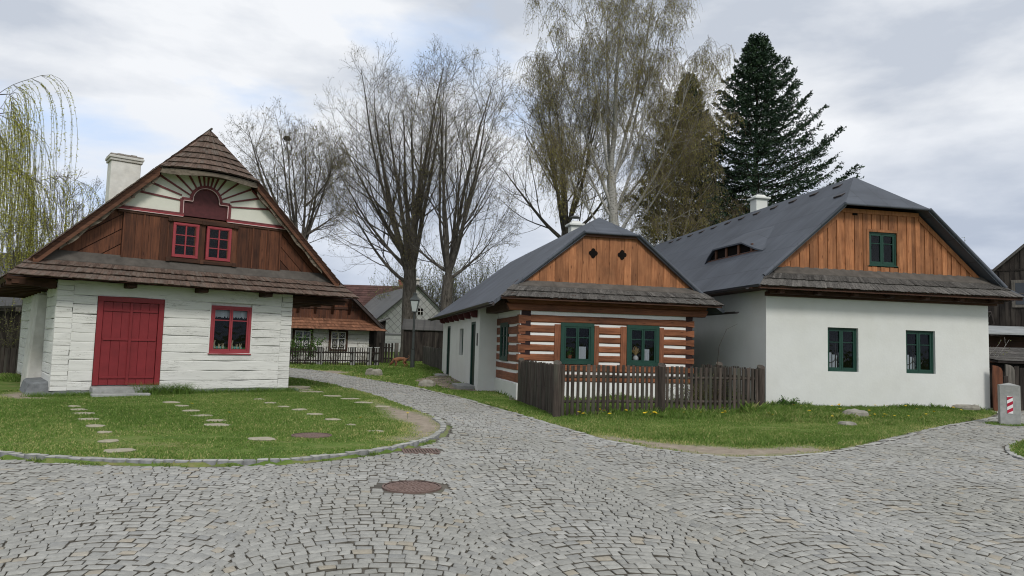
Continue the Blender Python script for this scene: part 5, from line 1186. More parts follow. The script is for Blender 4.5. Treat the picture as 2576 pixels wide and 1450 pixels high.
m = MB(); roof_slab(m, [(LE-5.5, 1.0, 1.1), (LE-.3, 1.0, 1.1), (LE-.3, 5.0, 3.2), (LE-3.5, 5.0, 3.2)], .1); m.build('lean_to_roof', MAT['roof2'], HG)
# 9. long house with old red-brown roof far behind
HF = empty('long_red_roof_house', (-22, 76, .8), 0, 'long far house with faded red-brown shingle roof behind the grey one', 'house')
m = MB(); m.box(0, 11.5, 0, 8, -.5, 3.6); m.build('wall', MAT['old_plaster'], HF)
m = MB(); roof_slab(m, [(-.5, -.6, 3.3), (12, -.6, 3.3), (12, 4, 7.0), (-.5, 4, 7.0)], .15); roof_slab(m, [(-.5, 8.6, 3.3), (12, 8.6, 3.3), (12, 4, 7.001), (-.5, 4, 7.001)], .15); r = m.build('roof', MAT['shingle_d'], HF)
m = MB(); shingles(m, bil((-.5, -.6, 3.33), (12, -.6, 3.33), (12, 4, 7.03), (-.5, 4, 7.03)), 14, .5, lift=.04); m.build('shingles', MAT['shingle_d'], r)
chimney(HF, 9.6, 4.2, 6.3, 7.6, .6, .6, plain('brick_chimney', (.28, .11, .08), .9), 'slab')
# 10. grey-roofed house far left with white chimney
HH = empty('grey_roof_house', (-36, 44, .8), -.25, 'low house with grey sheet roof and white chimney at the far left edge', 'house')
m = MB(); m.box(0, 9, 0.6, 7, -.5, 2.8); m.build('wall', MAT['darkwood'], HH)
m = MB(); roof_slab(m, [(-.5, 0, 2.6), (9.6, 0, 2.6), (8.9, 3.8, 6.1), (-.5, 3.8, 5.9)], .12); roof_slab(m, [(-.5, 7.6, 2.6), (9.6, 7.6, 2.6), (8.9, 3.8, 6.101), (-.5, 3.8, 5.901)], .12); m.build('roof', MAT['roof2'], HH)
chimney(HH, 6.65, 2.3, 3.6, 5.75, .75, .6, MAT['old_plaster'], 'slab')
# low tarred barn + plank fence glimpsed under the left eave
SL_ = empty('low_barn', (-24.2, 29.5, .1), .15, 'low black barn with grey lean-to roof glimpsed under the left house eave', 'barn')
m = MB(); m.box(0, 5.8, 0, 4, -.2, 2.3); m.build('wall', MAT['darkwood'], SL_)
m = MB(); roof_slab(m, [(-.4, -.4, 2.2), (6.2, -.4, 2.75), (6.2, 4.2, 3.9), (-.4, 4.2, 3.4)], .08); m.build('roof', MAT['roof2'], SL_)
PL = empty('board_fence', (0, 0, 0), 0, 'brown board fence with a flat cap by the bush left of the log house', 'fence')
plank_fence(PL, (-20.5, 26.2), (-17.45, 25.6), .95, .12, 'fence'); plank_fence(PL, (-17.45, 25.6), (-17.1, 28.4), .95, .12, 'fence')
# 11. right side : tall tarred barn, lean-to, low shed, gate posts
BR_ = empty('tarred_barn', (19.6, 31.0, .1), -.60, 'tall black board barn with steep gable at the far right edge', 'barn')
m = MB(); m.face([(0, 0, -.3), (9, 0, -.3), (9, 0, 4.2), (4.5, 0, 8.4), (0, 0, 4.2)]); m.box(.0, 9, .03, 9, -.3, 4.0); m.build('wall_core', MAT['darkwood'], BR_)
m = MB(); boards_v(m, [(0, -.2), (9, -.2), (9, 4.2), (4.5, 8.4), (0, 4.2)], .19, -.03, .03, True, step=.02); m.build('front_boards', MAT['darkwood'], BR_)
m = MB(); m.box(.0, 9, -.07, -.03, 5.25, 5.33); m.build('cross_beam', MAT['darkwood'], BR_)
m = MB(); m.box(1.75, 3.1, -.10, -.052, 3.7, 4.85); w = m.build('window', MAT['greywood'], BR_); 
m = MB(); m.box(1.88, 2.97, -.11, -.101, 3.82, 4.72); m.build('pane', bpy.data.materials['dim_pane'], w); m = MB()
for a in (2.2, 2.58): m.box(a, a+.04, -.13, -.111, 3.82, 4.72)
m.box(1.88, 2.97, -.131, -.112, 4.26, 4.30); m.build('sash', MAT['greywood'], w)
m = MB(); roof_slab(m, [(-.45, -.25, 3.85), (4.5, -.25, 8.52), (4.5, 10, 8.52), (-.45, 10, 3.85)], .1); roof_slab(m, [(9.45, -.25, 3.85), (4.5, -.25, 8.521), (4.5, 10, 8.521), (9.45, 10, 3.85)], .1); m.build('roof', MAT['shingle_g'], BR_)
m = MB(); m.tube([(-.2, -.4, 3.6), (.4, -.35, 3.4), (1.0, -.3, 3.5), (1.1, -.2, 3.0)], .05, 6); m.build('gutter', MAT['gutter'], BR_)
LT = empty('lean_to', (16.6, 26.9, .05), .06, 'open brown lean-to with pale sheet metal roof before the tarred barn', 'shed')
m = MB(); m.box(0, 6, .6, 2.4, -.1, 2.45); m.build('wall', MAT['beam_brown'], LT)
m = MB(); roof_slab(m, [(-.3, -.3, 2.55), (6.5, -.3, 2.55), (6.5, 2.6, 2.95), (-.3, 2.6, 2.95)], .06); m.build('roof', plain('pale_sheet', (.36, .38, .38), .5, .2, 2, .1), LT)
m = MB(); roof_slab(m, [(-1.2, .2, 3.25), (1.6, .2, 2.95), (1.6, 1.6, 3.2), (-1.2, 1.6, 3.5)], .06); m.build('canopy_roof', plain('greenish_sheet', (.12, .14, .12), .6, .2, 2, .1), LT)
LS = empty('low_shed', (15.9, 23.9, .0), .05, 'low dark shed with grey shingled pent roof beyond the bollard', 'shed')
m = MB(); m.box(0, 4.5, 0, 1.8, -.1, 1.5); m.build('wall', MAT['darkwood'], LS)
m = MB(); roof_slab(m, [(.1, -.35, 1.55), (5, -.35, 1.52), (5, 2, 2.05), (-.6, 2, 2.0)], .06); r = m.build('roof', MAT['gutter'], LS)
m = MB(); shingles(m, bil((.1, -.35, 1.57), (5, -.35, 1.54), (5, 2, 2.07), (-.6, 2, 2.02)), 6, .22, lift=.02); m.build('shingles', MAT['shingle_g'], r)
GP = empty('yard_gate', (0, 0, 0), 0, 'dark yard gate with round-topped red-brown and grey boards beyond the bollard', 'gate')
def gateboard(x, y, w, h, mat, z=0):
    m = MB(); P = [(x-w/2, z), (x+w/2, z), (x+w/2, z+h-.18), (x+w*.35, z+h-.08), (x, z+h-.02), (x-w/2, z+h)]
    m.prism([(a, y, c) for a, c in P], (0, .05, 0)); m.build('gate_board', MAT[mat], GP)
gateboard(15.28, 22.5, .30, 1.42, 'board_brown'); gateboard(15.95, 22.9, .28, 1.46, 'greywood')
plank_fence(GP, (16.15, 23.0), (18.6, 23.2), 1.38, .16, 'darkwood')
plank_fence(GP, (15.45, 22.7), (15.8, 22.8), 1.1, .16, 'darkwood')
# ================================================================== street lamp
LP = empty('street_lamp', (-5.06, 37.4, .26), 0, 'old-style green-grey street lamp with a tapered glass lantern on a slim pole', 'street lamp')
m = MB(); m.tube([(0, 0, 0), (0, 0, .95), (0, 0, .98)], [.12, .095, .11], 12); m.build('base', MAT['lamp'], LP, smooth=False)
m = MB(); m.tube([(0, 0, .98), (0, 0, 2.9)], [.07, .05], 10); m.tube([(0, 0, 1.9), (0, 0, 1.95)], .085, 10); m.build('pole', MAT['lamp'], LP)
ln = MB()
for (x, y) in ((-1, -1), (1, -1), (1, 1), (-1, 1)): ln.tube([(x*.11, y*.11, 2.95), (x*.21, y*.21, 3.52)], .014, 4)
ln.box(-.13, .13, -.13, .13, 2.90, 2.95)
for a in (-1, 1): ln.box(-.22, .22, a*.21-.012, a*.21+.012, 3.50, 3.54); ln.box(a*.21-.012, a*.21+.012, -.198, .198, 3.50, 3.54)
lo = ln.build('lantern_frame', MAT['lamp'], LP)
m = MB()
for (x0, y0, x1, y1) in ((-1, -1, 1, -1), (1, -1, 1, 1), (1, 1, -1, 1), (-1, 1, -1, -1)): m.face([(x0*.105, y0*.105, 2.95), (x1*.105, y1*.105, 2.95), (x1*.205, y1*.205, 3.52), (x0*.205, y0*.205, 3.52)])
m.build('lantern_glass', plain('milk_glass', (.42, .46, .45), .2, .05, 3, 0, spec=.5), lo)
m = MB(); 
def frus(m, z0, z1, r0, r1): m.hexa([(-r0, -r0, z0), (r0, -r0, z0), (r0, r0, z0), (-r0, r0, z0), (-r1, -r1, z1), (r1, -r1, z1), (r1, r1, z1), (-r1, r1, z1)])
frus(m, 3.545, 3.60, .25, .22); frus(m, 3.60, 3.74, .22, .10); frus(m, 3.74, 3.86, .10, .09); frus(m, 3.865, 3.89, .12, .12); frus(m, 3.89, 3.95, .06, .03); m.build('lantern_roof', MAT['lamp'], LP)
# ================================================================== dog
def skin_body(name, verts, edges, radii, mat, parent=None, sub=2, root=0):
    me = bpy.data.meshes.new(name); me.from_pydata(verts, edges, []); o = bpy.data.objects.new(name, me); COL.objects.link(o)
    me.materials.append(mat); o.modifiers.new('skin', 'SKIN'); 
    for i, r in enumerate(radii):
        me.skin_vertices[0].data[i].radius = (r, r) if not hasattr(r, '__len__') else r
    me.skin_vertices[0].data[root].use_root = True
    s = o.modifiers.new('sub', 'SUBSURF'); s.levels = sub; s.render_levels = sub
    o.modifiers['skin'].use_smooth_shade = True
    if parent: o.parent = parent
    return o
DG = empty('dog', (-5.82, 38.3, g1(0, 38.3)), math.radians(-6), 'ginger short-haired dog sniffing the grass with its tail curled up, left of the lamp', 'dog')
# x forward is to the left : head at -x
V = [(.26, 0, .41), (.10, 0, .425), (-.08, 0, .405), (-.22, 0, .40),            # 0-3 trunk hip..shoulder
     (-.34, 0, .37), (-.42, 0, .26), (-.48, 0, .175), (-.555, 0, .105), (-.60, 0, .07),  # 4-8 neck, head, muzzle, nose
     (.33, 0, .43), (.41, 0, .45), (.47, 0, .53), (.445, 0, .61), (.40, 0, .63)]    # tail 9-13
E = [(0, 1), (1, 2), (2, 3), (3, 4), (4, 5), (5, 6), (6, 7), (7, 8), (0, 9), (9, 10), (10, 11), (11, 12), (12, 13)]
Rr = [.112, .098, .125, .132, .092, .070, .088, .050, .034, .034, .024, .019, .016, .011]
def leg(pts, at_, rad):
    global V, E, Rr
    p = at_
    for q, r in zip(pts, rad): V.append(q); Rr.append(r); E.append((p, len(V)-1)); p = len(V)-1
leg([(-.22, -.075, .30), (-.19, -.08, .17), (-.24, -.08, .05), (-.27, -.08, .02)], 3, [.065, .042, .030, .034])
leg([(-.22, .075, .30), (-.26, .08, .17), (-.30, .08, .05), (-.33, .08, .02)], 3, [.065, .042, .030, .034])
leg([(.23, -.075, .30), (.17, -.08, .22), (.29, -.08, .13), (.25, -.08, .03), (.22, -.08, .018)], 0, [.085, .058, .032, .028, .032])
leg([(.24, .075, .30), (.22, .08, .22), (.36, .08, .14), (.34, .08, .03), (.31, .08, .018)], 0, [.085, .058, .032, .028, .032])
fur = plain('ginger_fur', (.27, .13, .070), .85, .25, 7, .4, stains=(.75, .65, .6))
skin_body('body', V, E, Rr, fur, DG, 2, 1)
for s in (-1, 1):
    m = MB(); m.tube([(-.445, s*.060, .235), (-.455, s*.088, .21), (-.475, s*.10, .165), (-.49, s*.095, .125), (-.495, s*.088, .105)], [.016, .030, .036, .026, .008], 8); m.build('ear', plain('dark_fur', (.14, .055, .028), .9, .2), DG, smooth=True)
m = MB(); m.tube([(-.615, 0, .045), (-.635, 0, .035)], [.022, .014], 8); m.build('nose', MAT['dark'], DG, smooth=True)
m = MB(); m.tube([(-.385, -.0, .325), (-.36, 0, .30)], [.094, .096], 12, caps=False); m.build('collar', plain('collar', (.06, .05, .05), .6), DG)
# ================================================================== trees
def nrm(a): return a/(np.linalg.norm(a, axis=-1, keepdims=True)+1e-9)
def grow(rg, st, dr, ln, npt, wob, trop, zt=None):
    """random-walk polylines, all at once"""
    n = len(st); P = np.zeros((n, npt, 3)); P[:, 0] = st; d = nrm(dr)
    for i in range(1, npt):
        d = nrm(d+rg.normal(0, wob, (n, 3))+np.array(trop)[None]*(1.0/npt if np.ndim(trop) == 1 else 1))
        P[:, i] = P[:, i-1]+d*(ln/(npt-1))[:, None]
    return P
def spawn(rg, P, R, k, t0, ang, lf, rel_r=.55, jl=.35, ta=1.0, lens=None, up=0):
    """k children per parent between t0 and ta"""
    n, npt, _ = P.shape
    t = (t0+(ta-t0)*(np.arange(k)[None]+rg.uniform(0, 1, (n, k)))/k)*(npt-1)
    i = np.clip(t.astype(int), 0, npt-2); f = t-i; I = np.arange(n)[:, None]
    pos = P[I, i]*(1-f[..., None])+P[I, i+1]*f[..., None]; tan = nrm(P[I, i+1]-P[I, i]); r = R[I, i]*(1-f)+R[I, i+1]*f
    az = rg.uniform(0, 2*np.pi, (n, 1))+np.arange(k)[None]*2.4+rg.normal(0, .4, (n, k)); a = ang*(1+rg.normal(0, .22, (n, k)))
    u = nrm(np.cross(tan, np.array([.31, .17, .93]))); v = np.cross(tan, u)
    d = tan*np.cos(a)[..., None]+(u*np.cos(az)[..., None]+v*np.sin(az)[..., None])*np.sin(a)[..., None]; d[..., 2] += up
    L = (lens[:, None] if lens is not None else 1)*lf*(1.12-.62*(t/(npt-1)))*(1+rg.uniform(-jl, jl, (n, k)))
    return pos.reshape(-1, 3), d.reshape(-1, 3), L.ravel()*np.ones(n*k), (r*rel_r).ravel()
def tubes(P, R, sides):
    n, m, _ = P.shape; T = np.zeros_like(P); T[:, 1:-1] = P[:, 2:]-P[:, :-2]; T[:, 0] = P[:, 1]-P[:, 0]; T[:, -1] = P[:, -1]-P[:, -2]; T = nrm(T)
    u = nrm(np.cross(T, np.array([.41, .83, .37]))); v = np.cross(T, u)
    w = 2*np.pi*np.arange(sides)/sides
    V = P[:, :, None]+(u[:, :, None]*np.cos(w)[None, None, :, None]+v[:, :, None]*np.sin(w)[None, None, :, None])*R[:, :, None, None]
    b = (np.arange(n)[:, None, None]*m+np.arange(m-1)[None, :, None])*sides; k = np.arange(sides)[None, None]; k2 = (k+1) % sides
    F = np.stack([b+k, b+k2, b+sides+k2, b+sides+k], -1).reshape(-1, 4)
    return V.reshape(-1, 3), F
def taper(r0, r1, m): t = np.linspace(0, 1, m)[None]; return r0[:, None]*(1-t)+r1[:, None]*t
def joinmesh(name, parts, mat, parent, smooth=True, tint=None):
    V = []; F = []; o = 0
    for v, f in parts: V.append(v); F.append(f+o); o += len(v)
    return mesh_np(name, np.concatenate(V), F, mat, parent, tint=tint, smooth=smooth)
def ellip(c, r): c = np.array(c); r = np.array(r); return lambda p: ((p-c)/r)**2
def fit_env(st, d, L, env):
    c, r = np.array(env[0]), np.array(env[1]); d = nrm(d); L = L.copy()
    for _ in range(7):
        e = st+d*L[:, None]; bad = (((e-c)/r)**2).sum(1) > 1; L[bad] *= .78
    return L
def quads_at(rg, C, size, aspect=.5, hang=False):
    n = len(C); a = nrm(rg.normal(0, 1, (n, 3))); 
    if hang: a = nrm(np.stack([rg.normal(0, .18, n), rg.normal(0, .18, n), -np.ones(n)], 1))
    b = nrm(np.cross(a, rg.normal(0, 1, (n, 3)))); s = size*rg.uniform(.6, 1.35, (n, 1))
    V = np.stack([C, C+a*s*.5+b*s*aspect*.5, C+a*s, C+a*s*.5-b*s*aspect*.5], 1).reshape(-1, 3); F = np.arange(n*4).reshape(-1, 4); return V, F
def tree(name, base, stems, env, cfg, mats, label, cat='tree', group=None, seed=1, leaf=None, droop=None):
    """stems: list of (lean_x, lean_y, length, radius, start height); cfg: list of levels"""
    rg = np.random.RandomState(seed); root = empty(name, base, 0, label, cat, group)
    tp = []; P = []; R = []
    H0 = cfg['trunk']; tr = cfg['r']; npt = 7
    Pt = grow(rg, np.zeros((1, 3))+[[0, 0, -.3]], np.array([cfg.get('lean', (0, 0, 1))], float), np.array([H0+.3]), npt, .03, (0, 0, .3)); Rt = taper(np.array([tr*1.25]), np.array([tr*.86]), npt); Rt[0, 0] *= 1.25
    tp.append(tubes(Pt, Rt, 12))
    top = Pt[0, -1]; ns = len(stems); m = 13
    st = np.array([Pt[0, -1]*1.0 if s[4] is None else np.array([top[0]*s[4]/H0, top[1]*s[4]/H0, s[4]]) for s in stems]); dr = np.array([(s[0], s[1], 1.0) for s in stems]); ln = np.array([s[2] for s in stems], float); r0 = np.array([s[3] for s in stems])
    ln = fit_env(st, dr*[1, 1, 1], ln, (env[0], (env[1][0]*.97, env[1][1]*.97, env[1][2]*.97)))
    Ps = grow(rg, st, dr, ln, m, cfg.get('wob', .07), (0, 0, cfg.get('trop', .5))); Rs = taper(r0, r0*.12, m)
    tp.append(tubes(Ps, Rs, 8))
    trunk = joinmesh('trunk', tp, mats[0], root)
    parents, pr, pl = Ps, Rs, ln; tips = None; limbs = []; twigs = []; leafpts = []
    for li, (k, t0, ang, lf, npts, wob, trop, sides, rmin) in enumerate(cfg['levels']):
        s_, d_, L_, r_ = spawn(rg, parents, pr, k, t0, ang, 1.0, cfg.get('rr', .5), lens=None)
        L_ = L_*lf; L_ = fit_env(s_, d_, L_, env)
        ok = L_ > lf*.18; s_, d_, L_, r_ = s_[ok], d_[ok], L_[ok], np.maximum(r_[ok], rmin)
        pp = grow(rg, s_, d_, L_, npts, wob, (0, 0, trop)); rr = taper(r_, np.maximum(r_*.3, rmin*.7), npts)
        (limbs if li < len(cfg['levels'])-1 - cfg.get('tw', 1)+1 and li < 2 else twigs).append(tubes(pp, rr, sides))
        parents, pr = pp, rr
        if li >= len(cfg['levels'])-2: leafpts.append(pp.reshape(-1, 3))
    joinmesh('branches', limbs, mats[0], trunk)
    if droop:      # hanging strands
        k, l0, seg, rad = droop; n = len(parents); I = rg.randint(0, n, k); s_ = parents[I, rg.randint(1, parents.shape[1], k)]
        d_ = nrm(rg.normal(0, 1, (k, 3))*[1, 1, .2]+[0, 0, -.15]); L_ = l0*rg.uniform(.4, 1.3, k); pp = grow(rg, s_, d_, L_, seg, .09, (0, 0, -3.2)); twigs.append(tubes(pp, np.full((k, seg), rad), 3)); leafpts = [pp[:, 1:].reshape(-1, 3)]
    joinmesh('twigs', twigs, mats[1], root)
    if leaf:
        n, size, asp, hang, mt = leaf; pts = np.concatenate(leafpts); C = pts[rg.randint(0, len(pts), n)]+rg.normal(0, .05, (n, 3)); V, F = quads_at(rg, C, size, asp, hang)
        mesh_np('foliage', V, [F], mt, root, tint=rg.uniform(0, 1, n))
    return root
BK = bark('lime_bark', (.035, .031, .026), (.13, .118, .10)); TW = bark('twig_bark', (.075, .062, .048), (.175, .15, .12)); BK3 = bark('willow_bark', (.05, .045, .032), (.13, .12, .09))
BIRCH = bark('birch_bark', (.09, .08, .07), (.38, .37, .34), (2.2, 2.2, 6), (.40, .47)); BTW = bark('birch_twig', (.085, .066, .05), (.19, .16, .12))
BUD = leafmat('lime_bud', (.22, .20, .07), .5, .5); CATK = leafmat('birch_catkin', (.31, .27, .075), .4, .5, hue=(.42, .40, .12)); WIL = leafmat('willow_leaf', (.46, .46, .09), .4, .45); SPR = leafmat('spring_leaf', (.19, .20, .065), .5, .35)
def fan(n, sp, L, r, rg, zs=None, tilt=(0, 0)):
    out = []
    for k in range(n):
        a = 2*math.pi*k/n+rg.uniform(-.3, .3); s = sp*rg.uniform(.45, 1.1); out.append((math.cos(a)*s+tilt[0], math.sin(a)*s+tilt[1], L*rg.uniform(1.02, 1.25)*(1-.08*s), r*rg.uniform(.6, 1.0), (zs[0]+rg.uniform(0, 1)*(zs[1]-zs[0])) if zs and k > n//3 else None))
    return out
rgA = np.random.RandomState(11)
lev = [(9, .16, .58, 5.6, 8, .07, .45, 5, .014), (6, .12, .66, 2.6, 6, .12, .45, 4, .0085), (5, .15, .72, 1.05, 4, .16, .4, 3, .0050), (3, .2, .65, .5, 3, .15, .4, 3, .0042)]
def lime(x, y, H, env, sp, n, seed, label, zf, r=.52, lv=lev, tilt=(0, 0), leafn=12000, group='bare tall trees behind the sheds', low=None):
    rg = np.random.RandomState(seed); stems = fan(n, sp, H-zf, r*.46, rg, (zf*.75, zf), tilt)
    if low: stems += low
    return tree('lime_tree', (x, y, g1(x, y)), stems, env, dict(trunk=zf, r=r, levels=lv, wob=.035, trop=.55, rr=.40), (BK, TW), label, group=group, seed=seed, leaf=(leafn, .085, .45, False, BUD))
lime(-7.05, 50, 24.2, ((-1.4, 0, 13.0), (6.9, 5.5, 11.3)), .44, 10, 21, 'tall bare lime tree with a fan of steep limbs rising behind the gabled shed', 6.2, .49, tilt=(-.08, 0), low=[(-1.2, -.1, 11, .13, 6.0), (-.8, .2, 14, .14, 6.5), (-1.3, .1, 7.5, .14, 5.0), (-1.6, -.3, 6.5, .11, 6.2), (-1.0, .3, 8.5, .13, 7.0)])
lime(-4.25, 47, 22.4, ((.4, 0, 12.4), (4.8, 4.6, 10.7)), .34, 7, 22, 'forked bare lime tree with dark trunk right of the street lamp', 5.6, .40, tilt=(.05, 0), low=[(1.6, 0, 4.2, .12, 5.3), (-1.9, .2, 6.2, .13, 5.8)])
lime(3.2, 50.5, 22.0, ((.2, 0, 13.8), (5.8, 5, 9.2)), .46, 8, 23, 'bare olive-budded tree with spreading limbs above the log cottage roof', 9.5, .38, leafn=15000, low=[(-1.3, 0, 7, .16, 8.5), (1.4, .2, 7, .16, 8.8)], group='trees above the log cottage roof')
levs = [(8, .2, .7, 3.2, 7, .11, .6, 5, .014), (6, .15, .7, 1.5, 5, .14, .5, 3, .008), (5, .15, .7, .7, 4, .15, .5, 3, .0048), (3, .2, .6, .36, 3, .15, .4, 3, .004)]
lime(-12.8, 42, 15.4, ((-1.7, 0, 9.8), (5.0, 3.6, 6.2)), .42, 9, 24, 'bare tree holding a bird nest behind the roof of the log house', 6.0, .30, lv=levs, leafn=7000, tilt=(-.12, 0), low=[(1.7, 0, 4.2, .10, 7.2), (1.4, 0, 4.2, .08, 9)], group='bare trees beyond the log house')
lime(-25.3, 40, 10.6, ((-.2, 0, 7.2), (2.7, 2.4, 3.9)), .35, 6, 25, 'small bare maple beyond the chimney of the log house', 4.2, .16, lv=[(8, .15, .6, 1.9, 6, .1, .8, 4, .012), (6, .2, .6, .9, 5, .13, .6, 3, .008), (5, .2, .6, .4, 3, .15, .5, 3, .006)], leafn=1500, group='bare trees beyond the log house')
lime(-28.8, 42, 9.0, ((0, 0, 5.8), (3.2, 3, 3.4)), .6, 7, 26, 'low spreading bare tree between the willow and the small maple', 3.0, .16, lv=[(8, .15, .6, 1.9, 6, .1, .8, 4, .012), (6, .2, .6, .9, 5, .13, .6, 3, .008), (5, .2, .6, .4, 3, .15, .5, 3, .006)], leafn=4000, group='bare trees beyond the log house')
_t = [o for o in S.objects if o.name.startswith('lime_tree') and abs(o.location.x+12.8) < .1][0]; _c = [c for c in _t.children if c.name.startswith('trunk')][0]
_v = np.zeros(len(_c.data.vertices)*3); _c.data.vertices.foreach_get('co', _v); _v = _v.reshape(-1, 3)+np.array(_t.location); _q = _v[np.argmin(((_v-np.array([-13.95, 41.9, 14.1]))**2*[1, .3, 1]).sum(1))]
nest = empty('bird_nest', (float(_q[0]), float(_q[1]), float(_q[2])+.05), 0, 'dark round bird nest high in the bare tree behind the log house', 'bird nest'); m = MB()
for k in range(60):
    a = rnd.uniform(0, 6.28); b = a+rnd.uniform(1.2, 2.4); z = rnd.uniform(-.14, .12); r = .22*(1-abs(z)*1.5); m.tube([(r*math.cos(a), r*math.sin(a), z), (r*math.cos(b), r*math.sin(b), z+rnd.uniform(-.05, .05))], .022, 4)
m.build('nest_twigs', MAT['dark'], nest)
# birch
rg = np.random.RandomState(31)
bst = [(-.30, 0, 17, .13, 10), (.20, .1, 17.5, .14, 11.5), (.02, -.1, 19.5, .19, None), (-.12, .2, 17.5, .12, 13), (.42, 0, 14, .11, 9.5), (-.65, .1, 13, .10, 9.5), (.75, -.1, 12.5, .12, 8.2), (1.25, 0, 9.0, .09, 7.6), (1.0, .3, 11, .09, 10), (-1.0, -.2, 9, .09, 8), (.5, .4, 15, .1, 12), (-.35, -.3, 15, .1, 12)]
tree('birch_tree', (6.95, 46, g1(0, 46)), bst, ((.5, 0, 17.5), (7.6, 6, 14.5)), dict(trunk=12.5, r=.33, levels=[(9, .2, .6, 3.6, 7, .09, .3, 5, .016), (7, .2, .65, 1.7, 5, .13, -.2, 3, .010), (4, .3, .6, .8, 4, .14, -1.0, 3, .007)], wob=.045, trop=.9), (BIRCH, BTW), 'very tall white-barked birch with hanging catkin twigs, its top beyond the frame', group='trees above the log cottage roof', seed=31, leaf=(90000, .10, .30, True, CATK), droop=(15000, 1.15, 5, .005))
tree('birch_tree', (10.6, 47.5, g1(0, 47)), [(.10, 0, 8, .1, None), (-.25, .1, 7, .08, 6.5), (.35, 0, 7, .09, 6), (.7, 0, 6.5, .08, 5.5), (-.6, 0, 6, .07, 6), (.2, .3, 7.5, .07, 7), (.95, .2, 6, .07, 6.5)], ((.2, 0, 11.0), (5.6, 3.5, 6.4)), dict(trunk=8.5, r=.16, levels=[(8, .2, .7, 2.9, 6, .09, .1, 5, .014), (7, .2, .65, 1.5, 5, .13, -.5, 3, .009)], wob=.06, trop=.4), (BIRCH, BTW), 'low broad birch thick with olive-brown catkins before the smaller spruce', group='trees above the log cottage roof', seed=33, leaf=(38000, .10, .28, True, CATK), droop=(7000, 1.1, 5, .0045))
# spruces
NEED = leafmat('spruce_needles', (.028, .056, .032), .5, .0, hue=(.065, .105, .045)); SBK = bark('spruce_bark', (.02, .016, .013), (.06, .05, .04))
def spruce(x, y, H, wr, wl, seed, label, z0=1.5):
    rg = np.random.RandomState(seed); root = empty('spruce_tree', (x, y, g1(x, y)), 0, label, 'tree', 'dark spruces behind the big cottage')
    zt = np.linspace(0, H, 14); P = np.zeros((1, 14, 3)); P[0, :, 2] = zt; P[0, :, 0] = .08*np.sin(zt*.4); joinmesh('trunk', [tubes(P, (.34*(1-zt/H)+.02)[None], 8)], SBK, root)
    S_, D_, L_, U_ = [], [], [], []
    z = z0
    while z < H-.25:
        f = 1-z/H; nb = rg.randint(9, 12); a0 = rg.uniform(0, 6.28)
        for k in range(nb):
            a = a0+2*np.pi*k/nb+rg.normal(0, .15); side = math.cos(a); w = (wr if side > 0 else wl)*abs(side)+(wr+wl)/2*(1-abs(side)); L = w*(min(f, .56)**.92)*rg.uniform(.84, 1.10)+.15
            S_.append((0, 0, z)); D_.append((math.cos(a), math.sin(a), .50-1.05*f*(f < .8)*.9-.1)); L_.append(L); U_.append(f)
        z += .50+.62*f
    S_, D_, L_ = np.array(S_), np.array(D_), np.array(L_); npt = 9; n = len(S_); d = nrm(D_); PB = np.zeros((n, npt, 3)); PB[:, 0] = S_
    for i in range(1, npt): d = nrm(d+np.array([0, 0, .105])+rg.normal(0, .02, (n, 3))); PB[:, i] = PB[:, i-1]+d*(L_/(npt-1))[:, None]
    RB = taper(.018+L_*.008, np.full(n, .006), npt); br = joinmesh('branches', [tubes(PB, RB, 4)], SBK, root)
    # side sprays
    C, Dv, Ln = [], [], []
    for b in range(n):
        L = L_[b]; k = int(L*7)+5; t = np.sort(rg.uniform(.12, 1, k))*(npt-1); i = np.minimum(t.astype(int), npt-2); f = t-i; p = PB[b, i]*(1-f[:, None])+PB[b, i+1]*f[:, None]; tg = nrm(PB[b, i+1]-PB[b, i]); sd = nrm(np.cross(tg, [0, 0, 1.0])); sg = np.where(np.arange(k) % 2, 1, -1)[:, None]
        q = nrm(tg*.75+sd*sg*.8+np.array([0, 0, -.16])+rg.normal(0, .12, (k, 3))); C.append(p); Dv.append(q); Ln.append((.22+.22*L*(1-t/(npt-1)*.75))*rg.uniform(.6, 1.2, k))
        C.append(PB[b, -2:-1]); Dv.append(tg[-1:]); Ln.append(np.array([.3]))
    C, Dv, Ln = np.concatenate(C), np.concatenate(Dv), np.concatenate(Ln); kk = 12; t = (np.arange(kk)+.3)/kk; pts = (C[:, None]+Dv[:, None]*(Ln[:, None]*t[None])[..., None]); pts[..., 2] -= (t[None]**2)*Ln[:, None]*.16
    m_ = len(C); pts = pts.reshape(-1, 3); dd = np.repeat(Dv, kk, 0); q = nrm(dd*.8+rg.normal(0, .55, dd.shape)); s = rg.uniform(.12, .24, (len(pts), 1)); w = nrm(np.cross(q, rg.normal(0, 1, q.shape)))*rg.uniform(.024, .044, (len(pts), 1))
    V = np.stack([pts-w*.6, pts+q*s*.5+w*1.2, pts+q*s, pts+q*s*.5-w*1.2], 1).reshape(-1, 3); F = np.arange(len(V)).reshape(-1, 4); mesh_np('foliage', V, [F], NEED, root, tint=np.repeat(rg.uniform(0, 1, m_), kk)*.7+rg.uniform(0, .3, len(pts)))
spruce(17.1, 50, 24.0, 12.8, 10.5, 41, 'tall dark spruce with upturned tips above the roof of the big cottage')
spruce(13.0, 53, 21.9, 8.4, 8.0, 42, 'smaller dark spruce half hidden by catkin-laden birch twigs')
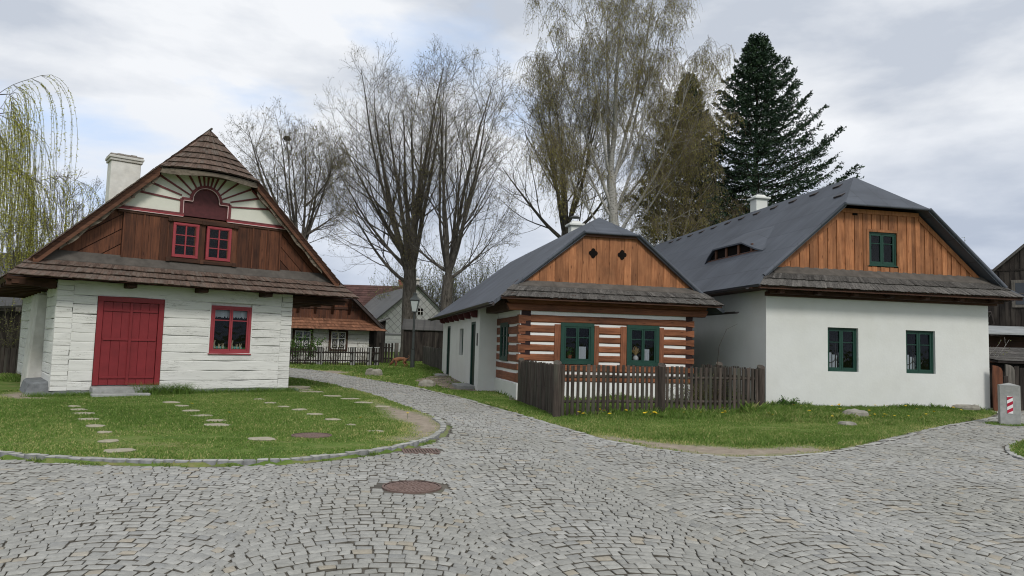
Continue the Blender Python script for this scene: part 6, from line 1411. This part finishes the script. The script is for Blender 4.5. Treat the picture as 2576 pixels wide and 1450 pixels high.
# weeping willow : limbs off-frame, curtains of yellow-green strands
def willow():
    rg = np.random.RandomState(51); root = empty('weeping_willow', (-24.4, 26.0, .05), 0, 'weeping willow with hanging yellow-green strands at the left edge', 'tree')
    Pt = grow(rg, np.zeros((1, 3)), np.array([[0.05, 0, 1.]]), np.array([7.0]), 6, .03, (0, 0, .3)); tp = [tubes(Pt, taper(np.array([.42]), np.array([.3]), 6), 12)]
    n = 12; a = 2*np.pi*np.arange(n)/n; D = np.stack([np.cos(a)*.55, np.sin(a)*.55, np.ones(n)], 1); D[0] = (.95, -.1, 1.0); D[1] = (.75, .5, .9)
    Pl = grow(rg, np.repeat(Pt[:, -1], n, 0), D, np.r_[8.2, 7.2, np.full(n-2, 6.6)]*rg.uniform(.85, 1.05, n), 10, .06, (0, 0, -1.0)); Rl = taper(np.full(n, .11), np.full(n, .012), 10); tp.append(tubes(Pl, Rl, 7)); tr = joinmesh('trunk', tp, BK3, root)
    s, d, L, r = spawn(rg, Pl, Rl, 9, .3, .8, 2.6, .5); P2 = grow(rg, s, d, L, 7, .09, (0, 0, -1.1)); R2 = taper(np.maximum(r, .012), np.full(len(r), .006), 7); joinmesh('branches', [tubes(P2, R2, 4)], BK3, tr)
    k = 1900; I = rg.randint(0, len(P2), k); st = P2[I, rg.randint(1, 7, k)]; dr = nrm(P2[I, -1]-P2[I, 0])*[1, 1, .3]+rg.normal(0, .25, (k, 3)); rad = np.hypot(st[:, 0], st[:, 1]); zl = np.maximum(1.0, st[:, 2]-2.2-rg.uniform(0, 1, k)*3.2); L = (st[:, 2]-zl)*1.12
    P3 = grow(rg, st, dr, L, 16, .05, (0, 0, -9.0)); joinmesh('twigs', [tubes(P3, np.full((k, 16), .0065), 3)], leafmat('willow_twig', (.16, .15, .05), .3, 0), root)
    m = 180000; i = rg.randint(0, k, m); t = rg.uniform(1, 15, m); j = np.minimum(t.astype(int), 14); f = (t-j)[:, None]; C = P3[i, j]*(1-f)+P3[i, j+1]*f; V, F = quads_at(rg, C, .065, .42); mesh_np('foliage', V, [F], WIL, root, tint=rg.uniform(0, 1, m))
willow()
# shrubs and background scrub
def shrub(name, x, y, h, w, n, label, seed, leafn=0, leafsize=.03, lm=None, barkm=None, up=1.6, rad=.006, z=None, group=None, cat='shrub', sub=5):
    rg = np.random.RandomState(seed); root = empty(name, (x, y, g1(x, y) if z is None else z), 0, label, cat, group); a = rg.uniform(0, 6.28, n); s0 = np.stack([np.cos(a)*w*.18*rg.uniform(0, 1, n), np.sin(a)*w*.18*rg.uniform(0, 1, n), np.zeros(n)-.05], 1)
    d = np.stack([np.cos(a)*w*.5, np.sin(a)*w*.5, np.full(n, h*.9)], 1)*[1, 1, 1]+rg.normal(0, .1*h, (n, 3)); L = np.linalg.norm(d, axis=1)*rg.uniform(.6, 1.05, n); P = grow(rg, s0, d, L, 7, .10, (0, 0, .3*up)); R = taper(np.full(n, rad*1.6), np.full(n, rad*.5), 7)
    s, dd, L2, r = spawn(rg, P, R, sub, .25, .65, h*.28, .7); P2 = grow(rg, s, dd, L2, 5, .14, (0, 0, .3)); joinmesh('stems', [tubes(P, R, 4), tubes(P2, taper(np.maximum(r, rad*.5), np.full(len(r), rad*.4), 5), 3)], barkm or TW, root)
    if leafn: pts = np.concatenate([P2[:, 1:].reshape(-1, 3), P[:, 3:].reshape(-1, 3)]); C = pts[rg.randint(0, len(pts), leafn)]+rg.normal(0, .02, (leafn, 3)); V, F = quads_at(rg, C, leafsize, .6); mesh_np('leaves', V, [F], lm, root, tint=rg.uniform(0, 1, leafn))
    return root
LG = leafmat('fresh_leaf', (.07, .15, .025), .45, .35); LY = leafmat('yellowish_leaf', (.17, .18, .06), .4, .35); DKST = bark('briar', (.03, .022, .016), (.07, .05, .035))
shrub('garden_shrub', -11.0, 37.9, 1.75, 1.9, 34, 'leafy green bush under the left window of the shingled cottage', 61, 2600, .075, LG)
shrub('garden_shrub', -9.55, 38.9, 2.0, 1.1, 20, 'nearly bare bush between the two windows of the shingled cottage', 62, 260, .05, LY)
shrub('garden_shrub', -8.0, 39.5, 1.35, .9, 16, 'low bare bush near the right corner of the shingled cottage', 63, 120, .05, LY)
shrub('rose_bush', 5.55, 20.4, 1.05, 1.3, 60, 'tangled thorny rose bush behind the right half of the picket fence', 64, 1500, .03, LY, DKST, up=-.4, rad=.005)
shrub('rose_bush', 4.9, 20.6, .8, 1.0, 30, 'smaller rose tangle behind the fence, close to the log wall corner', 65, 500, .03, LY, DKST, up=-.6, rad=.004)
for (q, r_) in (([(6.0, 20.9, .1), (6.03, 20.9, 1.2), (6.08, 20.9, 1.75), (6.3, 20.9, 2.25), (6.62, 20.9, 2.42)], .008), ([(5.6, 20.8, .6), (5.7, 20.8, 1.25), (5.95, 20.8, 1.5), (6.35, 20.8, 1.55)], .006), ([(5.7, 19.8, .9), (6.0, 19.5, 1.28), (6.3, 19.3, 1.2), (6.6, 19.0, 1.0)], .005), ([(5.2, 20.2, .6), (5.4, 20.0, 1.15), (5.7, 19.8, 1.22), (6.0, 19.5, 1.0)], .005)):
    pass
m = MB()
m.tube([(6.0, 20.9, .1), (6.03, 20.9, 1.2), (6.08, 20.9, 1.75), (6.3, 20.9, 2.25), (6.62, 20.9, 2.42)], [.009, .008, .007, .006, .003], 5); tag(m.build('rose_cane', DKST), 'tall bare rose cane arching up against the shaded plastered wall', 'rose cane')
shrub('forsythia_bush', -18.8, 27.4, 2.6, 1.0, 30, 'upright pale budding bush behind the board fence at the far left', 66, 700, .05, LY, BK3, up=2.4, rad=.008)
shrub('leafy_plant', 8.08, 20.95, .34, .42, 26, 'small bushy green plant at the foot of the big cottage wall', 67, 900, .05, LG, z=0, cat='plant')
shrub('elder_bush', 15.3, 24.6, 3.1, 1.8, 16, 'bare pale-stemmed bush between the big cottage and the barn', 68, 240, .05, LY, BIRCH, rad=.010, up=1.2)
shrub('bare_bush', 24.5, 34.5, 6.4, 3.0, 26, 'bare bush top showing over the roofs left of the tarred barn', 69, 900, .06, LY, BK3, rad=.012, up=1.4)
m = MB(); m.box(0, 6, 0, 4, 0, 5.1); H2 = empty('pale_shed', (24.2, 38.5, .2), 0, 'pale roofed shed glimpsed between the big cottage roof and the barn', 'shed'); m.build('wall', MAT['old_plaster'], H2)
m = MB(); m.box(-.3, 6.3, -.3, 4.3, 5.1, 5.25); m.build('roof', plain('straw_roof', (.42, .38, .26), .9), H2)
for k, (x, y, h, w) in enumerate([(-7.5, 66, 9.0, 4.5), (-4.2, 68, 10.5, 5), (-1.2, 64, 8.5, 4.5), (1.5, 70, 8.0, 5), (-10.5, 72, 9.0, 5)]):
    shrub('willow_scrub', x, y, h, w, 80, ['tall pale green willow scrub between the two lime trunks', 'tall yellow-green scrub right of the forked lime', 'fine-twigged pale scrub at the roof edge of the log cottage', 'low hazy scrub behind the log cottage roof', 'pale scrub behind the slate gable house'][k], 70+k, 6500, .10, SPR, BK3, rad=.016, up=1.4, group='spring scrub behind the sheds', sub=9)
# ================================================================== grass, weeds, dandelions
FOOT = []
for (ox, oy, yaw, u0, u1, v0, v1) in ((-11.278, 17.736, .675, -.02, 6.03, -.02, 9), (.259, 21.334, .214, 0, 5.6, 0, 14), (.259, 21.334, .214, -.62, 0, 3.4, 13.7), (7.621, 21.382, .187, 0, 7.75, 0, 18), (-7.98, 40.5, .36, -9, 0, 0, 6), (-11.278, 17.736, .675, .82, 2.5, -.48, 0)):
    c, s_ = math.cos(yaw), math.sin(yaw); FOOT.append([(ox+u*c-v*s_, oy+u*s_+v*c) for u, v in ((u0, v0), (u1, v0), (u1, v1), (u0, v1))])
STONES = [(o.location.x, o.location.y, max(o.dimensions.x, .3)*.48, max(o.dimensions.y, .2)*.46) for o in S.objects if o.name.startswith(('stepping_stone', 'paving_slab', 'field_'))]
bpy.context.view_layer.update()
STONES = [(o.location.x, o.location.y, o.dimensions.x*.5, o.dimensions.y*.5) for o in S.objects if o.name.startswith(('stepping_stone', 'paving_slab', 'field_'))]
GRM = leafmat('grass_blade', (.160, .270, .052), .45, .35, .55, hue=(.50, .46, .20))
def grass(name, region, dens, h, w, seed, extra=None, hmul=None, label=None, flat=None):
    rg = np.random.RandomState(seed); x0, x1, y0, y1 = region; n = int((x1-x0)*(y1-y0)*dens); x = rg.uniform(x0, x1, n); y = rg.uniform(y0, y1, n)
    ok = np.abs(x) < .86*y+1.2
    x, y = x[ok], y[ok]; rd = inpoly(x, y, ROAD) & ~inpoly(x, y, ISLE); x, y = x[~rd], y[~rd]
    d = np.minimum(pdist(x, y, ROAD), pdist(x, y, ISLE)); kd = pdist(x, y, KERB, False); ok = (kd > .16); 
    for f in FOOT: ok &= ~inpoly(x, y, f)
    ap = inpoly(x, y, APRON); ok &= ~(ap & (rg.uniform(0, 1, len(x)) > .06))
    mk = np.zeros(len(x))
    for P in DIRT:
        dd = pdist(x, y, P); s = np.where(inpoly(x, y, P), -dd, dd); mk = np.maximum(mk, np.clip(.5-s*2.0+smooth_noise(x, y, 5, 9)*.28, 0, 1))
    ok &= rg.uniform(0, 1, len(x)) > mk*1.06
    for (a, b, r1_, r2_) in STONES: ok &= ((x-a)/(r1_+.02))**2+((y-b)/(r2_+.05))**2 > 1
    for (hx, hy), hr in HOLES: ok &= np.hypot(x-hx, y-hy) > hr+.02
    if extra is not None: ok &= extra(x, y)
    x, y, d, mk = x[ok], y[ok], d[ok], mk[ok]; n = len(x)
    left = (x < 0) & (y < 26) & (pdist(x, y, KERB, False) < 9); z = gz(x, y)+np.where(left, .03, -.005)
    nz = smooth_noise(x, y, 1.2, 17)+.5*smooth_noise(x, y, 4.5, 19); hh = h*np.clip(1+.75*nz, .3, 2.4)*rg.uniform(.5, 1.4, n)*(1-.5*np.clip(mk*1.5, 0, 1))
    if hmul is not None: hh = hh*hmul(x, y)
    a = rg.uniform(0, 6.28, n); lean = hh*rg.uniform(.1, .9, n); la = rg.uniform(0, 6.28, n); ww = w*rg.uniform(.6, 1.3, n)*(1+.02*y)
    V = np.zeros((n, 4, 3)); cx_, sx_ = np.cos(a)*ww, np.sin(a)*ww; lx, ly = np.cos(la)*lean, np.sin(la)*lean
    V[:, 0] = np.stack([x-cx_, y-sx_, z], 1); V[:, 1] = np.stack([x+cx_, y+sx_, z], 1); V[:, 2] = np.stack([x+lx*.45+cx_*.7, y+ly*.45+sx_*.7, z+hh*.65], 1); V[:, 3] = np.stack([x+lx, y+ly, z+hh], 1)
    yel = np.clip(.38+.26*smooth_noise(x, y, .9, 23)+.26*(mk > .12)+rg.normal(0, .24, n)+.22*np.exp(-d/.3)+.16*np.maximum(smooth_noise(x, y, 3.1, 29), 0), 0, 1)
    if flat: yel = rg.choice(flat, n)+rg.uniform(-.05, .05, n)
    i = np.arange(n)[:, None]*4; o = mesh_np(name, V.reshape(-1, 3), [i+np.array([[0, 1, 2]]), i+np.array([[0, 2, 3]])], GRM, tint=np.concatenate([yel, yel])); 
    tag(o, label, 'grass', kind='stuff'); return o
def nearfoot(x, y):
    d = np.full(x.shape, 9.)
    for f in FOOT: d = np.minimum(d, pdist(x, y, f))
    return d
fl = [(1.17, 16.6), (3.64, 17.56), (6.42, 18.48)]
def hm(x, y):
    d = nearfoot(x, y); m = 1+1.5*np.exp(-d/.18); m *= 1+1.3*np.exp(-pdist(x, y, fl, False)/.25)+.9*((y > 16.8) & (x > 1) & (x < 9))
    m *= np.where((x > 6) & (y > 17.5), 1.5, 1.0); return m
grass('lawn_grass', (-13, .4, 8.5, 22.5), 2100, .032, .0065, 101, label='short green grass of the left lawn inside the cobbled kerb', hmul=hm, extra=lambda x, y: x < -0.2)
grass('verge_grass', (-.9, 15.8, 10.9, 24.5), 2300, .040, .0065, 102, label='green grass with yellowing edge in front of the two right cottages', hmul=hm, extra=lambda x, y: ~((x < 0) & (y < 17)))
grass('dry_blades', (-13, 10.9, 8.5, 24), 130, .026, .011, 104, label='pale dry blades and clover leaves scattered through the lawns', flat=[.55, .6, .75, .9, 1.0])
grass('far_grass', (-22, 3, 22.5, 47), 420, .05, .014, 103, label='grass around the path, boulders and lamp in the distance', hmul=hm)
# tall tuft by the doorstep, weeds along kerb and bollard
def tufts(name, pts, n, h, w, seed, label, spread=.12, tint=(.1, .6), mat=None):
    rg = np.random.RandomState(seed); P = np.array(pts, float); i = rg.randint(0, len(P), n); x = P[i, 0]+rg.normal(0, spread, n); y = P[i, 1]+rg.normal(0, spread*.6, n); z = P[i, 2]
    a = rg.uniform(0, 6.28, n); hh = h*rg.uniform(.4, 1.25, n)*(P[i, 3] if P.shape[1] > 3 else 1); la = rg.uniform(0, 6.28, n); k = 5; V = np.zeros((n, 2*k, 3))
    for j in range(k):
        t = j/(k-1); r = hh*t*t*.75; wj = w*(1-t*.92); V[:, 2*j] = np.stack([x+np.cos(la)*r-np.cos(a)*wj, y+np.sin(la)*r-np.sin(a)*wj, z+hh*t*(1-.3*t)], 1); V[:, 2*j+1] = np.stack([x+np.cos(la)*r+np.cos(a)*wj, y+np.sin(la)*r+np.sin(a)*wj, z+hh*t*(1-.3*t)], 1)
    b = np.arange(n)[:, None]*2*k; F = [b+np.array([[2*j, 2*j+1, 2*j+3, 2*j+2]]) for j in range(k-1)]; tt = rg.uniform(*tint, n)
    o = mesh_np(name, V.reshape(-1, 3), F, mat or GRM, tint=np.concatenate([tt]*(k-1))); tag(o, label, 'grass', kind='stuff'); return o
def LW(u, v): c, s_ = math.cos(.675), math.sin(.675); return (-11.278+u*c-v*s_, 17.736+u*s_+v*c)
tp = []
for u in np.linspace(1.9, 3.1, 12): x, y = LW(u, -.50-.12*math.sin(u*3)); tp.append((x, y, .03, 1.25))
for u in np.linspace(3.0, 6.1, 22): x, y = LW(u, -.28); tp.append((x, y, .03, .62))
for u in np.linspace(-.4, .8, 8): x, y = LW(u, -.4); tp.append((x, y, .03, .5))
tufts('grass_tuft', tp, 3000, .33, .008, 111, 'long grass tufts by the doorstep and plinth of the log house', .13, (.1, .55))
rgk = np.random.RandomState(4); K = along(KERB, .2); kp = []
for (x, y) in K:
    dens = 1.0 if -8 < x < -1.6 else .3
    if rgk.uniform() < .55*dens: kp.append((x+rgk.normal(0, .02), y-.05+rgk.normal(0, .02), -.01, rgk.uniform(.5, 1.6)))
tufts('kerb_weeds', kp, 2400, .045, .006, 112, 'small weeds growing in the joint below the curved kerb', .06, (.2, .8))
tufts('bollard_weeds', [(12.35+.35*math.cos(a), 17.95+.32*math.sin(a), 0, 1) for a in np.linspace(0, 6.28, 22)], 900, .07, .007, 113, 'ring of flattened weeds around the foot of the concrete bollard', .07, (.1, .7))
tufts('fence_weeds', [(x, y, 0, 1) for x, y in zip(np.linspace(1.2, 6.4, 40), np.linspace(16.6, 18.5, 40))]+[(x, y, 0, 1) for x, y in zip(np.linspace(1.5, 6.6, 60), np.linspace(20.9, 22.0, 60)-.2)], 2600, .16, .006, 114, 'longer grass along the picket fence and cottage foundation', .16, (.0, .5))
tufts('wall_weeds', [(7.8+k*.16, 21.28+k*.030, 0, .6+.5*abs(math.sin(k))) for k in range(48)], 2400, .13, .006, 115, 'fringe of weeds along the foot of the big plastered wall', .1, (.0, .6))
# dandelions : one built, the rest copies
root = empty('dandelion', (0, 0, 0), 0, 'small yellow dandelion in the grass before the cottages', 'flower', 'dandelions in the verge')
m = MB(); m.tube([(0, 0, 0), (.005, 0, .055)], .003, 4); m.build('stalk', GRM, root)
m = MB(); n = 10
for k in range(n):
    a0_, a1_ = 2*math.pi*k/n, 2*math.pi*(k+1)/n; m.face([(.005, 0, .058), (.005+.024*math.cos(a0_), .024*math.sin(a0_), .067), (.005+.024*math.cos(a1_), .024*math.sin(a1_), .067)], .5)
m.face([(.005+.016*math.cos(2*math.pi*k/n), .016*math.sin(2*math.pi*k/n), .070) for k in range(n)], .5); m.build('petals', MAT['yellow'], root)
rg = np.random.RandomState(77); spots = []
for k in range(22): t = rg.uniform(0, 1); spots.append((1.4+5*t+rg.normal(0, .2), 16.3+1.9*t+rg.normal(0, .45)-.1, 0))
for k in range(26): spots.append((9.0+rg.normal(0, .75), 18.1+rg.normal(0, .55), 1))
for k in range(14): spots.append((rg.uniform(8, 13), rg.uniform(20.4, 21.4), 2))
for k in range(4): spots.append((rg.uniform(-7, -2), rg.uniform(10.5, 16), 3))
DL_ = [('small yellow dandelion in the grass along the picket fence', 'dandelions along the fence'), ('small yellow dandelion in the cluster around the low brown rock', 'dandelions around the rock'), ('small yellow dandelion at the foot of the big plastered wall', 'dandelions along the plastered wall'), ('small yellow dandelion in the left lawn', 'dandelions in the left lawn')]
def lawn_ok(x, y): return not bool(inpoly(np.array([x]), np.array([y]), ROAD)[0]) and not any(bool(inpoly(np.array([x]), np.array([y]), f)[0]) for f in FOOT) and float(pdist(np.array([x]), np.array([y]), ROAD)[0]) > .2
spots = [p for p in spots if lawn_ok(*p[:2])]
for k, (x, y, g_) in enumerate(spots):
    if k == 0: o = root
    else:
        o = root.copy(); COL.objects.link(o)
        for ch in root.children: c = ch.copy(); COL.objects.link(c); c.parent = o
    o.location = (x, y, .045 if x > 0 else .06); s_ = rg.uniform(1.1, 1.8); o.scale = (s_, s_, s_*rg.uniform(.8, 1.5)); o.rotation_euler = (rg.normal(0, .15), rg.normal(0, .15), rg.uniform(0, 6))
    o['label'], o['group'] = DL_[g_]
